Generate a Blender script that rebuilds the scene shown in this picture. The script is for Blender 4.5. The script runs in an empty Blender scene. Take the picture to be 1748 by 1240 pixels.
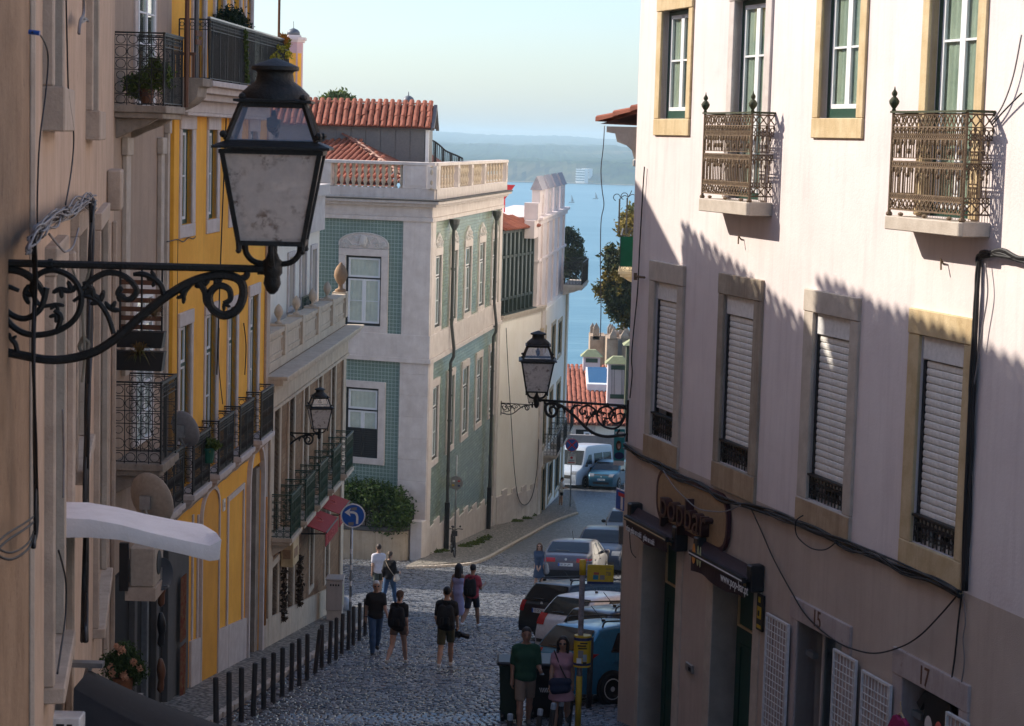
import bpy,bmesh,math,random
import numpy as np
from mathutils import Vector,Matrix
RND = random.Random(11)
SC = bpy.context.scene
COL = SC.collection
# ------------------------------------------------------------------ camera
K = 1.1                                   # metres per design unit
FOC,CX,CY,ROLL = 3500.0,874.0,620.0,0.027
PITCH = math.atan(382 / 3500)
FW = Vector((0,math.cos(PITCH),-math.sin(PITCH)))
_r0,_u0 = Vector((1,0,0)),Vector((0,math.sin(PITCH),math.cos(PITCH)))
RT = _r0 * math.cos(ROLL) + _u0 * math.sin(ROLL)
UP = _u0 * math.cos(ROLL) - _r0 * math.sin(ROLL)
cam = bpy.data.cameras.new('camera')
camo = bpy.data.objects.new('camera',cam)
COL.objects.link(camo)
camo.matrix_world = Matrix((RT,UP,-FW)).transposed().to_4x4()
cam.sensor_width = 36
cam.lens = 36 * FOC / 1748
cam.clip_start,cam.clip_end = 0.5,30000
cam.dof.use_dof = True
cam.dof.focus_distance = 48
cam.dof.aperture_fstop = 11
SC.camera = camo
# ------------------------------------------------------------------ light
SUNV = Vector((-0.381,0.156,0.29)).normalized()
wd = bpy.data.worlds.new('World')
SC.world = wd
wd.use_nodes = True
_nt = wd.node_tree
_bg = _nt.nodes['Background']
_sky = _nt.nodes.new('ShaderNodeTexSky')
_sky.sky_type = 'NISHITA'
_sky.sun_disc = False
_sky.sun_elevation = math.asin(SUNV.z)
_sky.sun_rotation = math.atan2(SUNV.x,SUNV.y)
_sky.altitude = 50
_sky.air_density = 1.0
_sky.dust_density = 1.2
_sky.ozone_density = 4.2
_nt.links.new(_sky.outputs[0],_bg.inputs[0])
_bg.inputs[1].default_value = 0.128
sun = bpy.data.lights.new('sun','SUN')
suno = bpy.data.objects.new('sun',sun)
COL.objects.link(suno)
sun.energy = 3.95
sun.angle = math.radians(0.53)
sun.color = (1,0.92,0.8)
suno.rotation_euler = SUNV.to_track_quat('Z','Y').to_euler()
SC.view_settings.view_transform = 'Standard'
SC.view_settings.look = 'None'
SC.view_settings.gamma = 1
SC.view_settings.exposure = 0.78
SC.view_settings.use_curve_mapping = False
SC.render.engine = 'CYCLES'
SC.cycles.use_denoising = True
SC.cycles.max_bounces = 8
SC.cycles.diffuse_bounces = 4
SC.cycles.volume_bounces = 1
SC.cycles.transparent_max_bounces = 12
SC.cycles.sample_clamp_indirect = 6
# ------------------------------------------------------------------ pixel <-> place
def ray(px,py): return FW + RT * ((px - CX) / FOC) + UP * ((CY - py) / FOC)
def at(px,py,Y): d = ray(px,py); return d * (Y * K / d.y)
_G = [(0,-4.3),(31,-9.05),(42,-10.75),(57,-13.05),(67,-14.45),(76,-15.55),(93,-17.5),(107,-18.8),(120,-19.8),(150,-21)]
_GX = [g[0] * K for g in _G]; _GZ = [g[1] * K for g in _G]
def gz(y): return float(np.interp(y,_GX,_GZ))
def ground(px,py):
 d = ray(px,py); a,b = 5.0,220.0
 for _ in range(50):
  m = (a + b) / 2
  if d.z * m / d.y > gz(m): a = m
  else: b = m
 p = d * (b / d.y); p.z = gz(b); return p
class Fac:
 """vertical wall plane: u runs p0 -> p1, n is the outward normal (left of u)"""
 def __init__(s,p0,p1,scale=K):
  s.p = Vector((p0[0],p0[1],0)) * scale; q = Vector((p1[0],p1[1],0)) * scale
  s.L = (q - s.p).length; s.u = (q - s.p).normalized(); s.n = Vector((-s.u.y,s.u.x,0))
  s.M = Matrix(((s.u.x,s.n.x,0,s.p.x),(s.u.y,s.n.y,0,s.p.y),(0,0,1,0),(0,0,0,1)))
  s.ang = math.atan2(s.u.y,s.u.x)
 def uz(s,px,py,n=0.0):
  d = ray(px,py); o = s.p + s.n * n; t = o.dot(s.n) / d.dot(s.n); q = d * t
  return (q - s.p).dot(s.u),q.z
 def P(s,u,n,z): return s.M @ Vector((u,n,z))
# ------------------------------------------------------------------ objects
def tag(o,label=None,cat=None,group=None,kind=None):
 if label: o['label'] = label
 if cat: o['category'] = cat
 if group: o['group'] = group
 if kind: o['kind'] = kind
 return o
def empty(name,loc,label=None,cat=None,group=None):
 o = bpy.data.objects.new(name,None); COL.objects.link(o); o.location = loc; o.empty_display_size = .2
 o['_w'] = list(loc); return tag(o,label,cat,group)
def wloc(o): return Vector(o['_w']) if o is not None and '_w' in o else Vector((0,0,0))
class MB:
 def __init__(s,M=None): s.v = []; s.f = []; s.mi = []; s.M = M; s.cur = 0
 def add(s,vs,fs):
  b = len(s.v)
  s.v += [(s.M @ Vector(v)) if s.M is not None else Vector(v) for v in vs]
  s.f += [tuple(b + i for i in f) for f in fs]; s.mi += [s.cur] * len(fs); return s
 def box(s,x0,x1,y0,y1,z0,z1):
  if x0 > x1: x0,x1 = x1,x0
  if y0 > y1: y0,y1 = y1,y0
  if z0 > z1: z0,z1 = z1,z0
  return s.add([(x0,y0,z0),(x1,y0,z0),(x1,y1,z0),(x0,y1,z0),(x0,y0,z1),(x1,y0,z1),(x1,y1,z1),(x0,y1,z1)],
      [(0,3,2,1),(4,5,6,7),(0,1,5,4),(1,2,6,5),(2,3,7,6),(3,0,4,7)])
 def quad(s,a,b,c,d): return s.add([a,b,c,d],[(0,1,2,3)])
 def tube(s,pts,r,n=6,closed=False,cap=True,flat=1.0):
  pts = [Vector(p) for p in pts]; m = len(pts)
  rs = r if isinstance(r,(list,tuple)) else [r] * m
  vs = []; prev = None
  for i,p in enumerate(pts):
   a = pts[(i - 1) % m] if (i or closed) else pts[0]; b = pts[(i + 1) % m] if (i < m - 1 or closed) else pts[-1]
   t = (b - a); t = t.normalized() if t.length > 1e-9 else Vector((0,0,1))
   if prev is None:
    h = Vector((0,0,1)) if abs(t.z) < .9 else Vector((0,1,0)); x = t.cross(h).normalized()
   else:
    x = (prev - t * prev.dot(t)); x = x.normalized() if x.length > 1e-6 else t.orthogonal().normalized()
   prev = x; y = t.cross(x)
   for k in range(n):
    q = 2 * math.pi * k / n + math.pi / n
    vs.append(p + (x * math.cos(q) + y * math.sin(q) * flat) * rs[i])
  fs = []
  for i in range(m if closed else m - 1):
   j = (i + 1) % m
   for k in range(n):
    l = (k + 1) % n; fs.append((i * n + k,i * n + l,j * n + l,j * n + k))
  if cap and not closed: fs += [tuple(range(n - 1,-1,-1)),tuple((m - 1) * n + k for k in range(n))]
  return s.add(vs,fs)
 def lathe(s,prof,c,n=12,ax=(0,0,1),cap=True,a0=0.0,sq=None):
  c = Vector(c); ax = Vector(ax).normalized(); x = ax.orthogonal().normalized() if abs(ax.z) < .99 else Vector((1,0,0)); y = ax.cross(x)
  vs = []
  for r,z in prof:
   for k in range(n):
    q = 2 * math.pi * k / n + a0; vs.append(c + ax * z + (x * math.cos(q) + y * math.sin(q)) * r)
  fs = []
  for i in range(len(prof) - 1):
   for k in range(n):
    l = (k + 1) % n; fs.append((i * n + k,i * n + l,(i + 1) * n + l,(i + 1) * n + k))
  if cap: fs += [tuple(range(n - 1,-1,-1)),tuple((len(prof) - 1) * n + k for k in range(n))]
  return s.add(vs,fs)
 def prism(s,poly,a,b,plane='xz'):
  """poly extruded from a to b along the missing axis"""
  f = {'xz': lambda p,w: (p[0],w,p[1]),'xy': lambda p,w: (p[0],p[1],w),'yz': lambda p,w: (w,p[0],p[1])}[plane]
  n = len(poly)
  return s.add([f(p,a) for p in poly] + [f(p,b) for p in poly],
      [tuple(range(n - 1,-1,-1)),tuple(range(n,2 * n))] + [(i,(i + 1) % n,n + (i + 1) % n,n + i) for i in range(n)])
 def ell(s,c,r,n=10,m=7,R=None):
  c = Vector(c); vs = []; fs = []
  for i in range(m + 1):
   t = math.pi * i / m
   for k in range(n):
    q = 2 * math.pi * k / n; v = Vector((r[0] * math.sin(t) * math.cos(q),r[1] * math.sin(t) * math.sin(q),r[2] * math.cos(t)))
    vs.append(c + (R @ v if R else v))
  for i in range(m):
   for k in range(n):
    l = (k + 1) % n; fs.append((i * n + k,(i + 1) * n + k,(i + 1) * n + l,i * n + l))
  return s.add(vs,fs)
 def build(s,name,mat,parent=None,smooth=False,bevel=0,off=None,fix=True):
  if not s.v: return None
  base = Vector(off) if off is not None else wloc(parent)
  me = bpy.data.meshes.new(name)
  me.from_pydata([tuple(v - base) for v in s.v],[],s.f)
  for m in (mat if isinstance(mat,(list,tuple)) else [mat]): me.materials.append(m)
  if len(me.materials) > 1: me.polygons.foreach_set('material_index',s.mi)
  if fix or bevel:
   bm = bmesh.new(); bm.from_mesh(me)
   if bevel:
    bmesh.ops.remove_doubles(bm,verts=bm.verts,dist=1e-5)
    bmesh.ops.bevel(bm,geom=[e for e in bm.edges if len(e.link_faces) == 2 and e.calc_face_angle(0) > .5],offset=bevel,segments=1,affect='EDGES',clamp_overlap=True)
   bmesh.ops.recalc_face_normals(bm,faces=bm.faces); bm.to_mesh(me); bm.free()
  if smooth: me.polygons.foreach_set('use_smooth',[True] * len(me.polygons))
  o = bpy.data.objects.new(name,me); COL.objects.link(o)
  if parent is not None: o.parent = parent
  else: o.location = base if off is not None else (0,0,0)
  o['_w'] = list(base) if (parent is not None or off is not None) else [0,0,0]
  return o
def inst(name,me,parent,loc,rot=None,sc=None):
 o = bpy.data.objects.new(name,me); COL.objects.link(o)
 M = Matrix.Translation(Vector(loc) - wloc(parent))
 if rot is not None: M = M @ rot.to_4x4()
 if sc is not None: M = M @ Matrix.Diagonal((*sc,1)) if hasattr(sc,'__len__') else M @ Matrix.Scale(sc,4)
 o.matrix_local = M
 if parent is not None: o.parent = parent
 return o
def smooth_by_angle(o,a=40):
 try: o.data.set_sharp_from_angle(angle=math.radians(a))
 except Exception: pass
 o.data.polygons.foreach_set('use_smooth',[True] * len(o.data.polygons)); return o
def crv(pts,n=6,closed=False):
 """Catmull-Rom through pts"""
 P = [Vector(p) for p in pts]; out = []; m = len(P)
 for i in range(m if closed else m - 1):
  if closed: a,b,c,d = P[i - 1],P[i],P[(i + 1) % m],P[(i + 2) % m]
  else: a,b,c,d = P[max(i - 1,0)],P[i],P[i + 1],P[min(i + 2,m - 1)]
  for k in range(n):
   t = k / n
   out.append(.5 * ((2 * b) + (c - a) * t + (2 * a - 5 * b + 4 * c - d) * t * t + (3 * b - a - 3 * c + d) * t ** 3))
 if not closed: out.append(P[-1])
 return out
def text(name,s,size,M,mat,parent,ext=.004,align='LEFT',w=1.0):
 cu = bpy.data.curves.new(name,'FONT'); cu.body = s; cu.size = size; cu.extrude = ext; cu.align_x = align; cu.align_y = 'CENTER'; cu.resolution_u = 3
 t = bpy.data.objects.new(name,cu); COL.objects.link(t)
 me = bpy.data.meshes.new_from_object(t); bpy.data.objects.remove(t)
 me.transform(Matrix.Diagonal((w,1,1,1)))
 me.transform(Matrix.Translation(-wloc(parent)) @ M); me.name = name
 me.materials.clear(); me.materials.append(mat)
 o = bpy.data.objects.new(name,me); COL.objects.link(o)
 if parent is not None: o.parent = parent
 return o
# ------------------------------------------------------------------ materials
def _new(name):
 m = bpy.data.materials.new(name); m.use_nodes = True; nt = m.node_tree
 return m,nt,nt.nodes['Principled BSDF']
def _mix(nt,f,a,b,mode='MIX'):
 n = nt.nodes.new('ShaderNodeMix'); n.data_type = 'RGBA'; n.blend_type = mode
 for sock,v in ((n.inputs[0],f),(n.inputs[6],a),(n.inputs[7],b)):
  if isinstance(v,(int,float)): sock.default_value = v
  elif isinstance(v,(tuple,list)): sock.default_value = (*v[:3],1)
  else: nt.links.new(v,sock)
 return n.outputs[2]
def _noise(nt,vec,sc,det=5,rough=.6):
 n = nt.nodes.new('ShaderNodeTexNoise'); n.inputs['Scale'].default_value = sc; n.inputs['Detail'].default_value = det; n.inputs['Roughness'].default_value = rough
 nt.links.new(vec,n.inputs['Vector']); return n.outputs[0]
def _ramp(nt,v,a,b,c=0.0,d=1.0):
 n = nt.nodes.new('ShaderNodeMapRange'); n.inputs[1].default_value = a; n.inputs[2].default_value = b; n.inputs[3].default_value = c; n.inputs[4].default_value = d
 nt.links.new(v,n.inputs[0]); return n.outputs[0]
def _map(nt,vec,sc=(1,1,1),rz=0.0):
 n = nt.nodes.new('ShaderNodeMapping'); n.inputs['Scale'].default_value = sc; n.inputs['Rotation'].default_value = (0,0,rz); nt.links.new(vec,n.inputs[0]); return n.outputs[0]
def _math(nt,op,a,b=0.0,c=0.0):
 n = nt.nodes.new('ShaderNodeMath'); n.operation = op
 for i,v in enumerate((a,b,c)):
  if isinstance(v,(int,float)): n.inputs[i].default_value = v
  else: nt.links.new(v,n.inputs[i])
 return n.outputs[0]
def _bump(nt,h,st,dist=.02):
 n = nt.nodes.new('ShaderNodeBump'); n.inputs['Strength'].default_value = st; n.inputs['Distance'].default_value = dist; nt.links.new(h,n.inputs['Height']); return n.outputs[0]
def pmat(name,col,rough=.85,var=.12,sc=2.5,col2=None,bump=.2,bsc=45,streak=0,scol=(.12,.09,.07),spots=0,spcol=(.08,.06,.05),spsc=9,metal=0,rnd=0,coat=0,spec=.4):
 m,nt,p = _new(name); tc = nt.nodes.new('ShaderNodeTexCoord').outputs['Object']
 c1 = tuple(x * (1 - var) for x in col); c2 = col2 or tuple(min(1,x * (1 + var)) for x in col)
 n1 = _noise(nt,tc,sc); c = _mix(nt,_ramp(nt,n1,.3,.7),c1,c2)
 n3 = _noise(nt,tc,sc * 9,3); c = _mix(nt,_ramp(nt,n3,.35,.75,0,var * 1.6),c,tuple(x * .6 for x in col))
 if streak:
  n2 = _noise(nt,_map(nt,tc,(4,4,.3)),1.6,6,.65); c = _mix(nt,_ramp(nt,n2,.48,.78,0,streak),c,scol)
 if spots:
  n4 = _noise(nt,tc,spsc,6,.7); c = _mix(nt,_ramp(nt,n4,.6,.72,0,spots),c,spcol)
 if rnd:
  oi = nt.nodes.new('ShaderNodeObjectInfo').outputs['Random']; c = _mix(nt,_ramp(nt,oi,0,1,0,rnd),c,tuple(x * .35 for x in col))
 nt.links.new(c,p.inputs['Base Color'])
 p.inputs['Roughness'].default_value = rough; p.inputs['Metallic'].default_value = metal; p.inputs['Specular IOR Level'].default_value = spec
 if coat: p.inputs['Coat Weight'].default_value = coat; p.inputs['Coat Roughness'].default_value = .05
 if bump: nt.links.new(_bump(nt,_noise(nt,tc,bsc,4),bump),p.inputs['Normal'])
 return m
def smat(name,col,rough=.5,metal=0,coat=0,em=0,spec=.5):
 """small plain things: flat paint with a breath of grain"""
 m,nt,p = _new(name); tc = nt.nodes.new('ShaderNodeTexCoord').outputs['Object']
 n = _noise(nt,tc,14,4); nt.links.new(_mix(nt,_ramp(nt,n,.3,.75),tuple(x * .85 for x in col),tuple(min(1,x * 1.12) for x in col)),p.inputs['Base Color'])
 p.inputs['Roughness'].default_value = rough; p.inputs['Metallic'].default_value = metal; p.inputs['Specular IOR Level'].default_value = spec
 if coat: p.inputs['Coat Weight'].default_value = coat; p.inputs['Coat Roughness'].default_value = .04
 return m
def glassmat(name,tint=(.7,.8,.8),dirt=0.0,refl=.12,dcol=(.4,.38,.36),stain=0.0,stcol=(.12,.06,.03),ssc=7):
 m,nt,p = _new(name); nt.nodes.remove(p); N = nt.nodes.new; out = nt.nodes['Material Output']
 tr = N('ShaderNodeBsdfTransparent'); tr.inputs[0].default_value = (*tint,1)
 gl = N('ShaderNodeBsdfGlossy'); gl.inputs['Roughness'].default_value = .04; gl.inputs[0].default_value = (.9,.95,1,1)
 lw = N('ShaderNodeLayerWeight'); lw.inputs[0].default_value = .5
 mx = N('ShaderNodeMixShader'); nt.links.new(_ramp(nt,_math(nt,'POWER',lw.outputs['Facing'],4),0,1,refl,.9),mx.inputs[0]); nt.links.new(tr.outputs[0],mx.inputs[1]); nt.links.new(gl.outputs[0],mx.inputs[2])
 res = mx.outputs[0]
 if dirt or stain:
  tc = N('ShaderNodeTexCoord').outputs['Object']
  df = N('ShaderNodeBsdfDiffuse'); tl = N('ShaderNodeBsdfTranslucent'); ms = N('ShaderNodeMixShader'); ms.inputs[0].default_value = .5
  n1 = _noise(nt,tc,ssc,8,.7); n2 = _noise(nt,tc,ssc * .35,2)
  st = _math(nt,'MULTIPLY',_ramp(nt,n1,.47,.58),_ramp(nt,n2,.46,.62))
  c = _mix(nt,_math(nt,'MULTIPLY',st,stain),dcol,stcol)
  nt.links.new(c,df.inputs[0]); nt.links.new(c,tl.inputs[0]); nt.links.new(df.outputs[0],ms.inputs[1]); nt.links.new(tl.outputs[0],ms.inputs[2])
  m2 = N('ShaderNodeMixShader'); n3 = _noise(nt,tc,ssc * 1.5,5)
  nt.links.new(_ramp(nt,n3,.2,.8,max(0,dirt - .12),min(1,dirt + .12)),m2.inputs[0]); nt.links.new(res,m2.inputs[1]); nt.links.new(ms.outputs[0],m2.inputs[2]); res = m2.outputs[0]
 nt.links.new(res,out.inputs[0]); return m
def tilemat(name,rz,size,base,dark,light,rough=.25,style='rosette'):
 """glazed wall tiles; u,z grid"""
 m,nt,p = _new(name); tc = nt.nodes.new('ShaderNodeTexCoord').outputs['Object']; v = _map(nt,tc,(1,1,1),-rz)
 sx = nt.nodes.new('ShaderNodeSeparateXYZ'); nt.links.new(v,sx.inputs[0]); w,h = size
 gu,gv = _math(nt,'DIVIDE',sx.outputs[0],w),_math(nt,'DIVIDE',sx.outputs[2],h)
 if style == 'brick':
  row = _math(nt,'FLOOR',gv); gu = _math(nt,'ADD',gu,_math(nt,'MULTIPLY',_math(nt,'MODULO',row,2),.5))
 fu,fv = _math(nt,'FRACT',gu),_math(nt,'FRACT',gv)
 du,dv = _math(nt,'ABSOLUTE',_math(nt,'SUBTRACT',fu,.5)),_math(nt,'ABSOLUTE',_math(nt,'SUBTRACT',fv,.5))
 edge = _ramp(nt,_math(nt,'MAXIMUM',du,dv),.42,.49)
 cell = nt.nodes.new('ShaderNodeCombineXYZ'); nt.links.new(_math(nt,'FLOOR',gu),cell.inputs[0]); nt.links.new(_math(nt,'FLOOR',gv),cell.inputs[1])
 wn = nt.nodes.new('ShaderNodeTexWhiteNoise'); nt.links.new(cell.outputs[0],wn.inputs[0])
 big = _noise(nt,tc,.9,4)
 if style == 'rosette':
  r = _math(nt,'SQRT',_math(nt,'ADD',_math(nt,'MULTIPLY',du,du),_math(nt,'MULTIPLY',dv,dv)))
  c = _mix(nt,_ramp(nt,r,.2,.36),dark,base); c = _mix(nt,_ramp(nt,r,.14,.06),c,light); c = _mix(nt,edge,c,light)
 else:
  c = _mix(nt,_ramp(nt,wn.outputs[0],0,1,0,.6),base,dark); c = _mix(nt,_ramp(nt,wn.outputs[0],.86,.94,0,.6),c,light)
  c = _mix(nt,edge,c,tuple(x * .55 for x in base))
 c = _mix(nt,_ramp(nt,big,.4,.75,0,.35),c,tuple(x * .55 for x in base)); nt.links.new(c,p.inputs['Base Color'])
 p.inputs['Roughness'].default_value = rough; p.inputs['Specular IOR Level'].default_value = .15 if rough > .5 else .45
 hgt = _math(nt,'ADD',_math(nt,'SUBTRACT',1,edge),_math(nt,'MULTIPLY',wn.outputs[0],.6))
 nt.links.new(_bump(nt,hgt,.35,.01),p.inputs['Normal']); return m
def leafmat(name,c1,c2,c3=None):
 m,nt,p = _new(name); g = nt.nodes.new('ShaderNodeNewGeometry'); tc = nt.nodes.new('ShaderNodeTexCoord').outputs['Object']
 c = _mix(nt,g.outputs['Random Per Island'],c1,c2)
 if c3: c = _mix(nt,_ramp(nt,_noise(nt,tc,.9,3),.5,.62),c,c3)
 nt.links.new(c,p.inputs['Base Color']); p.inputs['Roughness'].default_value = .75
 try:
  p.inputs['Subsurface Weight'].default_value = 0
 except Exception: pass
 tl = nt.nodes.new('ShaderNodeBsdfTranslucent'); nt.links.new(c,tl.inputs[0]); ms = nt.nodes.new('ShaderNodeMixShader'); ms.inputs[0].default_value = .3
 nt.links.new(p.outputs[0],ms.inputs[1]); nt.links.new(tl.outputs[0],ms.inputs[2]); nt.links.new(ms.outputs[0],nt.nodes['Material Output'].inputs[0]); return m
M_ = {}
M_['pink'] = pmat('pink plaster',(.74,.64,.62),.9,.05,.7,(.8,.71,.68),.18,26,streak=.4,scol=(.5,.41,.4),spots=.35,spcol=(.6,.5,.48),spsc=1.1)
M_['cream'] = pmat('cream plaster',(.5,.4,.335),.9,.06,.9,(.57,.47,.395),.25,60,streak=.4,scol=(.34,.25,.2),spots=.35,spcol=(.42,.34,.28),spsc=1.4)
M_['beige'] = pmat('beige plaster',(.53,.37,.265),.9,.08,1.2,(.64,.47,.345),.3,50,streak=.45,scol=(.26,.17,.11),spots=.35,spsc=5)
M_['beige2'] = pmat('grey beige plaster',(.42,.32,.25),.9,.1,.9,(.46,.34,.25),.3,40,streak=.4,scol=(.18,.13,.1))
M_['brownstone'] = pmat('speckled stone',(.28,.17,.095),.9,.12,2,(.4,.26,.16),.5,24,streak=.12,scol=(.12,.07,.045),spots=.8,spcol=(.07,.04,.025),spsc=10)
M_['yellow'] = pmat('ochre plaster',(.9,.42,.04),.85,.08,1.1,(.98,.5,.06),.2,30,streak=.25,scol=(.5,.25,.05))
M_['stone'] = pmat('limestone trim',(.5,.42,.34),.8,.1,4,(.6,.52,.44),.25,50,spots=.3,spcol=(.25,.18,.12))
M_['stonew'] = pmat('pale stone trim',(.58,.5,.46),.8,.08,4,(.66,.59,.55),.2,50,streak=.25,scol=(.25,.18,.13),spots=.2,spcol=(.28,.22,.18))
M_['ochrestone'] = pmat('ochre stone surround',(.58,.42,.22),.85,.1,3,(.68,.53,.32),.3,40,streak=.4,scol=(.24,.13,.05),spots=.3,spcol=(.2,.12,.06))
M_['dirtystone'] = pmat('weathered grey stone',(.3,.25,.2),.9,.15,3,(.42,.35,.28),.4,30,streak=.5,scol=(.08,.06,.05),spots=.5,spcol=(.07,.05,.04))
M_['rosystone'] = pmat('rosy limestone',(.64,.55,.5),.75,.08,2.2,(.74,.66,.61),.15,40,streak=.2,scol=(.35,.24,.18),spots=.12,spcol=(.3,.22,.17))
M_['white'] = pmat('white paint',(.78,.78,.78),.5,.04,3,None,.08,40)
M_['whitewall'] = pmat('cream white wall',(.8,.72,.6),.85,.05,.6,(.86,.79,.69),.15,40,streak=.25,scol=(.5,.4,.3))
M_['towerwhite'] = pmat('pinkish white render',(.7,.6,.58),.85,.05,1,(.78,.68,.66),.15,40,streak=.2,scol=(.4,.3,.28))
M_['green'] = smat('green joinery paint',(.012,.055,.035),.45)
M_['greenrail'] = smat('green railing paint',(.012,.05,.03),.5)
M_['black'] = pmat('black iron',(.012,.012,.012),.5,.3,12,(.025,.022,.02),.3,70,spec=.5)
M_['iron'] = pmat('old lamp iron',(.015,.014,.012),.55,.3,10,(.03,.026,.022),.4,60,spots=.35,spcol=(.1,.035,.02),spsc=16)
M_['rustiron'] = pmat('rust brown cast iron',(.16,.1,.06),.8,.25,14,(.25,.17,.1),.5,60,spots=.4,spcol=(.04,.05,.03),spsc=20)
M_['mossiron'] = smat('mossy iron',(.05,.055,.025),.8)
M_['slat'] = smat('shutter slat plastic',(.74,.71,.66),.55)
M_['shutbox'] = smat('shutter box white',(.72,.7,.68),.5)
M_['dark'] = smat('dark interior',(.012,.012,.012),.9)
M_['curtain'] = pmat('curtain cloth',(.74,.73,.64),.9,.1,3,None,.3,25)
M_['glass'] = glassmat('window glass',(.96,.98,.97),refl=.05)
M_['glassd'] = glassmat('dark window glass',(.62,.72,.68),refl=.13)
M_['lampglass'] = glassmat('dusty lamp glass',(.75,.72,.7),dirt=.8,refl=.1,dcol=(.84,.77,.71),stain=.8,ssc=22)
M_['lampglass2'] = glassmat('clear lamp glass',(.85,.82,.8),dirt=.2,refl=.12,dcol=(.5,.45,.42),stain=.6,ssc=12)
M_['tile'] = pmat('clay roof tile',(.36,.095,.05),.8,.2,3,(.46,.145,.08),.3,40,rnd=.45,spots=.3,spcol=(.12,.06,.05),spsc=5)
M_['tiledark'] = pmat('dark clay roof tile',(.26,.085,.06),.85,.25,2,(.38,.13,.085),.3,40,rnd=.5,spots=.4,spcol=(.08,.05,.05),spsc=4)
M_['grey'] = smat('grey metal cladding',(.13,.125,.13),.55)
M_['pipe'] = smat('drain pipe grey',(.06,.065,.06),.5)
M_['cable'] = smat('black cable',(.012,.011,.012),.6)
M_['cablegrey'] = smat('grey cable',(.22,.2,.2),.6)
M_['steel'] = smat('galvanised steel',(.35,.36,.37),.35,.7)
M_['red'] = smat('red cloth',(.36,.02,.025),.8)
M_['redtext'] = smat('pink print',(.6,.12,.1),.8)
M_['maroon'] = smat('dark plum awning cloth',(.035,.014,.018),.8)
M_['wht'] = smat('white print',(.75,.74,.72),.6)
M_['blueS'] = smat('sign blue',(.015,.1,.42),.4)
M_['redS'] = smat('sign red',(.55,.02,.025),.4)
M_['yellowS'] = smat('bus stop yellow',(.62,.4,.02),.5)
M_['navy'] = smat('navy print',(.02,.03,.12),.5)
M_['bark'] = pmat('bark',(.08,.055,.035),.9,.3,8)
M_['leaf'] = leafmat('leaf green',(.02,.045,.012),(.05,.09,.02),(.075,.1,.02))
M_['leafdark'] = leafmat('leaf dark green',(.01,.022,.013),(.035,.055,.022),(.05,.07,.02))
M_['leafgold'] = leafmat('leaf yellow green',(.14,.12,.015),(.28,.2,.03),(.06,.08,.02))
M_['leafhedge'] = leafmat('hedge leaf',(.02,.05,.01),(.06,.11,.02),(.09,.14,.03))
M_['dry'] = leafmat('dry leaf',(.2,.13,.06),(.3,.22,.12))
M_['flower'] = leafmat('flower',(.5,.24,.14),(.6,.35,.22))
M_['limestone'] = pmat('castle stone',(.36,.25,.17),.9,.15,1.5,(.5,.38,.27),.4,8,streak=.4,scol=(.14,.1,.07))
M_['curtaing'] = pmat('green tinted curtain',(.28,.36,.28),.9,.15,2,(.4,.46,.36),.3,20)
M_['dirtystone2'] = pmat('dark stained stone surround',(.34,.27,.2),.85,.15,2,(.46,.38,.29),.3,30,streak=.6,scol=(.1,.065,.04),spots=.5,spcol=(.08,.05,.035),spsc=5)
M_['rosystone2'] = pmat('rust stained lintel',(.46,.38,.36),.85,.1,3,(.55,.47,.44),.3,40,streak=.4,scol=(.22,.1,.07),spots=.6,spcol=(.2,.1,.07),spsc=6)
M_['rustpanel'] = pmat('rust streaked panel',(.5,.4,.37),.85,.1,2,(.58,.49,.46),.1,30,streak=.9,scol=(.2,.09,.07))
M_['beigestone'] = pmat('beige stone trim',(.46,.36,.28),.85,.1,4,(.56,.45,.36),.3,45,streak=.3,scol=(.2,.14,.1),spots=.35,spcol=(.16,.11,.08))
M_['creamstone'] = pmat('cream stone trim',(.56,.44,.32),.85,.1,3,(.64,.53,.4),.25,45,streak=.4,scol=(.2,.15,.11),spots=.25,spcol=(.16,.12,.09),spsc=5)
M_['ochredoor'] = pmat('ochre painted door',(.74,.33,.02),.7,.06,1.5,(.82,.38,.025),.1,40)
M_['greydark'] = pmat('dark grey stone',(.1,.095,.09),.85,.15,3)
M_['bagbrown'] = smat('brown leather',(.16,.06,.025),.5)
M_['paisley'] = pmat('patterned cloth',(.3,.04,.03),.9,.4,9,(.25,.18,.08),.1,20,spots=.9,spcol=(.05,.12,.12),spsc=12)
M_['black2'] = smat('black joinery',(.012,.014,.016),.45)
M_['carve'] = pmat('carved pale stone',(.6,.55,.5),.8,.12,6,(.7,.66,.62),.4,30,spots=.4,spcol=(.3,.25,.2))
M_['tilepale'] = pmat('pale ridge tile',(.56,.3,.2),.8,.15,4,(.64,.4,.3),.3,40,rnd=.2)  # ridge caps in a paler clay than the field tiles
M_['greydome'] = smat('lead grey',(.12,.13,.15),.5)
M_['turretpink'] = pmat('pink render',(.6,.4,.42),.85,.06,2)
M_['creamwall'] = pmat('ochre cream garden wall',(.48,.37,.26),.9,.1,1.2,(.58,.47,.34),.2,30,streak=.7,scol=(.22,.14,.08),spots=.2,spsc=4)
M_['consgreen'] = pmat('pale green boards',(.2,.26,.2),.7,.12,3)
M_['greydark2'] = smat('dark green grey paint',(.03,.045,.04),.5)
M_['skypane'] = smat('reflecting pane',(.3,.34,.36),.1)
M_['skyblue'] = smat('skylight glass',(.03,.1,.2),.05)
M_['ochrestone2'] = pmat('tan stone trim',(.5,.4,.27),.85,.1,3)
M_['merlongrey'] = pmat('lichen grey cap',(.4,.37,.4),.9,.15,4)
M_['chimwhite'] = pmat('white chimney render',(.62,.57,.57),.85,.06,2)
M_['lichen'] = pmat('lichen green cap',(.3,.31,.17),.9,.15,5)
M_['meshgreen'] = glassmat('green mesh cloth',(.25,.5,.38),dirt=.75,refl=.0,dcol=(.02,.14,.075))
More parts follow.
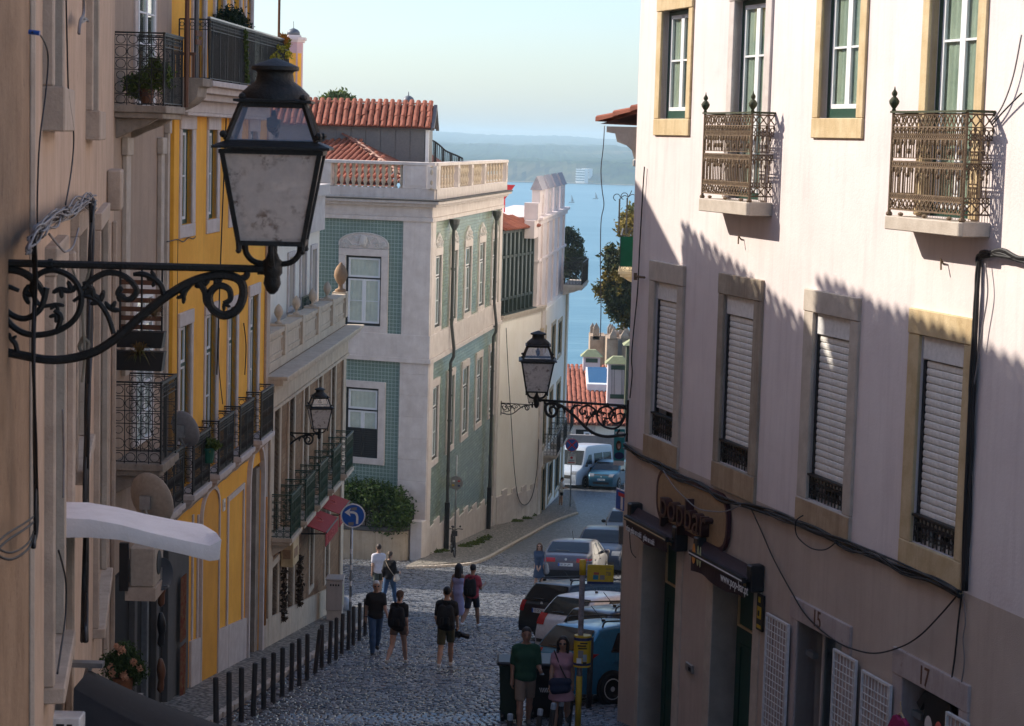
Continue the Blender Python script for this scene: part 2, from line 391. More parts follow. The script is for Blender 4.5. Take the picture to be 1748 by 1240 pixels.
M_['leafmix'] = leafmat('leaf plane tree',(.015,.03,.012),(.06,.08,.02),(.26,.18,.02))
M_['bollard'] = pmat('bollard iron',(.035,.032,.032),.6,.2,6,(.055,.05,.05),.1,40,spec=.4)
M_['bluegrey'] = smat('worn blue grey',(.3,.36,.42),.5)
M_['bluegrey2'] = smat('dark blue grey metal',(.06,.07,.085),.35)
M_['greybox'] = smat('grey plastic box',(.14,.14,.13),.6)
M_['skinprint'] = smat('portrait skin print',(.55,.3,.2),.6)
M_['stickers'] = pmat('stickered pole',(.16,.12,.11),.6,.4,9,(.35,.32,.33),.1,30,spots=.9,spcol=(.05,.05,.07),spsc=14)
M_['yellowold'] = pmat('worn yellow paint',(.5,.33,.03),.6,.2,6,None,.1,30,spots=.7,spcol=(.1,.08,.05),spsc=12)
M_['redprint'] = smat('red print',(.4,.08,.06),.6)
M_['tealprint'] = smat('blue print',(.03,.2,.28),.6)
M_['bingreen'] = smat('bin green plastic',(.012,.03,.02),.5)
M_['cabinet'] = pmat('cabinet beige',(.46,.39,.34),.6,.05,3,None,.1,40,streak=.2)
M_['dishgrey'] = smat('dish grey',(.34,.31,.3),.6)
M_['dishbeige'] = smat('dish beige',(.42,.35,.28),.7)
M_['awnwhite'] = pmat('white awning cloth',(.86,.82,.82),.9,.05,5,None,.2,40,streak=.2,scol=(.5,.42,.36))
M_['awnblack'] = pmat('black awning cloth',(.02,.02,.024),.85,.2,3,None,.15,50,spots=.3,spcol=(.06,.06,.065),spsc=6)
M_['leafbright'] = leafmat('bright leaf',(.05,.09,.015),(.13,.17,.03))
M_['leafdark2'] = leafmat('box leaf',(.006,.02,.008),(.015,.04,.012))
M_['dryfern'] = leafmat('rusty fern',(.12,.07,.02),(.2,.12,.03),(.1,.12,.03))
M_['potgreen'] = smat('green plastic pot',(.01,.1,.06),.5)
M_['yellowflower'] = leafmat('yellow flower',(.5,.42,.03),(.25,.25,.03))
M_['orangeflower'] = leafmat('orange flower',(.6,.2,.02),(.6,.32,.03))
M_['steel2'] = smat('grey sign back',(.28,.28,.28),.5,.3)
M_['carglass'] = smat('car glass',(.01,.014,.018),.08,spec=.4)
M_['taillight'] = smat('tail light red',(.4,.008,.012),.15,coat=.5)
M_['headlight'] = smat('headlight',(.16,.17,.19),.1,coat=.5)
M_['lip'] = smat('lip',(.25,.08,.07),.6)
M_['drydark'] = leafmat('dark dried leaf',(.03,.018,.01),(.09,.055,.03))
M_['whitewall2'] = pmat('bright cream wall',(.88,.81,.71),.85,.04,.6,(.92,.87,.79),.12,40,streak=.2,scol=(.6,.5,.4))
M_['apron'] = pmat('brown stained apron stone',(.42,.29,.17),.85,.12,3,(.5,.37,.24),.3,40,streak=.6,scol=(.17,.085,.035),spots=.3,spcol=(.16,.09,.05))
M_['rubber'] = smat('tyre rubber',(.012,.012,.012),.8)
M_['alloy'] = smat('alloy rim',(.62,.62,.6),.35,.2)
M_['plate'] = smat('number plate white',(.75,.75,.72),.4)
M_['plastic'] = smat('black plastic',(.012,.012,.013),.5)
# ------------------------------------------------------------------ water, hills, ground
WATER = -55.0
def grid_mesh(name,xs,ys,zf,mat,kind='structure',smooth=True):
 vs = [(x,y,zf(x,y)) for y in ys for x in xs]; n = len(xs)
 fs = [(j * n + i,j * n + i + 1,(j + 1) * n + i + 1,(j + 1) * n + i) for j in range(len(ys) - 1) for i in range(n - 1)]
 me = bpy.data.meshes.new(name); me.from_pydata(vs,[],fs); me.materials.append(mat)
 if smooth: me.polygons.foreach_set('use_smooth',[True] * len(me.polygons))
 o = bpy.data.objects.new(name,me); COL.objects.link(o); return tag(o,kind=kind)
def _water():
 m,nt,p = _new('river water'); tc = nt.nodes.new('ShaderNodeTexCoord').outputs['Object']
 n = _noise(nt,_map(nt,tc,(.012,.05,1)),1,6,.6); big = _noise(nt,_map(nt,tc,(.0012,.006,1)),1,4)
 fine = _noise(nt,_map(nt,tc,(.09,.25,1)),1,4)
 c = _mix(nt,_ramp(nt,big,.35,.65),(.05,.17,.23),(.09,.22,.28)); c = _mix(nt,_ramp(nt,n,.5,.75,0,.6),c,(.17,.32,.37))
 nt.links.new(c,p.inputs['Base Color']); p.inputs['Roughness'].default_value = .32; p.inputs['IOR'].default_value = 1.33
 h = _math(nt,'ADD',_math(nt,'MULTIPLY',n,1.2),fine)
 nt.links.new(_bump(nt,h,.5,1.2),p.inputs['Normal']); return m
M_['water'] = _water()
grid_mesh('water',[-4000,-1000,0,1000,4000],[180,600,1500,3200],lambda x,y: WATER,M_['water'])
_hr = random.Random(5); _ph = [(_hr.uniform(0,6.28),_hr.uniform(.6,1.4)) for _ in range(24)]
def _wig(x,f,k): return sum(math.sin(x * f * (1.7 ** i) * _ph[k + i][1] + _ph[k + i][0]) / (1.35 ** i) for i in range(6)) / 2.2
def _shore(x): return 2690 - .25 * x + 40 * _wig(x,.004,0)
def _hill(x,y):
 t = y - _shore(x)
 if t < 0: return WATER - 3
 cliff = min(1,max(0,(t - 12) / 60)) ** .7
 z = WATER + .4 + cliff * (23 + 4 * _wig(x,.006,3) - .012 * (x - 160))
 if t > 20: z += 2.2 * _wig(x + y * .7,.055,8) + 1.2 * _wig(x - y,.16,11)
 z += max(0,min(1,(y - 3700) / 700)) * 17 + (y > 4200) * 1.5 * _wig(x,.03,2)
 z += max(0,min(1,(y - 6800) / 1500)) * 30 + (y > 7500) * 5 * _wig(x,.0016,6) * min(1,(y - 7500) / 800)
 return z
def _hillmat():
 m,nt,p = _new('far wooded hills'); tc = nt.nodes.new('ShaderNodeTexCoord').outputs['Object']
 a = _noise(nt,_map(nt,tc,(.03,.03,.06)),1,7,.7); b = _noise(nt,_map(nt,tc,(.0035,.0035,.004)),1,5,.6)
 c = _mix(nt,_ramp(nt,a,.35,.68),(.005,.014,.01),(.06,.085,.03)); c = _mix(nt,_ramp(nt,b,.56,.68,0,.7),c,(.16,.12,.07))
 nt.links.new(c,p.inputs['Base Color']); p.inputs['Roughness'].default_value = 1; p.inputs['Specular IOR Level'].default_value = 0; return m
M_['hill'] = _hillmat()
grid_mesh('far_hills',[i * 6 for i in range(-100,125)],
   [2560,2600,2630,2645,2655,2665,2675,2685,2695,2705,2715,2725,2735,2745,2760,2780,2800,2830,2870,2920,3000,3200,3500,3800,4000,4200,4400,4600,5200,6500,7500,8000,8500,9500],_hill,M_['hill'],smooth=False)
grid_mesh('far_shore_beach',[i * 12 for i in range(-40,50)],[0,1],lambda x,y: WATER + .9,smat('beach sand',(.5,.42,.32),.9),smooth=False)
_b = bpy.data.objects['far_shore_beach']
for i,v in enumerate(_b.data.vertices): v.co.y = _shore(v.co.x) - 6 + (16 if i >= 90 else 0)
# far white hospital-like block on the cliff and small houses
def far_building(px,py,w,h,n,label,Y=2440):
 p = at(px,py,Y); r = empty('far_building',p,label,'building')
 wl = smat('far white wall',(.8,.78,.74),.8); dk = smat('far window band',(.1,.12,.14),.5); m = MB(); d = 9
 m.box(p.x,p.x + w,p.y,p.y + d,p.z - 6,p.z + h); m.build('wall',wl,r)
 fh = h / n
 for i in range(n):
  q = MB(); q.box(p.x + .3,p.x + w - .3,p.y - .25,p.y - .02,p.z + i * fh + fh * .45,p.z + i * fh + fh * .8); q.build('window',dk,r)
  q = MB(); q.box(p.x - .4,p.x + w + .4,p.y - .9,p.y - .03,p.z + i * fh + fh * .1,p.z + i * fh + fh * .3); q.build('balcony',wl,r)
 q = MB(); q.box(p.x - .3,p.x + w + .3,p.y - .3,p.y + d,p.z + h,p.z + h + .5); q.build('roof',wl,r); r.rotation_euler.z = -.55
 return r
far_building(983,311,13,16.5,5,'white five storey block standing on the far shore below the cliff',2415)
far_building(993,297,11,6.5,2,'low white annex above the five storey block on the far shore',2428)
for i,(px,py,w,h,lb) in enumerate([(1048,286,5,3.5,'small white house high on the wooded far cliff'),(1085,299,7,4,'white house near the right end of the far shore')]):
 far_building(px,py,w,h,1,lb,2560)
def boat(px,py,Y,label):
 p = at(px,py,Y); p.z = WATER; r = empty('sailing_boat',p,label,'boat','boats on the river')
 m = MB(); m.prism([(-2.2,1),(2.4,1),(3,1.7),(-2.5,1.5)],-.8,.8); m.M = None; m.v = [v + p for v in m.v]; m.build('hull',M_['plastic'],r)
 q = MB(); q.tube([p + Vector((0,0,1)),p + Vector((0,0,8))],.14); q.build('mast',M_['steel'],r)
 q = MB(); q.add([p + Vector((.2,0,2)),p + Vector((2.2,.1,2)),p + Vector((.2,0,7.6)),p + Vector((.2,.06,2))],[(0,1,2),(3,2,1)]); q.build('sail',M_['cablegrey'],r)
boat(975,353,1640,'tiny boat on the water just right of the crenellated white parapet')
boat(1016,345,1760,'tiny boat further right on the open water below the white block')
# road and its base
def _roadmat(nm='cobbled road',a=(.06,.066,.08),b=(.22,.225,.24),j=(.02,.02,.02),sc=7.5,rg=.4):
 m,nt,p = _new(nm); tc = nt.nodes.new('ShaderNodeTexCoord').outputs['Object']
 v = nt.nodes.new('ShaderNodeTexVoronoi'); v.inputs['Scale'].default_value = sc; nt.links.new(tc,v.inputs['Vector'])
 big = _noise(nt,tc,.35,5); c = _mix(nt,v.outputs['Color'],a,b); c = _mix(nt,_ramp(nt,v.outputs['Distance'],.35,.6),c,j)
 c = _mix(nt,_ramp(nt,big,.45,.7,0,.5),c,tuple(x * .8 for x in a)); nt.links.new(c,p.inputs['Base Color']); p.inputs['Roughness'].default_value = rg
 nt.links.new(_bump(nt,v.outputs['Distance'],.9,-.04),p.inputs['Normal']); return m
def _cobmat():
 m,nt,p = _new('basalt cobble'); tc = nt.nodes.new('ShaderNodeTexCoord').outputs['Object']
 at_ = nt.nodes.new('ShaderNodeAttribute'); at_.attribute_name = 'rnd'; g = nt.nodes.new('ShaderNodeObjectInfo')
 f = _math(nt,'FRACT',_math(nt,'ADD',at_.outputs['Fac'],g.outputs['Random']))
 c = _mix(nt,f,(.06,.066,.08),(.24,.245,.26)); c = _mix(nt,_ramp(nt,_noise(nt,tc,.5,4),.45,.7,0,.5),c,(.06,.055,.05))
 c = _mix(nt,_ramp(nt,_noise(nt,tc,25,3),.4,.7,0,.4),c,(.035,.035,.04)); nt.links.new(c,p.inputs['Base Color'])
 nt.links.new(_ramp(nt,f,0,1,.2,.42),p.inputs['Roughness']); nt.links.new(_bump(nt,_noise(nt,tc,60,3),.3,.006),p.inputs['Normal']); return m
M_['road'] = _roadmat(); M_['cobble'] = _cobmat()
M_['joint'] = pmat('dusty joints',(.03,.028,.026),.9,.3,3)
M_['calcada'] = _roadmat('limestone pavement',(.2,.175,.15),(.44,.39,.33),(.09,.08,.065),10,.65)
_ys = [i * 1.5 for i in range(-8,120)]
grid_mesh('road',[-60,-20,-8,-4,0,4,8,20,60],_ys,lambda x,y: gz(y) - .03,M_['joint'],smooth=False)
ROAD = bpy.data.objects['road']
grid_mesh('road_far',[-3,0,3,6,9,14,40],[y for y in _ys if y > 80],lambda x,y: gz(y) + .005,M_['road'])
grid_mesh('hillside',[-700,-200,-60,60,200,700],[168,185,230,320,420],lambda x,y: float(np.interp(y,[168,180,320,420],[-23.4,-25,-52,-60])),pmat('hillside earth',(.12,.1,.06),.95))
# cobbles: numpy quads
def LW(y): return -7.3 * K + .0546 * y     # the wall line on the left
def cobbles():
 r = np.random.RandomState(3); V = []; RN = []
 y = 27.0 * K; row = 0; s = .125
 cent = []
 while y < 84:
  x0 = LW(y) + 1.35 if y < 53.5 * K else (-16 if y < 73 * K else -2.2)
  x1 = min(12 - .3 * (y - 4),12) if y < 35 else 9
  x = x0 + r.rand() * s
  while x < x1:
   w = s * r.uniform(.8,1.25); cent.append((x + w / 2,y + r.uniform(-.012,.012) + .03 * math.sin(x * 1.7),w * .5 - .008,s * .5 - .007)); x += w
  y += s; row += 1
 cent = [c for c in cent if not (c[0] < -3.2 + .15 * (c[1] - 79) - .0 and c[1] > 79)]
 return cent
_cent = cobbles()
_r = np.random.RandomState(4)
def cob_verts(c,n):
 hx,hy = c[2],c[3]; j = lambda: _r.uniform(-.007,.007); tz = _r.uniform(.012,.03); ta,tb = _r.uniform(-.09,.09),_r.uniform(-.09,.09)
 out = []
 for sx,sy in ((-1,-1),(1,-1),(1,1),(-1,1)): out.append((c[0] + sx * hx,c[1] + sy * hy,-.05))
 for sx,sy in ((-1,-1),(1,-1),(1,1),(-1,1)): out.append((c[0] + sx * hx + j(),c[1] + sy * hy + j(),tz - .012 + sx * hx * ta + sy * hy * tb))
 for sx,sy in ((-1,-1),(1,-1),(1,1),(-1,1)): out.append((c[0] + sx * hx * .62,c[1] + sy * hy * .62,tz + sx * hx * .6 * ta + sy * hy * .6 * tb))
 return out
_CF = [(0,1,5,4),(1,2,6,5),(2,3,7,6),(3,0,4,7),(4,5,9,8),(5,6,10,9),(6,7,11,10),(7,4,8,11),(8,9,10,11)]
def vis_key(c):
 p = Vector((c[0],c[1],gz(c[1]))); d = p.dot(FW); px = CX + FOC * p.dot(RT) / d; py = CY - FOC * p.dot(UP) / d
 return py if 480 < px < 860 and py < 1236 else -1
_order = sorted(range(len(_cent)),key=lambda i: -vis_key(_cent[i])); _near = set(_order[:290])
_protos = []
for i in range(6):
 c = (0,0,.054,.055); me = bpy.data.meshes.new('cobble'); me.from_pydata(cob_verts(c,i),[],_CF); me.materials.append(M_['cobble']); _protos.append(me)
V,Fc,RN = [],[],[]
for i,c in enumerate(_cent):
 z = gz(c[1])
 if i in _near:
  inst('cobble',_protos[i % 6],ROAD,(c[0],c[1],z),Matrix.Rotation(_r.choice([0,math.pi]),3,'Z'),(c[2] / .054,c[3] / .055,1))
  continue
 b = len(V); vv = cob_verts(c,i); V += [(x,y,w + gz(y)) for x,y,w in vv]; Fc += [tuple(b + k for k in f) for f in _CF]; RN += [_r.rand()] * 12
me = bpy.data.meshes.new('cobblestones'); me.from_pydata(V,[],Fc); me.materials.append(M_['cobble'])
a = me.attributes.new('rnd','FLOAT','POINT'); a.data.foreach_set('value',RN)
o = bpy.data.objects.new('cobblestones',me); COL.objects.link(o); o.parent = ROAD; tag(o,kind='stuff')
# left pavement with kerb stones, right pavement along the tiled house
def strip(name,pts_l,pts_r,h,mat):
 m = MB(); n = len(pts_l)
 vs = [Vector((x,y,gz(y) + h)) for x,y in pts_l] + [Vector((x,y,gz(y) + h)) for x,y in pts_r] + [Vector((x,y,gz(y) - .2)) for x,y in pts_l] + [Vector((x,y,gz(y) - .2)) for x,y in pts_r]
 fs = []
 for i in range(n - 1):
  fs += [(i,n + i,n + i + 1,i + 1),(n + i,3 * n + i,3 * n + i + 1,n + i + 1),(2 * n + i,i,i + 1,2 * n + i + 1)]
 fs += [(0,2 * n,3 * n,n),(n - 1,2 * n - 1,4 * n - 1,3 * n - 1)]
 m.add(vs,fs); return tag(m.build(name,mat),kind='structure')
_yy = [26 + i * 1.0 for i in range(34)]
PAVL = strip('pavement',[(LW(y) - .6,y) for y in _yy],[(LW(y) + 1.25,y) for y in _yy],.06,M_['calcada'])
for i in range(60):
 y = 27 + i * .53
 if y > 58.6: break
 m = MB(); x = LW(y) + 1.25; m.add([(x - .02 + dx * .13,y + .01 + dy * .5,(gz(y + dy * .5) + (.075 if dz else -.1))) for dz in (0,1) for dx,dy in ((0,0),(1,0),(1,1),(0,1))],
  [(3,2,1,0),(4,5,6,7),(0,1,5,4),(1,2,6,5),(2,3,7,6),(3,0,4,7)]); m.build('kerb_stone',M_['stone'],PAVL,bevel=.012)
# ------------------------------------------------------------------ facade helpers
def wall(fac,u0,u1,z0,z1,holes,mat,name,root,rec=.22,depth=.0,n0=0.0):
 """wall sheet with openings, reveals of depth rec, and sides of given depth"""
 us = sorted({u0,u1,*[h[0] for h in holes],*[h[1] for h in holes]}); zs = sorted({z0,z1,*[h[2] for h in holes],*[h[3] for h in holes]})
 us = [u for u in us if u0 <= u <= u1]; zs = [z for z in zs if z0 <= z <= z1]; m = MB(fac.M)
 for i in range(len(us) - 1):
  for j in range(len(zs) - 1):
   cu,cz = (us[i] + us[i + 1]) / 2,(zs[j] + zs[j + 1]) / 2
   if any(h[0] < cu < h[1] and h[2] < cz < h[3] for h in holes): continue
   m.quad((us[i],n0,zs[j]),(us[i + 1],n0,zs[j]),(us[i + 1],n0,zs[j + 1]),(us[i],n0,zs[j + 1]))
 for a,b,c,d in holes:
  c,d = max(c,z0),min(d,z1); q = n0 - rec
  m.quad((a,n0,c),(a,q,c),(a,q,d),(a,n0,d)); m.quad((b,n0,c),(b,n0,d),(b,q,d),(b,q,c))
  m.quad((a,n0,d),(a,q,d),(b,q,d),(b,n0,d)); m.quad((a,n0,c),(b,n0,c),(b,q,c),(a,q,c))
 if depth:
  for u in (u0,u1): m.quad((u,n0,z0),(u,n0 - depth,z0),(u,n0 - depth,z1),(u,n0,z1))
  m.quad((u0,n0,z1),(u1,n0,z1),(u1,n0 - depth,z1),(u0,n0 - depth,z1)); m.quad((u0,n0 - depth,z0),(u1,n0 - depth,z0),(u1,n0 - depth,z1),(u0,n0 - depth,z1))
 return m.build(name,mat,root,fix=False)
def frame_bars(m,u0,u1,z0,z1,n0,n1,w,wb=None,wt=None):
 wb = w if wb is None else wb; wt = w if wt is None else wt
 m.box(u0,u0 + w,n0,n1,z0,z1); m.box(u1 - w,u1,n0,n1,z0,z1); m.box(u0 + w,u1 - w,n0,n1,z0,z0 + wb); m.box(u0 + w,u1 - w,n0,n1,z1 - wt,z1)
def surround(fac,root,o,l,r,t,b,mat,proud=.04,sillproud=None,name='window',jd=.1):
 """stone surround around opening o; becomes the window part"""
 a,c,z0,z1 = o; m = MB(fac.M)
 if t: m.box(a - l,c + r,-jd,proud + .012,z1,z1 + t)
 if l: m.box(a - l,a,-jd,proud,z0,z1 - .002)
 if r: m.box(c,c + r,-jd,proud,z0,z1 - .002)
 if b: m.box(a - l,c + r,-jd,(sillproud or proud) + .004,z0 - b,z0 - .002)
 return m.build(name,mat,root,bevel=.01)
def casement(fac,par,o,n,outer,sash,glass,leaves=2,bars=(.5,),fw=.06,sw=.055,bot=.09,curtain=None,transom=None,back=True):
 """frame, sash leaves and panes as children of a window part"""
 a,b,z0,z1 = o; fm = MB(fac.M); frame_bars(fm,a,b,z0,z1,n - .06,n,fw,bot)
 top = z1 - fw
 if transom: fm.box(a + fw,b - fw,n - .058,n + .005,transom - .03,transom + .03); top = transom - .03
 fm.build('frame',outer,par)
 zones = [(z0 + bot,top,leaves)] + ([(transom + .03,z1 - fw,1)] if transom else [])
 for zi,(q0,q1,lv) in enumerate(zones):
  wl = (b - a - 2 * fw) / lv
  for i in range(lv):
   x0,x1 = a + fw + i * wl + .004,a + fw + (i + 1) * wl - .004; s = MB(fac.M); frame_bars(s,x0,x1,q0,q1,n - .05,n - .012,sw)
   hz = [q0 + sw] + [q0 + (q1 - q0) * f for f in (bars if zi == 0 else ())] + [q1 - sw]
   for h in hz[1:-1]: s.box(x0 + sw,x1 - sw,n - .046,n - .016,h - .014,h + .014)
   s.build('sash',sash,par)
   for h0,h1 in zip(hz,hz[1:]):
    g = MB(fac.M); g.box(x0 + sw - .004,x1 - sw + .004,n - .036,n - .03,h0,h1); g.build('pane',glass,par)
 if curtain:
  c = MB(fac.M); N = 14; cu = [a + fw + (b - a - 2 * fw) * k / N for k in range(N + 1)]
  for k in range(N): y0,y1 = n - .055 - .012 * (k % 2),n - .055 - .012 * ((k + 1) % 2); c.quad((cu[k],y0,z0),(cu[k + 1],y1,z0),(cu[k + 1],y1,z1),(cu[k],y0,z1))
  c.build('curtain',curtain,par)
 if back:
  d = MB(fac.M); d.box(a - .05,b + .05,n - .5,n - .4,z0 - .05,z1 + .05); d.build('room_back',M_['dark'],par)
def opening(fac,l,r,t,b):
 """(u0,u1,z0,z1) from left px, right px, top point, bottom point"""
 (ua,_),(ub,_) = fac.uz(*l),fac.uz(*r); return (min(ua,ub),max(ua,ub),fac.uz(*b)[1],fac.uz(*t)[1])
def readM(fac,u,n,z,rot=0.0):
 return Matrix.Translation(fac.P(u,n,z)) @ Matrix(((-fac.u.x,0,fac.n.x,0),(-fac.u.y,0,fac.n.y,0),(0,1,0,0),(0,0,0,1))) @ Matrix.Rotation(rot,4,'Z')
# ------------------------------------------------------------------ right-hand house
RF = Fac((8.4,10),(1.83,31.9))
RB = empty('corner_house',RF.P(RF.L * .5,-2,0) * 1,'pink and cream corner house with roller shutters, ornate iron balconies and shop awnings','house')
RB.location.z = -10.2; RB['_w'][2] = -10.2
UC = RF.L
pink_lo = RF.uz(1160,797)[1]
ops = {}
W_up = [((1127.5,180),(1173,180),1.95,(1150,203)),((1252,150),(1305,150),1.95,None),((1400,180),(1465,180),1.95,(1430,202)),((1585,150),(1667,150),1.95,None)]
slabz = RF.uz(1275,346,.35)[1]
holes_u = []
for l,r,t,b in W_up:
 u0,u1 = sorted((RF.uz(*l)[0],RF.uz(*r)[0])); holes_u.append((u0,u1,RF.uz(*b)[1] if b else slabz + .02,t * K))
SH = [((1117,600),(1156,600),(1118.5,479),(1111.5,742),(1108,443)),((1234,650),(1286,650),(1236,501.6),(1230,789),(1229.6,463)),
  ((1386,700),(1449,700),(1392,533),(1378,851),(1374.5,487.5)),((1566,750),(1643,750),(1572,571),(1557,924.5),(1553.6,521))]
holes_s = [opening(RF,*s[:4]) for s in SH]
SURZ = RF.uz(1108,443)[1]
wall(RF,-6 * K,UC,pink_lo,6.5 * K,holes_u + holes_s,M_['pink'],'upper_wall',RB,.25,depth=8)
doorz = -11.5
DR = [(RF.uz(1093,1100)[0],RF.uz(1151,1100)[0]),(RF.uz(1213,1150)[0],RF.uz(1283,1150)[0])]
lowh = [(min(d),max(d),doorz,RF.uz(1130,915)[1]) for d in DR]
o15 = opening(RF,(1364,1059),(1440,1101),(1364,1059),(1364,1059)); o15 = (o15[0],o15[1],doorz,o15[3])
o17 = (RF.uz(1640,1200)[0],RF.uz(1541.6,1200)[0],doorz,RF.uz(1541.6,1154.5)[1])
wall(RF,-6 * K,UC,-12.5,pink_lo,lowh + [o15,o17],M_['cream'],'lower_wall',RB,.45,depth=8)
# upper windows
for i,o in enumerate(holes_u):
 sw = [.0,0,0,0]; rpx = [(1119.6,1180),(1243,1316),(1390,1477),(1573,1682)][i]
 yy = 180 if i in (0,2) else 150
 ua,ub = RF.uz(rpx[0],yy)[0],RF.uz(rpx[1],yy)[0]
 bt = o[2] - RF.uz(1150,232)[1] if i in (0,2) else 0
 w = surround(RF,RB,o,o[0] - ub,ua - o[1],.3,bt,M_['ochrestone'] if i != 1 else M_['stonew'],.035)
 mid = RF.uz(1150,103)[1]; frac = (mid - o[2] - .1) / (RF.uz(1150,8)[1] - o[2] - .1)
 casement(RF,w,o,-.1,M_['green'],M_['white'],M_['glass'],2,(frac,),.07,.06,.13 if i in (0,2) else .1,M_['curtaing'],transom=RF.uz(1150,8)[1])
# shuttered windows
slat_cache = {}
for i,o in enumerate(holes_s):
 l_,r_ = [(1108,1166.5),(1225,1299),(1370,1463),(1547.5,1657)][i]; yy = [600,650,700,750][i]
 ua,ub = RF.uz(l_,yy)[0],RF.uz(r_,yy)[0]
 mt = [M_['stone'],M_['dirtystone2'],M_['stone'],M_['ochrestone']][i]
 w = surround(RF,RB,o,o[0] - ub,ua - o[1],SURZ - o[3],o[2] - pink_lo + .06,mt,.045,name='window')
 if i != 3:
  q = MB(RF.M); q.box(ub + .004,ua - .004,.046,.056,pink_lo - .03,o[2] - .02); q.build('apron',M_['apron'],w)
 a,b,z0,z1 = o; nn = -.065
 rail_z = z0 + (.36 if i == 0 else .33) * K
 bx = MB(RF.M); bx.box(a + .005,b - .005,nn - .08,nn + .05,z1 - .27 * K,z1 - .004); bx.build('shutter_box',M_['shutbox'],w,bevel=.01)
 gd = MB(RF.M)
 for s in (a + .002,b - .06): gd.box(s,s + .058,nn - .03,nn + .03,z0,z1 - .28 * K)
 gd.build('shutter_guide',M_['plastic'],w)
 key = round(b - a,3); pitch = .092
 if key not in slat_cache:
  q = MB(); wd_ = (b - a - .13) / 2; prof = [(0,0),(.012,.012),(.016,.045),(.012,.078),(0,.088)]
  vs = [(x,n_,z_) for x in (-wd_,wd_) for n_,z_ in prof] ; k = len(prof)
  q.add(vs,[(j,j + 1,k + j + 1,k + j) for j in range(k - 1)] + [tuple(range(k - 1,-1,-1)),tuple(range(k,2 * k))]); ob = q.build('slat',M_['slat']); slat_cache[key] = ob.data; bpy.data.objects.remove(ob)
 zt = z1 - .28 * K; bottom = rail_z + (.1 if i == 0 else -.12); N = int((zt - bottom) / pitch)
 for k in range(N): inst('slat',slat_cache[key],w,RF.P((a + b) / 2,nn,zt - (k + 1) * pitch),Matrix.Rotation(RF.ang,3,'Z'))
 if i == 0:
  q = MB(RF.M); q.box(a + .06,b - .06,nn - .01,nn + .012,zt - (N + .55) * pitch,zt - N * pitch - .006); q.build('bottom_bar',M_['shutbox'],w)
 q = MB(RF.M); q.box(a - .05,b + .05,nn - .4,nn - .35,z0 - .05,z1); q.build('room_back',M_['dark'],w)
 # cast iron guard
 g = MB(RF.M); g.box(a - .004,b + .004,-.05,.03,rail_z - .03,rail_z)
 L = b - a; nb = max(5,int(L / .1))
 for k in range(nb + 1):
  x = a + .01 + (L - .02) * k / nb; g.tube([(x,-.01,z0 + .015),(x,-.01,rail_z - .02)],.009,4)
 for k in range(nb):
  x = a + .01 + (L - .02) * (k + .5) / nb; h = rail_z - z0
  for f,rr in ((.78,.042),(.52,.05),(.3,.03)): g.tube([(x + rr * math.cos(t),-.008,z0 + h * f + rr * math.sin(t)) for t in [j * math.pi / 4 for j in range(8)]],.008,4,closed=True)
  g.ell((x,-.005,z0 + h * .65),(.02,.012,.025),5,4)
 g.build('iron_guard',M_['black'],w)
 if i in (1,2,3):
  for k in range(3 if i == 3 else 1):
   x = a + L * (.25 + .22 * k + .1 * (i == 1)); q = MB(RF.M); q.lathe([(.03,0),(.045,.03),(.04,.12),(.015,.16),(.015,.21)],(x,-.06,z0 + .01),8); q.build('bottle',M_['shutbox'],w,smooth=True)
# balconies
def ironpanel(m,A,ux,L,H,fine=True):
 A = Vector(A); ux = Vector(ux); P = lambda x,z: A + ux * x + Vector((0,0,z)); T = lambda pts,r=.008,**k: m.tube([P(*p) for p in pts],r,4,**k)
 for f,r in ((.03,.014),(.14,.01),(.19,.008),(.46,.009),(.515,.009),(.55,.007),(.74,.007),(.86,.01),(.985,.016)): T([(0,H * f),(L,H * f)],r)
 nx = max(2,round(L / .1)); dx = L / nx
 for k in range(nx):
  x = k * dx
  for z0,z1 in ((.03,.14),(.87,.985)):
   T([(x,H * z0),(x + dx,H * z1)],.009); T([(x + dx,H * z0),(x,H * z1)],.009); m.ell(P(x + dx / 2,H * (z0 + z1) / 2),(.02,.02,.02),5,4)
  for zc,rr in ((.81,.034),(.765,.026),(.49,.028),(.165,.022)):
   for o in (.25,.75): T([(x + dx * o + rr * .8 * math.cos(t),H * zc + rr * math.sin(t)) for t in [j * math.pi / 3 for j in range(6)]],.009,closed=True)
  m.ell(P(x + dx * .5,H * .71),(.022,.022,.045),5,4); m.ell(P(x + dx * .5,H * .43),(.02,.02,.04),5,4); m.ell(P(x,H * .84),(.024,.024,.03),5,4)
 nb = max(3,round(L / .062)); db = L / nb
 for k in range(1,nb):
  T([(k * db,H * .19),(k * db,H * .46)],.0085); T([(k * db,H * .55),(k * db,H * .74)],.0085)
  if k % 4 == 2: m.ell(P(k * db,H * .62),(.03,.025,.04),6,4); m.ell(P(k * db,H * .38),(.028,.022,.035),6,4)
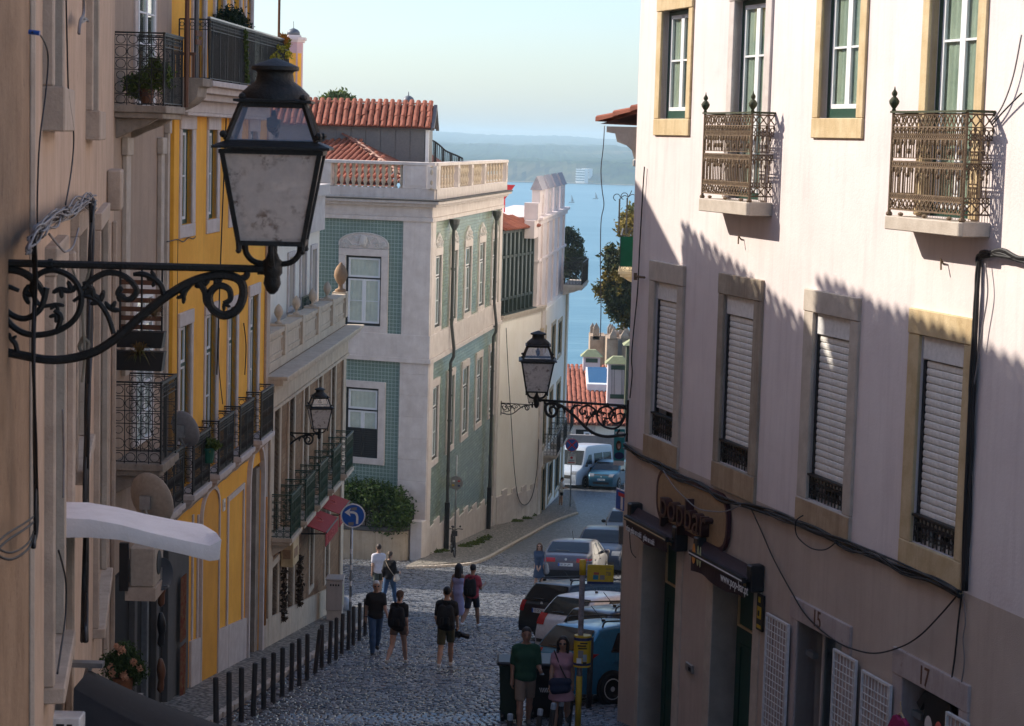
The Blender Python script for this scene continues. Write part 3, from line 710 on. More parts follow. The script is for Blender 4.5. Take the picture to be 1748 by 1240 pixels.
def balcony_R(fl,fr,we,wtop,zt_px,zb_px,rail_px,fin,label):
 """front-left px, front-right px of slab; depth solved from the wall end"""
 dep = .36 * K
 ua = RF.uz(fl,zb_px[0],dep)[0]; ub = RF.uz(fr,zb_px[1],dep)[0]; zb = RF.uz(fr,zb_px[1],dep)[1]; zt = RF.uz(fr,zt_px,dep)[1]; H = RF.uz(fr,rail_px,dep)[1] - zt - .05
 m = MB(RF.M); m.prism([(ub,.0),(ua,.0),(ua,dep - .04),(ua - .04,dep),(ub + .04,dep),(ub,dep - .04)],zb,zt,'xy'); s = m.build('balcony',M_['stone'],RB,bevel=.01)
 a,b,nf = ub + .05,ua - .05,dep - .05; zz = zt + .05
 q = MB(RF.M); ironpanel(q,(a,nf,zz),(1,0,0),b - a,H); q.build('front_panel',M_['rustiron'],s)
 for u in (a,b):
  q = MB(RF.M); ironpanel(q,(u,0,zz),(0,1,0),nf,H); q.build('side_panel',M_['rustiron'],s)
  q = MB(RF.M); q.tube([(u,nf,zt),(u,nf,zz + H + .03)],.022,6); q.lathe([(.03,0),(.045,.02),(.03,.05)],(u,nf,zt),8); q.build('post',M_['rustiron'],s)
 q = MB(RF.M); q.box(a - .03,b + .03,nf - .03,nf + .035,zz + H,zz + H + .025)
 for u in (a,b): q.box(u - .035,u + .035,0,nf - .032,zz + H,zz + H + .03)
 q.build('handrail',M_['mossiron'],s)
 for u in [b] + ([a] if fin > 1 else []):
  q = MB(RF.M); q.lathe([(.03,0),(.02,.03),(.035,.05),(.06,.09),(.065,.12),(.04,.16),(.02,.175),(.034,.2),(.036,.22),(.012,.26),(.004,.3)],(u,nf,zz + H + .025),10); q.build('finial',M_['mossiron'],s,smooth=True)
 q = MB(RF.M)
 for k in range(3): q.ell((a + (b - a) * (k + .5) / 3,nf,zt + .03),(.05,.03,.025),6,4)
 q.build('foot',M_['rustiron'],s)
balcony_R(1190.5,1274.7,1313,0,346,(360,369),194,2,'')
balcony_R(1507,1637.5,1684,0,380,(391,405),192,1,'')
# doors on the ground floor
for i,o in enumerate(lowh):
 l_,r_ = [(1087,1161),(1203,1296)][i]; ua,ub = RF.uz(l_,1120)[0],RF.uz(r_,1120)[0]
 w = surround(RF,RB,o,o[0] - ub,ua - o[1],.25,0,M_['stone'],.02,name='doorway',jd=.45)
 q = MB(RF.M); q.box(o[0] + .02,o[1] - .02,-.55,-.4,o[2],o[3]); q.build('door',M_['green'],w)
 q = MB(RF.M); frame_bars(q,o[0] + .1,o[1] - .1,o[3] - .95,o[3] - .25,-.4,-.37,.035); q.build('fanlight_frame',M_['ochrestone'],w)
 q = MB(RF.M)
 for x in (.12,.52):
  frame_bars(q,o[0] + (o[1] - o[0]) * x,o[0] + (o[1] - o[0]) * (x + .36),o[2] + .3,o[3] - 1.2,-.4,-.375,.05)
 q.build('door_panel',M_['green'],w)
M_['rustpaint'] = smat('rust brown print',(.14,.06,.03),.7)
for i,(o,num,lint,nx) in enumerate(((o15,'15',[(1353.5,1016),(1456,1064)],(1402,1060)),(o17,'17',[(1528.7,1103),(1658,1169)],(1586,1158)))):
 ua,ub = RF.uz(*lint[0])[0],RF.uz(*lint[1])[0]; zt = RF.uz(*lint[0])[1]
 w = surround(RF,RB,o,o[0] - ub,ua - o[1],zt - o[3],0,M_['rosystone2'],.03,name='shop_window',jd=.3)
 u,z = RF.uz(*nx); text('number',num,.34,readM(RF,u + .05,.046,z),M_['rustpaint'],w,.004,'CENTER',.8)
 q = MB(RF.M); frame_bars(q,o[0] + .05,o[1] - .25,o[2],o[3],-.3,-.25,.05); q.build('frame',M_['stonew'],w)
 q = MB(RF.M); q.box(o[0] + .1,o[1] - .3,-.285,-.275,o[2],o[3] - .05); q.build('pane',M_['glassd'],w)
 q = MB(RF.M); q.box(o[0] - .1,o[1] + .1,-1.3,-1.2,o[2],o[3]); q.build('room_back',M_['beige2'],w)
 q = MB(RF.M); q.box(o[1] - .25,o[1] + .02,-.2,-.12,o[3] - .5,o[3] - .42); q.build('bracket',M_['steel'],w)
 if i == 0:
  for k in range(3):
   q = MB(RF.M); rr = random.Random(k)
   for _ in range(26):
    c = Vector((o[0] + .45 + rr.uniform(-.16,.16),-.5 + rr.uniform(-.1,.1),o[3] - 1.0 - k * .75 + rr.uniform(-.22,.18))); q.ell(c,(.06,.03,.08),5,4)
   tag(q.build('hanging_plant',M_['leafdark']),['top','middle','lowest'][k] + ' small plant hanging behind the glass of shop window 15','plant','plants in the shop window')
# white wire shutters, folded back on the wall
for i,(l,r,zt_) in enumerate((((1318,1043),(1356,1062),0),((1433.5,1104),(1472,1127),0),((1482,1140),(1532,1159),0),((1627,1211),(1664,1240),0))):
 ua,zt = RF.uz(*l); ub,_ = RF.uz(*r); lo = RF.uz(l[0],l[1])[1]; z1 = lo - .02; z0 = -11.3
 L = ua - ub; q = MB(RF.M)
 s = tag(empty('wire_shutter',RF.P((ua + ub) / 2,.06,z0)),
   ['white wire mesh shutter folded back left of shop window 15','white wire mesh shutter folded back right of shop window 15','rust streaked white mesh shutter left of shop window 17','white mesh shutter at the bottom edge right of shop window 17'][i],'shutter','mesh shutters on the shop front')
 frame_bars(q,ub,ua,z0,z1,.06,.1,.03); q.build('frame',M_['shutbox'],s)
 q = MB(RF.M); n1 = max(3,int(L / .09)); n2 = int((z1 - z0) / .1)
 for k in range(1,n1): q.box(ub + L * k / n1 - .006,ub + L * k / n1 + .006,.074,.084,z0,z1)
 for k in range(1,n2): q.box(ub + .03,ua - .03,.086,.094,z0 + k * .1 - .006,z0 + k * .1 + .006)
 q.build('mesh',M_['wht'],s)
 q = MB(RF.M); q.box(ub + .03,ua - .03,.066,.07,z0,z1 - .03); q.build('backing',M_['rustpanel'],s)
# clothes hung at shop 17
def tee(u,z,n,w,h,mat,label,printm=None):
 q = MB(RF.M); pts = [(-.12,0),(-.3,-.06),(-.5,-.28),(-.38,-.36),(-.29,-.25),(-.28,-1),(.28,-1),(.29,-.25),(.38,-.36),(.5,-.28),(.3,-.06),(.12,0),(.06,-.05),(-.06,-.05)]
 q.prism([(u + a * w,z + b * h) for a,b in pts],n,n + .06); s = tag(q.build('shirt',mat,off=RF.P(u,n,z),bevel=.015),label,'shirt')
 q = MB(RF.M); q.tube([(u - .3 * w,n + .03,z - .08),(u,n + .03,z + .04),(u + .3 * w,n + .03,z - .08)],.012,5); q.tube(crv([(u,n + .03,z + .04),(u,n + .03,z + .1),(u + .03,n + .03,z + .13),(u + .02,n + .03,z + .17)],3),.007,5); q.build('hanger',M_['ochrestone'],s)
 if printm:
  for dx,mt in ((-.12,M_['redtext']),(.14,M_['rosystone'])):
   q = MB(RF.M); q.ell((u + dx * w,n + .065,z - .5 * h),(.1,.012,.14),8,6); q.build('print',mt,s)
  q = MB(RF.M); q.box(u - .28 * w,u + .26 * w,n + .061,n + .066,z - .8 * h,z - .6 * h); q.build('print',M_['wht'],s)
u,z = RF.uz(1590,1182); tee(u,z,-.12,1.0,.95,M_['plastic'],'black printed t-shirt hanging in the opening of shop 17',1)
u,z = RF.uz(1538,1222,.25); tee(u,z,.22,.62,.8,smat('magenta cloth',(.3,.01,.09),.8),'magenta t-shirt on a hanger at the bottom edge by shop 17')
# popbar sign
u0,z1 = RF.uz(1129,830); u1,_ = RF.uz(1249,871)
zt = RF.uz(1139,802)[1]; zb = RF.uz(1139,889)[1]
sg = empty('shop_sign',RF.P((u0 + u1) / 2,.03,zb),'rounded tan shop sign with raised dark brown letters above the plum awnings','sign')
def rrect(u0,u1,z0,z1,r,bul=.06,n=6):
 pts = []
 for cx,cz,a in ((u1 - r,z1 - r,0),(u0 + r,z1 - r,90),(u0 + r,z0 + r,180),(u1 - r,z0 + r,270)):
  for k in range(n + 1): t = math.radians(a + 90 * k / n); pts.append((cx + r * math.cos(t),cz + r * math.sin(t)))
 return pts
q = MB(RF.M); q.prism(rrect(min(u0,u1),max(u0,u1),zb,zt,.4 * (zt - zb)),.01,.07); q.build('board',smat('tan sign board',(.34,.22,.12),.6),sg)
q = MB(RF.M); pp = rrect(min(u0,u1),max(u0,u1),zb,zt,.4 * (zt - zb)); q.tube([(p[0],.045,p[1]) for p in pp],.045,4,closed=True); q.build('edge',smat('plum edge',(.05,.012,.018),.5),sg)
ul,zl = RF.uz(1145,862); ur,_ = RF.uz(1222,880)
text('letters','popbar',(ul - ur) / 2.75,readM(RF,ul,.13,RF.uz(1145,858)[1]),smat('brown sign letters',(.05,.016,.014),.45),sg,.075)
# shop awnings
def awning_R(ca,cb,fl,fr,vl,vr,label,words):
 """cassette top-left px and top-right px; front bar left/right px; valance bottom"""
 ua,za = RF.uz(*ca,.12); ub,zb_ = RF.uz(*cb,.12); dep = .3
 s = empty('awning',RF.P((ua + ub) / 2,.1,za - .3),label,'awning','plum awnings of the ice cream shop')
 zt = (za + zb_) / 2; fz = (RF.uz(*fl,dep)[1] + RF.uz(*fr,dep)[1]) / 2; vz = (RF.uz(*vl,dep)[1] + RF.uz(*vr,dep)[1]) / 2
 fa,fb = RF.uz(*fl,dep)[0],RF.uz(*fr,dep)[0]
 q = MB(RF.M); N = 8
 for k in range(N):
  t0,t1 = k / N,(k + 1) / N; sg_ = lambda t: -.05 * math.sin(math.pi * t)
  lp = lambda u_,v_,t: (u_ + (v_ - u_) * t,.1 + (dep - .1) * t,zt + (fz - zt) * t + sg_(t)); q.quad(lp(ua,fa,t0),lp(ub,fb,t0),lp(ub,fb,t1),lp(ua,fa,t1))
 q.build('canopy',M_['maroon'],s)
 q = MB(RF.M); q.box(fb - .02,fa + .02,dep - .02,dep + .04,fz - .06,fz + .02); q.build('front_bar',M_['plastic'],s)
 q = MB(RF.M); q.box(fb - .02,fa + .02,dep + .042,dep + .05,fz - .03,fz - .012); q.build('trim',M_['wht'] if words[0] == 'u' else M_['ochrestone'],s)
 q = MB(RF.M); N = 20; z0 = vz
 for k in range(N):
  x0,x1 = fb + (fa - fb) * k / N,fb + (fa - fb) * (k + 1) / N; w = lambda x: dep + .012 * math.sin(x * 9); h = lambda x: z0 + .03 * math.sin(x * 4)
  q.quad((x0,dep + .01,fz - .05),(x1,dep + .01,fz - .05),(x1,w(x1),h(x1)),(x0,w(x0),h(x0)))
 q.build('valance',M_['maroon'],s)
 for u in (ua,ub):
  q = MB(RF.M); q.box(u - .09,u + .09,0,.22,zt - .34,zt + .06); q.build('end_bracket',M_['plastic'],s,bevel=.02)
  q = MB(RF.M); q.tube([(u,.15,zt - .2),(u,dep - .02,fz - .03)],.02,5); q.build('arm',M_['plastic'],s)
 return s,fa,fb,fz,vz,dep
s,fa,fb,fz,vz,dep = awning_R((1083,866),(1160,903),(1069.5,880),(1139,921),(1071,910),(1137,945),'plum awning with white lettering about gelato, nearest the house corner','g')
zc = (fz + vz) / 2 - .04
text('lettering','artisan gelato on a stick    gelato on a stick',.15,readM(RF,fa - .08,dep + .035,zc),M_['wht'],s,.002,'LEFT',(fa - fb - .16) / 3.35)
s,fa,fb,fz,vz,dep = awning_R((1197,925),(1289,969),(1181,942),(1270,988),(1178,979),(1263,1015),'plum awning with orange drop emblem and web address, second from the house corner','u')
text('lettering','www.pop-bar.pt',.2,readM(RF,fa - (fa - fb) * .62,dep + .04,vz + .18),M_['wht'],s,.002,'LEFT',.78)
for k,(du,mt,r_) in enumerate(((.16,smat('orange print',(.75,.3,.06),.7),.075),(.33,smat('olive print',(.4,.4,.2),.7),.05),(.43,smat('pale olive print',(.5,.5,.28),.7),.03))):
 q = MB(RF.M); q.prism([(fa - du + r_ * math.sin(t) * (1 if math.cos(t) < 0 else .75),vz + .3 + .16 * math.cos(t)) for t in [j * math.pi / 6 for j in range(12)]],dep + .03,dep + .036); q.build('emblem',mt,s)
# small wall things
u,z = RF.uz(1302,1045); q = MB(RF.M); q.box(u - .1,u + .12,.01,.05,z - .28,z + .26); ys = tag(q.build('alarm_sign',M_['plastic'],off=RF.P(u,.01,z - .28),bevel=.01),'small black and yellow alarm plate beside the second green door','sign')
q = MB(RF.M); q.box(u - .06,u + .08,.051,.056,z - .1,z + .08); q.box(u - .06,u + .08,.051,.056,z - .24,z - .19); q.box(u - .02,u + .05,.051,.056,z + .14,z + .22); q.build('print',M_['yellowS'],ys)
q = MB(RF.M); q.box(u - .01,u + .05,.057,.061,z - .06,z + .02); q.build('print',M_['plastic'],ys)
u,z = RF.uz(1180,1142); q = MB(RF.M); q.box(u - .14,u + .14,.01,.05,z - .05,z + .09); e = tag(q.build('meter_plate',M_['steel'],off=RF.P(u,.01,z),bevel=.01),'small grey metal plate on the wall between the two green doors','plate')
q = MB(RF.M); q.box(u - .1,u,.051,.056,z - .02,z + .04); q.build('slot',M_['plastic'],e)
for px,py,lb in ((1268,405,'first'),(1615,446,'second')):
 u,z = RF.uz(px,py); q = MB(RF.M); q.tube([(u + .06,.0,z - .04),(u,.07,z + .02),(u - .05,.09,z - .1)],.012,5); tag(q.build('wall_hook',M_['rustiron'],off=RF.P(u,0,z)),'small rusty iron hook in the wall under the %s ornate balcony' % ('shorter' if lb == 'first' else 'longer'),'hook')
# cables on the right-hand house
def cable(fac,pts,r,mat,label,n=.05,name='cable',cat='cable',sub=8,group=None):
 P3 = [fac.P(fac.uz(p[0],p[1])[0],p[2] if len(p) > 2 else n,fac.uz(p[0],p[1])[1]) for p in pts]
 q = MB(); q.tube(crv(P3,sub),r,5); return tag(q.build(name,mat,off=P3[0],smooth=True),label,cat,group)
bpts = [(1072,762),(1100,778),(1132,795),(1165,812),(1208,832),(1240,849),(1290,864),(1340,877),(1400,905),(1455,927),(1500,948),(1550,968),(1600,990),(1647,1010)]
q = MB(); rr = random.Random(2)
for k in range(9):
 pts = []
 for i,(x,y) in enumerate(bpts):
  u,z = RF.uz(x,y); pts.append(RF.P(u,.06 + rr.uniform(-.02,.03),z + rr.uniform(-.05,.05) - (.05 if i % 2 else 0) * rr.random()))
 q.tube(crv(pts,5),.014,5)
tag(q.build('cable_bundle',M_['cable'],off=pts[0],smooth=True),'sagging bundle of black cables along the pink and cream boundary of the corner house','cables')
q = MB();
for k in range(6):
 pts = [RF.P(RF.uz(x,y)[0] + rr.uniform(-.035,.035),.05 + rr.uniform(-.02,.03),RF.uz(x,y)[1]) for x,y in ((1652,1008),(1657,900),(1662,780),(1668,660),(1673,540),(1676,470),(1678,440))]
 pts += [RF.P(RF.uz(x,y)[0],.08,RF.uz(x,y)[1] + rr.uniform(-.07,.07)) for x,y in ((1690,432),(1720,436),(1765,442),(1900,460),(2100,486))]
 q.tube(crv(pts,4),.022,5)
tag(q.build('cable_riser',M_['cable'],off=pts[0],smooth=True),'thick black cables rising beside the last roller shutter and bending off right','cables')
cable(RF,[(1290,866),(1310,910),(1330,955),(1360,1010),(1385,1050),(1420,1083),(1455,1104),(1500,1115),(1545,1105),(1580,1085),(1615,1050),(1646,1014)],.011,M_['cable'],'thin black cable hanging in a deep loop above shop windows 15 and 17',.08)
cable(RF,[(1152,803),(1170,830),(1190,850),(1212,868),(1240,873),(1262,872),(1286,862)],.01,M_['cablegrey'],'pale thin cable drooping in front of the tan shop sign',.2)
cable(RF,[(1646,1014),(1640,1060),(1634,1120),(1628,1170),(1634,1205)],.012,M_['cable'],'dark cable dropping straight below the cable riser',.03)
cable(RF,[(1648,1014),(1652,1060),(1648,1090),(1650,1130),(1644,1175),(1640,1215)],.009,M_['cablegrey'],'wavy thin cable beside the dark drop cable',.03)
cable(RF,[(1382,880),(1370,890),(1372,915),(1395,935),(1420,938),(1440,925)],.01,M_['cable'],'cable loop hanging below the third roller shutter',.1)
cable(RF,[(1104,285),(1101,330),(1096,420),(1092,500),(1086,560),(1082,610),(1083,640),(1079,680)],.012,M_['cable'],'thin black cable running down the wall near the house corner',.04)
cable(RF,[(1700,210),(1720,180),(1738,130),(1752,60)],.01,M_['cablegrey'],'thin wire rising right of the longer ornate balcony',.06)
cable(RF,[(1702,213),(1722,190),(1752,160)],.01,M_['cable'],'short dark wire right of the longer ornate balcony',.06)
cable(RF,[(1690,450),(1694,500),(1685,560),(1678,610),(1670,660)],.009,M_['cablegrey'],'loose thin wire beside the cable riser',.06)
cable(RF,[(1086,875),(1080,905),(1082,940),(1090,952)],.009,M_['cable'],'small dark wire hanging under the corner awning',.05)
# wall anchor near the first roller shutter
u,z = RF.uz(1100,473); q = MB(RF.M); q.tube([(u - .15,.05,z),(u + .1,.12,z)],.02,6); q.box(u + .08,u + .12,.1,.15,z - .06,z + .06); tag(q.build('wall_anchor',M_['rustiron'],off=RF.P(u,0,z)),'short iron anchor on the wall left of the first roller shutter','anchor')
# ------------------------------------------------------------------ neighbour behind the corner: eaves, balcony
CP = RF.P(UC,0,0)
EH = empty('neighbour_house',(CP.x + 1.2,CP.y + 2.5,gz(CP.y)),'house hidden behind the pink corner, showing its tiled eaves and green balcony','house')
dirv = Vector((CP.x,CP.y,0)).normalized(); NF = Fac((CP.x + .3,CP.y + .05),(CP.x + .3 + 12 * math.sin(.44),CP.y + 12 * math.cos(.44)),1)
ez = at(1085,215,32).z
q = MB(NF.M); q.box(0,12,-6,0,-14,ez - .3); q.build('wall',M_['beige'],EH)
q = MB(NF.M); prof = [(0,-.62),(.1,-.55),(.14,-.42),(.24,-.34),(.42,-.28),(.46,-.14),(.62,-.12),(.62,-.02),(0,-.02)]
q = MB(NF.M); q.add([(u,n_ + .25,ez + z_) for u in (-.02,12) for n_,z_ in prof],[(j,j + 1,9 + j + 1,9 + j) for j in range(8)] + [tuple(range(9)),tuple(range(17,8,-1))]); q.build('cornice',M_['stone'],EH)
tq = MB(); tq.add([(-.09,0,0),(-.06,0,.06),(0,0,.085),(.06,0,.06),(.09,0,0),(-.075,.42,.02),(-.05,.42,.065),(0,.42,.085),(.05,.42,.065),(.075,.42,.02)],[(j,j + 1,6 + j,5 + j) for j in range(4)] + [(0,4,3,2,1)])
_t = tq.build('roof_tile',M_['tile'],fix=False); TILE = _t.data; bpy.data.objects.remove(_t)
q = MB(NF.M); q.quad((0,1.0,ez + .02),(12,1.0,ez + .02),(12,-6,ez + 2.1),(0,-6,ez + 2.1)); q.build('roof_bed',M_['tiledark'],EH,fix=False)
rs = math.atan2(2.08,7)
for i in range(7):
 for j in range(6):
  p = NF.P(.02 + i * .2,1.06 - j * .33 * math.cos(rs),ez + .06 + j * .33 * math.sin(rs)); inst('roof_tile',TILE,EH,p,Matrix.Rotation(NF.ang + math.pi,3,'Z') @ Matrix.Rotation(rs - .1,3,'X') @ Matrix.Rotation(RND.uniform(-.05,.05),3,'Z'),(1.15,1,1.2))
# string of small mouldings under it
for py,dx in ((258,.25),(278,.12)):
 z = at(1080,py,34).z; q = MB(NF.M); q.box(1.0,12,.0,.25 + dx * 1.3,z - .1,z + .08); q.build('moulding',M_['stone'],EH,bevel=.02)
# ------------------------------------------------------------------ left side of the street
def bars_panel(m,A,ux,L,H,pitch=.1,motif=1):
 A = Vector(A); ux = Vector(ux); P = lambda x,z: A + ux * x + Vector((0,0,z)); n = max(2,round(L / pitch)); d = L / n
 for z,r in ((.04,.012),(H * .82,.01),(H - .02,.018)): m.tube([P(0,z),P(L,z)],r,4)
 for k in range(n + 1): m.tube([P(k * d,.04),P(k * d,H - .02)],.009 if k % 8 else .016,4)
 if motif:
  for k in range(n):
   x = (k + .5) * d; m.tube([P(x + d * .42 * math.cos(t),H * .9 + d * .42 * math.sin(t)) for t in [j * math.pi / 3 for j in range(6)]],.008,4,closed=True)
   if motif > 1: m.ell(P(x,H * .5),(d * .25,d * .25,.1),5,4); m.ell(P(x,H * .2),(d * .25,d * .25,.08),5,4)
def scroll_panel(m,A,ux,L,H,cell=.2):
 """light wrought iron of rings and hoops"""
 A = Vector(A); ux = Vector(ux); P = lambda x,z: A + ux * x + Vector((0,0,z)); n = max(2,round(L / cell)); d = L / n; rows = max(2,int(H / d))
 for k in range(n + 1): m.tube([P(k * d,0),P(k * d,H)],.009,4)
 for z in [0.03,H * .16,H * .5,H * .66,H * .84,H - .02]: m.tube([P(0,z),P(L,z)],.009,4)
 for k in range(n):
  for z,r in ((.08,.4),(.25,.48),(.42,.35),(.58,.4),(.75,.46),(.92,.38)):
   m.tube([P((k + .5) * d + r * d * math.cos(t),H * z + r * d * .9 * math.sin(t)) for t in [j * math.pi / 5 for j in range(10)]],.007,4,closed=True)
def lbalc(fac,root,u0,u1,zt,dep,H,mat,rail,thick=.14,pitch=.1,motif=1,ends='scroll',corbel=True,name='balcony'):
 m = MB(fac.M); m.box(u0,u1,.003,dep,zt - thick * .55,zt); m.box(u0 + .05,u1 - .05,.003,dep - .06,zt - thick,zt - thick * .55 - .002)
 if corbel:
  for u in (u0 + .15,u1 - .3): m.prism([(.003,zt - thick - .32),(.003,zt - thick - .002),(dep * .8,zt - thick - .002),(dep * .55,zt - thick - .12),(dep * .3,zt - thick - .2)],u,u + .15,'yz')
 s = m.build(name,mat,root,bevel=.008)
 a,b,n = u0 + .05,u1 - .05,dep - .05
 q = MB(fac.M); bars_panel(q,(a,n,zt),(1,0,0),b - a,H,pitch,motif); q.build('front_railing',rail,s)
 for u in (a,b):
  q = MB(fac.M)
  if ends == 'scroll': scroll_panel(q,(u,0,zt),(0,1,0),n,H - .01,.17)
  else: bars_panel(q,(u,0,zt),(0,1,0),n,H,pitch,1)
  q.build('side_railing',rail,s)
 q = MB(fac.M); q.box(a - .02,b + .02,n - .025,n + .025,zt + H - .004,zt + H + .022)
 for u in (a,b): q.box(u - .022,u + .022,0,n - .027,zt + H - .004,zt + H + .02); q.tube([(u,n,zt),(u,n,zt + H)],.02,4)
 q.build('handrail',rail,s); return s
_tile_protos = {}
def tile_mesh(mat,w=.22,l=.42):
 key = (mat.name,w,l)
 if key not in _tile_protos:
  q = MB(); a,b = w * .5,w * .42; q.add([(-a,0,.0),(-a * .66,0,.06),(0,0,.085),(a * .66,0,.06),(a,0,0),(-b,l,.015),(-b * .66,l,.065),(0,l,.08),(b * .66,l,.065),(b,l,.015)],
   [(5 + j,6 + j,1 + j,j) for j in range(4)] + [(4,3,2,1,0)]); q.add([(a,0,.0),(w * .75,0,-.03),(w * .25 + a,l,-.03)],[(0,1,2)])
  o = q.build('roof_tile',mat,fix=False); _tile_protos[key] = o.data; bpy.data.objects.remove(o)
 return _tile_protos[key]
def roof_tiles(root,O,ux,us,nu,nv,mat,inside=None,limit=300,w=.22,l=.36,name='roof_tile',bed=True,rnd=.02):
 O,ux,us = Vector(O),Vector(ux).normalized(),Vector(us).normalized(); nn = ux.cross(us)
 if nn.z < 0: nn = -nn
 R = Matrix((ux,us,nn)).transposed(); me = tile_mesh(mat,w * .86,l * 1.2); cnt = 0; rest = MB()
 src = [v.co.copy() for v in me.vertices]; sf = [tuple(p.vertices) for p in me.polygons]
 for j in range(nv):
  for i in range(nu):
   a,b = (i + .5) * w,j * l
   if inside and not inside(a,b): continue
   p = O + ux * (a + RND.uniform(-1,1) * rnd * .5) + us * b + nn * (.02 + RND.uniform(0,1) * rnd)
   Q = R @ Matrix.Rotation(RND.uniform(-1,1) * rnd * 1.5,3,'Z')
   if cnt < limit: inst(name,me,root,p,Q); cnt += 1
   else: rest.add([p + Q @ v for v in src],sf)
 if rest.v: tag(rest.build('roof_tile_field',mat,root,fix=False),kind='stuff')
 return nn
# ------------- B1: the near beige house
B1F = Fac((-.75 - .17 * 29,29),(-.75 - .17 * 5,5))
def eave_at(fac,u): return 4.25 * K
B1 = empty('beige_house',B1F.P(B1F.L * .4,-1,-10),'beige plastered house at the left edge, seen along its wall with stone window surrounds','house')
def colu(fac,px,py=600): return fac.uz(px,py)[0]
# windows: (px_left, px_right, top_y at left px, bottom_y)
def lrect(fac,pl,pr,yt,yb,py=None):
 a,b = fac.uz(pl,(yt + yb) / 2)[0],fac.uz(pr,(yt + yb) / 2)[0]; pm = (pl + pr) / 2; return (min(a,b),max(a,b),fac.uz(pm,yb)[1],fac.uz(pm,yt)[1])
b1w = [lrect(B1F,76,92,-160,150),lrect(B1F,78,96,460,1120),lrect(B1F,121,137,395,770),lrect(B1F,161,175,385,1010),lrect(B1F,148,158,-120,190)]
EZ = 5.1 * K
wall(B1F,0,B1F.L,-14,EZ,b1w,M_['beige'],'wall',B1,.3,depth=7)
for i,o in enumerate(b1w):
 sw = .16 if i else .2
 w = surround(B1F,B1,o,sw,sw,.2,.3 if i in (0,4) else .12,M_['beigestone'],.07,.14)
 casement(B1F,w,o,-.18,M_['green'],M_['white'],M_['glassd'],2,(.4,.7),.05,.05,.08)
# near pilaster, string course
q = MB(B1F.M); ua,ub = B1F.uz(44,600)[0],B1F.L; q.box(ua,ub,.003,.02,-14,EZ - .05); q.build('pilaster',M_['brownstone'],B1,bevel=.03)
q = MB(B1F.M); q.box(ua - .1,ua - .002,.003,.05,-14,EZ - .05); q.build('pilaster_edge',M_['beigestone'],B1,bevel=.02)
ud = B1F.uz(186,330)[0]; zd0,zd1 = B1F.uz(180,362)[1],B1F.uz(180,292)[1]
q = MB(B1F.M); q.box(ud - .1,ud + 1.2,.003,.2,zd0,zd1); q.build('stone_block',M_['beigestone'],B1,bevel=.02)
for px,w_ in ((113,.22),(178,.25),(190,.2)):
 u = colu(B1F,px); q = MB(B1F.M); q.box(u - w_ / 2,u + w_ / 2,.003,.075,-13,B1F.uz(px,430)[1] if px < 150 else B1F.uz(px,380)[1]); q.build('stone_strip',M_['beigestone'],B1,bevel=.015)
# eaves with clay tiles all along the left houses: they throw the scalloped shadow across the street
def eaves(fac,root,u0,u1,z,over=.55,up=2.6,slope=.42,limit=60):
 q = MB(fac.M); q.box(u0,u1,-.2,over * .55,z - .14,z - .002); q.box(u0,u1,-.2,over * .3,z - .3,z - .142); q.build('cornice',M_['stonew'],root)
 q = MB(fac.M); q.add([(u0,over * .8,z),(u1,over * .8,z),(u1,-up,z + (up + over) * slope),(u0,-up,z + (up + over) * slope)],[(0,1,2,3)]); q.build('roof',M_['tiledark'],root,fix=False)
 us = (fac.n * -1 + Vector((0,0,slope))).normalized(); roof_tiles(root,fac.P(u0,over,z + .02),fac.u,us,int((u1 - u0) / .24),3,M_['tile'],None,limit,.24,.4,rnd=.05)
eaves(B1F,B1,-.1,19,EZ)
# ------------- B2
B2F = Fac((-5.56,33.0),(-5.68,29.0))
B2 = empty('balcony_house',B2F.P(2,-1,-10),'narrow grey beige house with planted iron balconies, between beige and yellow houses','house')
wall(B2F,0,B2F.L,-14,4.45 * K,[],M_['beige2'],'wall',B2,.2,depth=7)
eaves(B2F,B2,-.1,B2F.L,4.45 * K)
for px,w_,t,b in ((211,.3,235,640),(270,.25,235,640),(280,.12,200,640)):
 u = B2F.uz(px,400)[0]; q = MB(B2F.M); q.box(u - w_ / 2,u + w_ / 2,.003,.08,B2F.uz(px,b)[1],B2F.uz(px,t)[1]); q.box(u - w_ * .7,u + w_ * .7,.003,.11,B2F.uz(px,t)[1] - .28,B2F.uz(px,t)[1]); q.build('stone_strip',M_['stone'],B2,bevel=.01)
for yt,yb,door in ((-20,180,1),(640,788,1)):
 d = .74 * K
 zs_ = B2F.uz(240,yb,.4)[1]; H = 1.1 if yt < 0 else 1.28
 s = lbalc(B2F,B2,B2F.L - (1.5 if yt < 0 else 1.25),B2F.L + .05,zs_,d,H,M_['dirtystone'],M_['black'],.2,.1,1)
 o = (1.6,2.9,zs_ + .02,zs_ + 2.5); w = surround(B2F,B2,o,.18,.18,.2,0,M_['stonew'],.04,name='balcony_door')
 q = MB(B2F.M); q.box(o[0],o[1],.004,.02,o[2],o[3]); q.build('pane',M_['glassd'],w)
 q = MB(B2F.M); frame_bars(q,o[0],o[1],o[2],o[3],.005,.05,.07); q.box((o[0] + o[1]) / 2 - .04,(o[0] + o[1]) / 2 + .04,.02,.05,o[2] + .07,o[3] - .07)
 for k in range(1,5): q.box(o[0] + .07,o[1] - .07,.021,.045,o[2] + .5 * k - .015,o[2] + .5 * k + .015)
 q.build('frame',M_['white'],w)
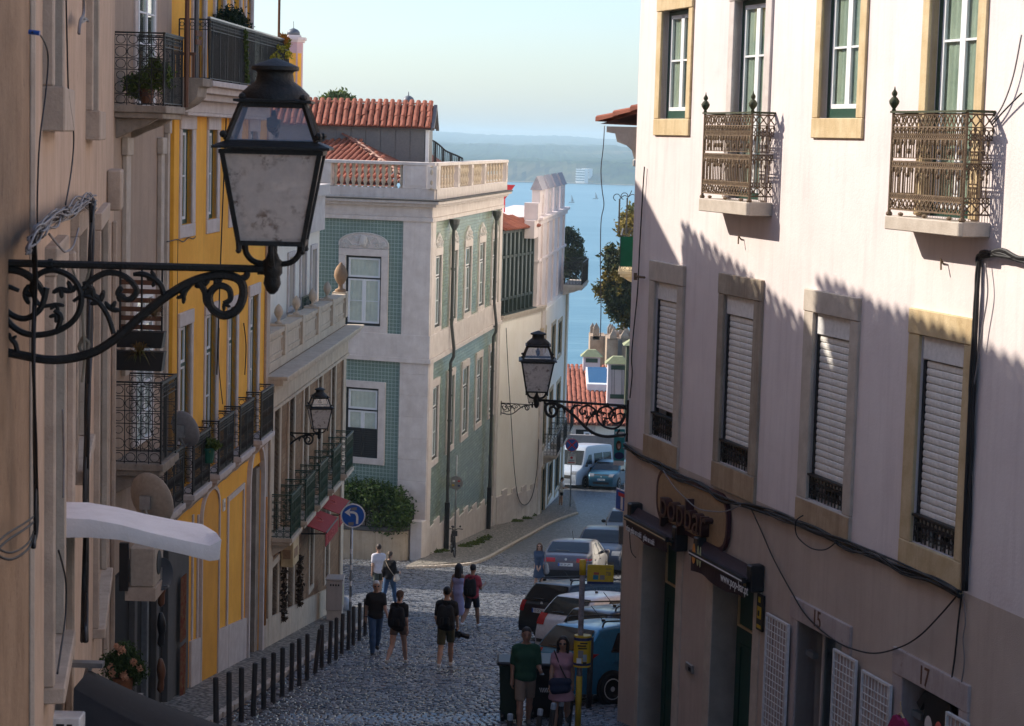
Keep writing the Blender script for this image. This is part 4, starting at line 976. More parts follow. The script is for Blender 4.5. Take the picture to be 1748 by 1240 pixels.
# end wall of near balcony faces us: louvred screen above the lower balcony
zs_ = B2F.uz(240,590,.4)[1]
q = MB(B2F.M); u = B2F.L - .05
sc = empty('louvre_screen',B2F.P(u,.35,zs_),'brown slatted screen standing above the planters of the lower iron balcony','screen')
for k in range(7):
 z = zs_ + .12 + k * .14; q = MB(B2F.M); q.box(u - .05,u - .02,.08,.76,z,z + .075); q.build('slat',M_['rustpaint'],sc)
q = MB(B2F.M)
for n_ in (.08,.42,.74): q.box(u - .018,u,n_,n_ + .03,zs_,zs_ + 1.2)
q.build('frame',M_['black'],sc)
for k,(z0,h) in enumerate(((0,.25),(-.36,.3))):
 q = MB(B2F.M); q.prism([(.05,zs_ + z0),(.8,zs_ + z0),(.84,zs_ + z0 + h),(.02,zs_ + z0 + h)],u + .01,u + .24,'yz'); tag(q.build('planter',M_['black2'],off=B2F.P(u,.4,zs_ + z0)),['upper','lower'][k] + ' dark green planter box on the lower iron balcony','planter','planters on the iron balcony')
# ------------- Y: yellow house
YF = Fac((-4.98,42.5),(-5.5,33))
Y = empty('yellow_house',YF.P(YF.L * .5,-2,-11),'ochre yellow house with black iron balconies, white trim and a long roof terrace','house')
yu = [(lrect(YF,309,327,221,383),lrect(YF,305.5,332,197,405)),(lrect(YF,354.6,370,222,374),lrect(YF,352,373.5,200,397.5)),(lrect(YF,392,406,224,365),lrect(YF,390,410,202,387)),(lrect(YF,425,438,225,357),lrect(YF,423,441,203,378))]
yd = [(lrect(YF,305,324,556,860),lrect(YF,302,327,532,860)),(lrect(YF,349.5,367,536,830),lrect(YF,347,371,518,830)),(lrect(YF,388,402,524,800),lrect(YF,386,405,507,800)),(lrect(YF,424.5,438,505,775),lrect(YF,422,441,486,775))]
bzl = [YF.uz(350,835,.3)[1]] * 4
zt_y = YF.uz(350,140,.3)[1]
slab_z = YF.uz(346,832,.33)[1]
yd = [((o[0],o[1],slab_z + .02,o[3]),s) for o,s in yd]
arch_r = lrect(YF,421,443,800,1128)
wall(YF,.75 * K,YF.L,-14,zt_y - .2,[o for o,s in yu] + [o for o,s in yd] + [arch_r],M_['yellow'],'wall',Y,.22,depth=7)
for i,(o,s) in enumerate(yu):
 w = surround(YF,Y,o,o[0] - s[0],s[1] - o[1],s[3] - o[3],o[2] - s[2],M_['stonew'],.03); casement(YF,w,o,-.08,M_['green'],M_['white'],M_['glassd'],2,(.5,),.06,.05,.08,M_['curtaing'])
for i,(o,s) in enumerate(yd):
 w = surround(YF,Y,o,o[0] - s[0],s[1] - o[1],s[3] - o[3],0,M_['stonew'],.03,name='balcony_door'); casement(YF,w,o,-.08,M_['green'],M_['white'],M_['glassd'],2,(.2,.6),.06,.05,.08,M_['curtaing'],transom=o[3] - .75)
 c = (o[0] + o[1]) / 2; lbalc(YF,Y,c - .78,c + .78,slab_z,.34 * K,1.02,M_['stonew'],M_['black'],.18,.085,2)
c = (yd[0][0][0] + yd[0][0][1]) / 2 + 2.3; lbalc(YF,Y,c - .78,c + .62,slab_z,.34 * K,1.02,M_['stonew'],M_['black'],.18,.085,2)
# roof terrace, attic behind
cor = MB(YF.M)
for k,(a,b,n_) in enumerate(((.0,.1,.62),(.1,.22,.5),(.22,.34,.36),(.34,.56,.16),(.56,.62,.22))): cor.box(1.7 * K,YF.L - .02,.003,n_ * K,zt_y - b + .001,zt_y - a)
cor.build('terrace_cornice',M_['stonew'],Y,bevel=.01)
q = MB(YF.M); bars_panel(q,(1.8 * K,.53 * K,zt_y),(1,0,0),YF.L - .1 - 1.8 * K,1.08,.085,1)
for k in range(7): x = 1.8 * K + (YF.L - 1.8 * K) * k / 6.1; q.tube([(x,.53 * K,zt_y),(x,.5 * K,zt_y + 1.1)],.018,4)
q.build('terrace_railing',M_['black'],Y)
q = MB(YF.M); q.box(1.78 * K,YF.L - .05,.505 * K,.555 * K,zt_y + 1.08,zt_y + 1.11); q.build('handrail',M_['steel'],Y)
q = MB(YF.M); bars_panel(q,(YF.L - .1,.05,zt_y),(0,1,0),.5 * K,1.08,.085,1); q.build('terrace_side_railing',M_['black'],Y)
q = MB(YF.M); q.prism([(.0,zt_y - .62),(.0,zt_y + .02),(.66,zt_y + .02),(.66,zt_y - .12),(.58,zt_y - .14),(.56,zt_y - .3),(.44,zt_y - .42),(.3,zt_y - .5)],YF.L + .02,YF.L + .75,'yz'); q.build('stone_corbel',M_['dirtystone'],Y,bevel=.01)
AT = 2.0
aw = [lrect(YF,398,412,-120,62),lrect(YF,424,434,-120,68)]
ah = [(2.3 * K,2.9 * K,zt_y + .05,zt_y + 2.4),(3.5 * K,4.2 * K,zt_y + .05,zt_y + 2.4),(5.0 * K,5.8 * K,zt_y + .05,zt_y + 2.4),(6.7 * K,7.6 * K,zt_y + .05,zt_y + 2.4)]
attic_top = 3.9 * K
wall(YF,1.95 * K,YF.L,zt_y - .1,attic_top,ah,M_['yellow'],'attic_wall',Y,.2,depth=6,n0=-.15)
for o in ah:
 w = surround(YF,Y,o,.13,.13,.15,0,M_['stonew'],-.1,name='terrace_door',jd=.2); casement(YF,w,o,-.25,M_['green'],M_['white'],M_['glassd'],2,(.4,.75),.06,.05,.08)
q = MB(YF.M); q.prism([(1.95 * K,3.9 * K),(YF.L,3.9 * K),(YF.L,4.2 * K),(8 * K,4.85 * K),(6 * K,5.35 * K),(1.95 * K,5.6 * K)],-6,-.02); q.build('attic_gable',M_['yellow'],Y)
# ground floor: trims, blind panels, doors
def trimrect(fac,root,o,w,mat,n=.02,name='trim',arch=0):
 q = MB(fac.M); frame_bars(q,o[0],o[1],o[2],o[3],.002,n,w,0.001); return q.build(name,mat,root)
gz_y = lambda u: gz((YF.p + YF.u * u).y)
pan = lrect(YF,386,414,838,1110); trimrect(YF,Y,pan,.11,M_['stonew'],.035,'blind_window_trim')
dl = lrect(YF,341,369,850,1200); dl = (dl[0],dl[1],gz_y(dl[0]) - .2,YF.uz(355,838)[1])
q = MB(YF.M); r_ = (dl[1] - dl[0]) / 2; pts = [(dl[1] - r_ + r_ * math.cos(t),dl[3] - r_ * .6 + r_ * .6 * math.sin(t)) for t in [j * math.pi / 10 for j in range(11)]]
q.prism(pts + [(dl[0],dl[2]),(dl[1],dl[2])],.004,.03); dd = q.build('arched_door',M_['ochredoor'],Y)
q = MB(YF.M); q.tube([(dl[1] + .04,.02,dl[2])] + [(p[0] + (.04 if p[0] > dl[0] + r_ else -.04),.02,p[1] + .03) for p in pts] + [(dl[0] - .04,.02,dl[2])],.055,4); q.build('door_trim',M_['stonew'],dd)
for pl,pr in ((322,340),(369.5,386),(386,417)):
 a,b = sorted((YF.uz(pl,1150)[0],YF.uz(pr,1120)[0])); q = MB(YF.M); q.add([(a,n_,z_) for n_ in (.003,.05) for z_ in (-12.6,gz_y(a) + .95)] + [(b,n_,z_) for n_ in (.003,.05) for z_ in (-12.6,gz_y(b) + .95)],
  [(0,1,3,2),(4,6,7,5),(1,5,7,3),(2,3,7,6),(0,4,5,1),(0,2,6,4)]); q.build('plinth_stone',M_['stonew'],Y)
for px in (327,336):
 u = YF.uz(px,1000)[0]; q = MB(YF.M); q.box(u - .05,u + .05,.003,.03,gz_y(u) + .97,YF.uz(px,880)[1]); q.build('trim',M_['stonew'],Y)
a,b,z0,z1 = arch_r; q = MB(YF.M); q.box(a - .02,b + .02,-.5,-.42,-12.8,z1 + .1); dd = q.build('portal_door',M_['dark'],Y)
q = MB(YF.M); q.box(a,a + .42,-.4,-.02,-12.8,z1 - .1); q.build('portal_reveal',M_['dirtystone'],dd)
q = MB(YF.M); q.tube([(a - .06,.03,-12.8)] + [((a + b) / 2 - (b - a) * .55 * math.cos(t),.03,z1 - .25 + (b - a) * .5 * math.sin(t)) for t in [j * math.pi / 8 for j in range(9)]] + [(b + .06,.03,-12.8)],.09,4); q.build('portal_arch',M_['stonew'],dd)
for t in range(6):
 q = MB(YF.M); t0,t1 = t * math.pi / 6,(t + 1) * math.pi / 6; c = (a + b) / 2; r0,r1 = (b - a) * .5,(b - a) * .5
 q.add([(c - r0 * math.cos(t0),-.02,z1 - .25 + r1 * math.sin(t0)),(c - r0 * math.cos(t1),-.02,z1 - .25 + r1 * math.sin(t1)),(c - r0 * math.cos(t1),-.02,z1 + .35),(c - r0 * math.cos(t0),-.02,z1 + .35)],[(0,1,2,3)]); q.build('arch_stone',M_['yellow'],dd,fix=False)
u = YF.uz(446,950)[0]; q = MB(YF.M); q.tube([(u,.08,YF.uz(446,1065)[1]),(u,.08,YF.uz(446,850)[1])],.05,8); tag(q.build('downpipe',smat('orange painted pipe',(.5,.2,.03),.5),off=YF.P(u,0,-10),smooth=True),'orange painted drainpipe at the far end of the yellow ground floor','pipe')
q = MB(YF.M); u0 = .05; q.box(.74 * K,.74 * K + .42,.003,.06,-13,zt_y - .66); q.build('quoin',M_['beigestone'],Y,bevel=.01)
u,z = YF.uz(381,862); q = MB(YF.M); q.box(u - .09,u + .09,.003,.03,z - .12,z + .12); hn = tag(q.build('house_number',M_['plate'],off=YF.P(u,.02,z)),'small white number plate between the blind window and the yellow arched door','sign')
text('digits','8',.15,readM(YF,u,.034,z),M_['navy'],hn,.001,'CENTER')
# dark shop front below the balcony house
q = MB(B2F.M); gq = gz((B2F.p + B2F.u * 2).y); SF = empty('dark_shop',B2F.P(2,.05,gq),'dark shop front with hanging colourful cloths under the balcony house','shop')
q = MB(B2F.M); q.box(.1,B2F.L + .4,.004,.06,gq - .5,gq + 2.9); q.build('dark_opening',M_['dark'],SF)
for k,(u,mt,w_) in enumerate(((.15,M_['greydark'],.5),(1.4,M_['greydark'],.25),(2.3,M_['steel'],.12),(3.2,M_['greydark'],.2))):
 q = MB(B2F.M); q.box(u,u + w_,.05,.16,gq - .5,gq + 3); q.build('post',mt,SF,bevel=.01)
q = MB(YF.M); gy = gz_y(9 * K); q.box(8.3 * K,YF.L - .02,.004,.05,gy - .4,YF.uz(318,900)[1]); q.build('grey_pier',M_['greydark'],SF)
for k,(z,h) in enumerate(((2.3,1.2),(1.0,1.1))):
 q = MB(YF.M); N = 8; u = 8.85 * K
 for i in range(N): q.quad((u + .05 * i,.12 + .03 * (i % 2),gy + z),(u + .05 * (i + 1),.12 + .03 * ((i + 1) % 2),gy + z),(u + .05 * (i + 1) + .03,.12 + .03 * ((i + 1) % 2),gy + z - h),(u + .05 * i + .03,.12 + .03 * (i % 2),gy + z - h))
 tag(q.build('hanging_cloth',M_['paisley'],off=YF.P(u,.2,gy + z)),['upper','lower'][k] + ' red patterned cloth hanging at the dark shop front','cloth','cloths at the dark shop')
for k,z in enumerate((2.2,1.5,.7)):
 q = MB(B2F.M); q.tube(crv([(2.0,.3,gq + z + .3),(2.0,.32,gq + z),(2.0,.3,gq + z - .3)],4),[.03,.05,.07,.08,.07,.05,.06,.06,.02][:9],8); tag(q.build('bag',[M_['bagbrown'],M_['plastic'],M_['bagbrown']][k],off=B2F.P(2,.3,gq + z),smooth=True),['uppermost brown leather bag','black bag in the middle of the column','lowest brown leather bag'][k] + ' hung by the dark shop','bag','bags at the dark shop')
# ------------- T: brown tiled house
TF = Fac((-4.38,53.5),(-5.025,41.6))
T = empty('tiled_house',TF.P(TF.L * .5,-2,-13),'brown tiled house with green iron balconies and urns on its roof parapet','house')
ztc = TF.uz(525,597)[1]; ztp = TF.uz(588,503)[1]
M_['browntile'] = tilemat('brown wall tiles',TF.ang,(.3,.15),(.27,.15,.08),(.15,.08,.04),(.36,.23,.14),.6,'brick')
tw = [lrect(TF,491.5,499.5,672,880),lrect(TF,516.5,523.5,648,850),lrect(TF,541,547,632,830),lrect(TF,563.5,570,614,800),lrect(TF,464,475,692,900)]
tsl = TF.uz(492,907,.3)[1]
tw = [(a,b,tsl + .02,c) for a,b,_,c in tw]
cz = sum(o[3] for o in tw[:4]) / 4; tw = [(a,b,c,cz) for a,b,c,_ in tw]
tg = [lrect(TF,462,472,963,1080),lrect(TF,489,499,945,1040),lrect(TF,527,533,900,1000),lrect(TF,554,560,890,985)]
zg1 = TF.uz(467,965)[1]; tg = [(a,b,max(c,gz(48 * K) + .7 + .153 * 1.1 * (a - 6) * 0.9),zg1) for a,b,c,_ in tg]
wall(TF,0,TF.L,-15,ztc,tw + tg,M_['browntile'],'wall',T,.18,depth=2.2)
for o in tw:
 w = surround(TF,T,o,.16,.16,.2,0,M_['creamstone'],.04,name='balcony_door'); casement(TF,w,o,-.1,M_['green'],M_['white'],M_['glassd'],2,(.3,.7),.05,.04,.06,M_['curtaing'])
 c = (o[0] + o[1]) / 2; lbalc(TF,T,c - .72,c + .72,tsl,.5 * K,1.0,M_['creamstone'],M_['greenrail'],.18,.1,2)
for o in tg:
 w = surround(TF,T,o,.14,.14,.16,.14,M_['creamstone'],.04); casement(TF,w,o,-.1,M_['green'],M_['white'],M_['glassd'],2,(.5,),.05,.04,.06)
q = MB(TF.M); q.add([(a,n_,z_) for a,zz in ((0,gz(53.5 * K) + .8),(TF.L,gz(42.7 * K) + .9)) for n_ in (.003,.05) for z_ in (-15,zz)],[(0,1,3,2),(4,6,7,5),(1,5,7,3),(2,3,7,6),(0,2,6,4),(0,4,5,1)]); q.build('plinth',M_['creamstone'],T)
for px,w_ in ((583,.5),(461,.5)):
 u = TF.uz(px,800)[0]; q = MB(TF.M); q.box(max(0.0,u - w_ / 2),u + w_ / 2,.003,.055,-14.5,ztc - .4); q.build('pilaster',M_['creamstone'],T,bevel=.01)
q = MB(TF.M)
for a,b,n_ in ((0,.08,.5),(.08,.2,.4),(.2,.36,.22),(.36,.8,.08),(.8,.88,.12)): q.box(-.3 if n_ > .2 else -.05,TF.L,.003,n_,ztc - b + .001,ztc - a)
q.build('cornice',M_['creamstone'],T,bevel=.008)
q = MB(TF.M); q.box(0,TF.L,-.3,-.05,ztc,ztp - .1); q.box(-.05,TF.L,-.36,.01,ztp - .098,ztp); q.box(-.03,TF.L,-.33,-.02,ztc + .001,ztc + .22); q.build('parapet',M_['creamstone'],T)
NB = 5
for k in range(NB):
 a,b = TF.L * k / NB + .22,TF.L * (k + 1) / NB - .22; q = MB(TF.M); frame_bars(q,a,b,ztc + .32,ztp - .2,-.049,-.025,.05); q.build('parapet_panel',M_['creamstone'],T)
 q = MB(TF.M); q.box(a - .4,a - .05,-.38,.03,ztc + .23,ztp + .05); q.build('parapet_pier',M_['creamstone'],T,bevel=.01)
 uu,zz = a - .22,ztp + .05
 q = MB(TF.M); s_ = 1.0 if k == 0 else .56; q.lathe([(.16,0),(.16,.06),(.07,.1),(.06,.2),(.1,.24),(.16,.34),(.2,.46),(.18,.6),(.12,.72),(.05,.8),(.02,.84)],(0,0,0),12); M0 = q.M; q.v = [TF.P(uu,-.17,zz) + (v - TF.P(0,0,0)) * s_ for v in q.v]; q.build('pine_cone_urn' if k == 0 else 'urn',M_['brownstone'] if k == 0 else M_['creamstone'],T,smooth=True)
# set back top floor
zt2 = TF.uz(545,332,-.75)[1]; _ue = TF.uz(545,440,-.75)[0]
uw = [(_ue + d,_ue + d + .8,ztc + .9,TF.uz(520,432,-.75)[1]) for d in (.75,2.6,4.6)]
wall(TF,_ue,TF.L,ztc - .2,zt2,uw,M_['whitewall'],'upper_wall',T,.18,depth=5,n0=-.75)
for o in uw:
 q = MB(TF.M); frame_bars(q,o[0] - .14,o[1] + .14,o[2] - .1,o[3] + .16,-.749,-.7,.14); w = q.build('window',M_['stonew'],T,bevel=.008); casement(TF,w,o,-.83,M_['green'],M_['white'],M_['glassd'],2,(.5,),.05,.04,.06)
q = MB(TF.M); q.box(_ue - .2,TF.L,-5.5,-.5,zt2,zt2 + .3); q.box(_ue - .1,TF.L,-5.5,-.62,zt2 - 1.0,zt2 - .002); q.build('upper_cornice',M_['stonew'],T)
q = MB(TF.M); bars_panel(q,(_ue + 2.3,-.62,ztc + .1),(1,0,0),1.5,1.0,.12,1); q.build('window_guard',M_['greenrail'],T)
q = MB(TF.M); q.box(0.0,TF.L,-2.2,-.05,ztc - .3,ztc - .05); q.build('terrace_floor',M_['stone'],T)
# stone sign box, plaques, red awnings
u,z = TF.uz(487,940,.1); q = MB(TF.M); q.box(u - .42,u + .42,.06,.36,z - .32,z + .42); q.box(u - .5,u + .5,.06,.44,z + .422,z + .5); sb = tag(q.build('sign_box',M_['ochrestone'],off=TF.P(u,.06,z),bevel=.01),'ochre box sign under the green balconies of the brown tiled house','sign')
q = MB(TF.M); q.box(u - .2,u + .25,.361,.37,z - .12,z + .1); q.box(u + .421,u + .43,.12,.3,z - .12,z + .1); q.build('print',M_['brownstone'],sb)
GARL = []
for px,lb in ((478,'left'),(505,'right')):
 u = TF.uz(px,985)[0]; za,zb = TF.uz(px,1055)[1] if px < 490 else TF.uz(px,1030)[1],TF.uz(px,955)[1]; bl = [(tuple(TF.P(u,.1,za + (zb - za) * k / 9)),.1) for k in range(10)]; GARL.append((bl,lb))
for k,(pa,pb,py,words) in enumerate(((511,533,903,'S.VIDEA'),(536,555,870,'EMUL'))):
 ua,za = TF.uz(pa,py); ub,zb = TF.uz(pb,py - (24 if k == 0 else 18)); z = (za + zb) / 2; dep = .62 * K
 s = empty('awning',TF.P((ua + ub) / 2,0,z),['nearer','farther'][k] + ' red cloth awning on the brown tiled house, beside the blue arrow sign','awning','red awnings')
 q = MB(TF.M); q.add([(ub,.05,z + .16),(ua,.05,z + .16),(ua,dep,z - .06),(ub,dep,z - .06),(ub,.05,z + .14),(ua,.05,z + .14),(ua,dep,z - .08),(ub,dep,z - .08)],[(0,1,2,3),(7,6,5,4),(0,3,7,4),(1,5,6,2)]); q.build('canopy',M_['red'],s)
 q = MB(TF.M); q.box(ub,ua,dep - .02,dep,z - .42,z - .082); q.build('valance',M_['red'],s)
 text('lettering',words,.26,readM(TF,ua - .06,dep + .006,z - .26),M_['redtext'],s,.002,'LEFT',(ua - ub) / (len(words) * .19))
 q = MB(TF.M)
 for u in (ua - .04,ub + .04): q.tube([(u,.04,z - .12),(u,dep - .03,z - .1)],.02,5)
 q.tube([(ub,dep,z - .07),(ua,dep,z - .07)],.022,6); q.build('frame',M_['black'],s)
 q = MB(TF.M); q.tube([((ua + ub) / 2 + .2 * math.cos(t),dep * .45 + .13 * math.sin(t),z + .175 - (dep * .45 + .13 * math.sin(t)) / dep * .22) for t in [j * math.pi / 8 for j in range(12)]],.012,4); q.build('emblem',M_['redtext'],s)
# ------------------------------------------------------------------ G: the green tiled corner palace
_c = ground(722,955) / K; GC = (_c.x,_c.y)
def off(c,b,l): return (c[0] + l * math.sin(math.radians(b)),c[1] + l * math.cos(math.radians(b)))
GF = Fac(GC,off(GC,-70,20)); GS = Fac(off(GC,8,17),GC)
G = empty('green_house',GF.P(3,-3,-16.5),'green tiled corner mansion with roof balustrade, carved window crests and red tiled roof','house')
M_['gtile'] = tilemat('green pattern tiles',GF.ang,(.15,.15),(.2,.28,.235),(.07,.14,.12),(.42,.49,.45),.3,'rosette')
M_['gtile2'] = tilemat('green glazed wall tiles',GS.ang,(.28,.14),(.26,.32,.24),(.16,.23,.16),(.42,.5,.38),.22,'brick')
zT = GF.uz(620,378)[1]; zB1 = GF.uz(635,602)[1]; zBase = -19.5; zBal = GF.uz(620,274)[1]; zPl = GF.uz(620,336)[1]
w1 = lrect(GF,590,651,437,556); w2 = lrect(GF,590,646,662,781)
wall(GF,0,20 * K,zBase,zT + .3,[w1,w2],M_['gtile'],'front_wall',G,.2,depth=.3)
sw_ = [(739.5,750,435,553),(767,777.5,428,545),(792,802,421,534),(816,825,416,524),(838,846,410,513)]
sl_ = [(737.5,747.5,653,775),(763.5,774,640,757),(788,798,626,740),(812,821,614.5,725),(834,842,604,706)]
swu = [lrect(GS,*r) for r in sw_]; slu = [lrect(GS,*r) for r in sl_]
zu = (sum(o[2] for o in swu) / 5,sum(o[3] for o in swu) / 5); zl = (sum(o[2] for o in slu) / 5,sum(o[3] for o in slu) / 5)
swu = [(a,b,*zu) for a,b,_,_ in swu]; slu = [(a,b,*zl) for a,b,_,_ in slu]
# same bays on both floors
for k in range(5):
 a = (swu[k][0] + slu[k][0]) / 2; b = (swu[k][1] + slu[k][1]) / 2; swu[k] = (a,b,*zu); slu[k] = (a,b,*zl)
GL = GS.L
wall(GS,0,GL,zBase,zT + .3,swu + slu,M_['gtile2'],'side_wall',G,.2,depth=.3)
# corner pilaster, bands, cornice, balustrade
pw = GF.uz(688,480)[0]
def both(z0,z1,n,name,mat,u0=.0,bev=.01):
 """a moulding running along both faces, mitred at the corner by overlap-free butting"""
 q = MB(GF.M); q.box(u0 - 0 if u0 else -n * 1.05,20 * K,.003,n,z0,z1); p = q.build(name,mat,G,bevel=bev)
 q = MB(GS.M); q.box(0,GL - .002,.003,n,z0 + .002,z1 - .002); q.build(name,mat,G,bevel=bev); return p
zz = [zBase,zB1 - .25,zB1 + .62,zT]
q = MB(GF.M); q.box(-.08,pw,.003,.1,zBase,zT + .12); q.build('corner_pilaster',M_['rosystone'],G,bevel=.012)
q = MB(GS.M); q.box(GL - .75,GL + .01,.003,.1,zBase,zT + .118); q.build('corner_pilaster',M_['rosystone'],G,bevel=.012)
q = MB(GS.M); q.box(0,.7,.003,.1,zBase,zT + .018); q.build('end_pilaster',M_['rosystone'],G,bevel=.012)
for k in range(9):
 z = zBase + 3.4 + k * .85
 if z < zB1 - .4: q = MB(GF.M); q.box(-.1,pw + .01,.101,.112,z,z + .82); q.build('pilaster_stone',M_['rosystone'],G,bevel=.008); q = MB(GS.M); q.box(GL - .76,GL - .04,.101,.112,z,z + .82); q.build('pilaster_stone',M_['rosystone'],G,bevel=.008)
b0 = GF.uz(640,610)[1]; b1 = GF.uz(640,600)[1]; b2 = GF.uz(640,568)[1]
both(b0 - .12,b0 + .06,.2,'belt_moulding',M_['rosystone']); both(b0 + .062,b2,.125,'belt_course',M_['rosystone'])
zc0 = GF.uz(620,372)[1]; zc1 = GF.uz(620,345)[1]
both(zc0 - .06,zc0 + .1,.16,'frieze_moulding',M_['rosystone']); both(zc0 + .102,zc1 - .1,.12,'frieze',M_['rosystone']); both(zc1 - .098,zc1 + .02,.34,'cornice',M_['stonew']); both(zc1 + .022,zc1 + .13,.5,'cornice',M_['stonew'])
both(zc1 + .132,zc1 + .2,.56,'cornice_top',M_['greydark'],bev=.02)
# balustrade: plinth, rails, dies, balusters
bp0,bp1 = zc1 + .2,GF.uz(620,319)[1]
def balustrade(fac,u0,u1,dies,n0):
 q = MB(fac.M); q.box(u0,u1,n0 - .34,n0 + .02,bp0 - .2,bp1); q.build('balustrade_plinth',M_['stonew'],G)
 q = MB(fac.M); q.box(u0 - .02,u1 + .02,n0 - .38,n0 + .06,zBal - .13,zBal); q.build('balustrade_rail',M_['rosystone'],G,bevel=.015)
 for a,b in dies:
  q = MB(fac.M); q.box(a,b,n0 - .36,n0 + .03,bp1 + .001,zBal - .131); q.build('balustrade_die',M_['rosystone'],G,bevel=.01)
  q = MB(fac.M); frame_bars(q,a + .1,b - .1,bp1 + .12,zBal - .25,n0 + .031,n0 + .05,.03); q.build('die_panel',M_['rosystone'],G)
 return
hb = zBal - .131 - bp1
q = MB(); q.lathe([(.085,0),(.085,.06),(.05,.09),(.055,.14),(.085,.24),(.088,.32),(.06,.42),(.045,.47),(.06,.5),(.045,.53),(.06,.58),(.086,.68),(.088,.76),(.055,.9),(.085,.94),(.085,1)],(0,0,0),8); _o = q.build('baluster',M_['creamstone'],smooth=True); BAL = _o.data; bpy.data.objects.remove(_o)
def balusters(fac,a,b,n,n0):
 for k in range(n): inst('baluster',BAL,G,fac.P(a + (b - a) * (k + .5) / n,n0 - .17,bp1),None,(1,1,hb))
n0 = .25
ud0 = GF.uz(688,300,n0)[0]; ue = GF.uz(565,300,n0)[0]
balustrade(GF,-.25,20 * K,[(-.2,ud0),(ue,ue + 1.0)],n0); balusters(GF,ud0,ue,12,n0); balusters(GF,ue + 1.0,ue + 1 + (ue - ud0),12,n0)
dv = [GS.uz(px,300,n0)[0] for px in (746,783,806,828)] ; ds = [(u - .22,u + .22) for u in dv]
balustrade(GS,0,GL + .2,[(GL - .45,GL + .22),(0,.4)] + ds,n0)
ed = [GL - .45] + [x for d in ds for x in (d[1],d[0])] + [.4]
for k in range(0,len(ed),2): balusters(GS,ed[k + 1],ed[k],7,n0)
q = MB(GF.M); q.box(4,20 * K,-7,-.1,bp0 - .4,bp0 - .22); q.build('terrace_floor',M_['stone'],G)
# window surrounds
for o,t,b in ((w1,.28,.3),(w2,.28,.25)):
 l = o[0] - GF.uz(666,500)[0] if o is w1 else .28
 w = surround(GF,G,o,.3,.3,t,b,M_['rosystone'],.07)
 fo = (o[0],o[1],o[2],o[3]); casement(GF,w,fo,-.04,M_['black2'],M_['white'],M_['glass'],2,(.5,) if o is w1 else (.44,),.085,.075,.1,M_['curtain'],transom=o[3] - (o[3] - o[2]) * .32)
 if o is w1:
  c = (o[0] + o[1]) / 2; hw = (o[1] - o[0]) / 2 + .3; zb = o[3] + t + .012
  q = MB(GF.M); N = 16; q.prism([(c - hw,zb + .002)] + [(c - hw * math.cos(math.pi * k / N) * 1.0,zb + .1 + .52 * math.sin(math.pi * k / N) ** .8) for k in range(N + 1)] + [(c + hw,zb + .002)],.003,.06); q.build('pediment',M_['rosystone'],w)
  q = MB(GF.M); rr = random.Random(4)
  for k in range(70):
   t_ = rr.uniform(-1,1); h = .05 + .46 * math.sqrt(max(0,1 - t_ * t_)) * rr.random(); a_ = rr.uniform(0,6.28)
   q.tube([(c + t_ * hw * .9 + .11 * math.cos(a_ + s) * (1 - s / 5),.07,zb + h + .07 * math.sin(a_ + s) * (1 - s / 5)) for s in (0,1,2,3,4)],.03,5)
  q.ell((c,.08,zb + .3),(.18,.1,.24),10,6); q.tube([(c - hw * math.cos(math.pi * k / N),.07,zb + .1 + .52 * math.sin(math.pi * k / N) ** .8) for k in range(N + 1)],.03,5); q.build('crest_carving',M_['carve'],w)
 else:
  z1 = o[2] + (o[3] - o[2]) * .42
  for a,b in ((o[0] + .03,(o[0] + o[1]) / 2 - .01),((o[0] + o[1]) / 2 + .01,o[1] - .03)):
   q = MB(GF.M); frame_bars(q,a,b,o[2] + .02,z1,-.03,.0,.08);
   for k in range(11): z = o[2] + .12 + k * (z1 - o[2] - .2) / 11; q.box(a + .08,b - .08,-.03,-.008,z,z + .05)
   q.box(a + .07,b - .07,-.032,-.03,o[2] + .05,z1 - .05); q.build('louvre_shutter',M_['black2'],w)
for row,crest in ((swu,1),(slu,0)):
 for o in row:
  w = surround(GS,G,o,.16,.16,.3,.25,M_['rosystone'],.06)
  casement(GS,w,o,-.03,M_['black2'],M_['white'],M_['glassd'],2,(.5,),.07,.05,.08,M_['curtain'],transom=o[3] - (o[3] - o[2]) * .3)
  if crest:
   c = (o[0] + o[1]) / 2; hw = (o[1] - o[0]) / 2 + .16; zb = o[3] + .31; q = MB(GS.M); rr = random.Random(int(c * 10))
   q.prism([(c - hw,zb),(c - hw * .8,zb + .3),(c - hw * .3,zb + .5),(c,zb + .6),(c + hw * .3,zb + .5),(c + hw * .8,zb + .3),(c + hw,zb)],.003,.06)
   for k in range(22): t_ = rr.uniform(-.85,.85); q.ell((c + t_ * hw,.07,zb + .06 + (.5 - .45 * abs(t_)) * rr.random()),(.07,.05,.06),5,4)
   q.build('crest_carving',M_['carve'],w)
   q = MB(GS.M); q.box(o[0] - .16,o[1] + .16,.003,.05,b2 + .002,o[2] - .26); q.build('window_apron',M_['rosystone'],w)
for px,lo,y0 in ((765,947,383),(838,910,368)):
 u = GS.uz(px - 1,500)[0]; z0 = GS.uz(px - 9,lo)[1]; zt = GS.uz(px,y0)[1]
 q = MB(GS.M); q.tube([(u,.2,zt),(u,.2,b2 + .1),(u,.32,b0 + .1),(u,.32,b0 - .25),(u,.2,b0 - .5),(u,.2,z0)],.07,8); q.lathe([(.08,-.25),(.2,0),(.22,.2),(.1,.2)],(u,.22,zt),8)
 for k in range(6): q.lathe([(.09,0),(.09,.08)],(u,.2,z0 + 1.5 + k * 2.1),8)
 p = q.build('drainpipe',M_['pipe'],G); q = MB(GS.M); q.tube([(u,.2,z0 - .3),(u,.2,z0 + 2.3)],.11,8); q.build('pipe_shoe',M_['black2'],p)
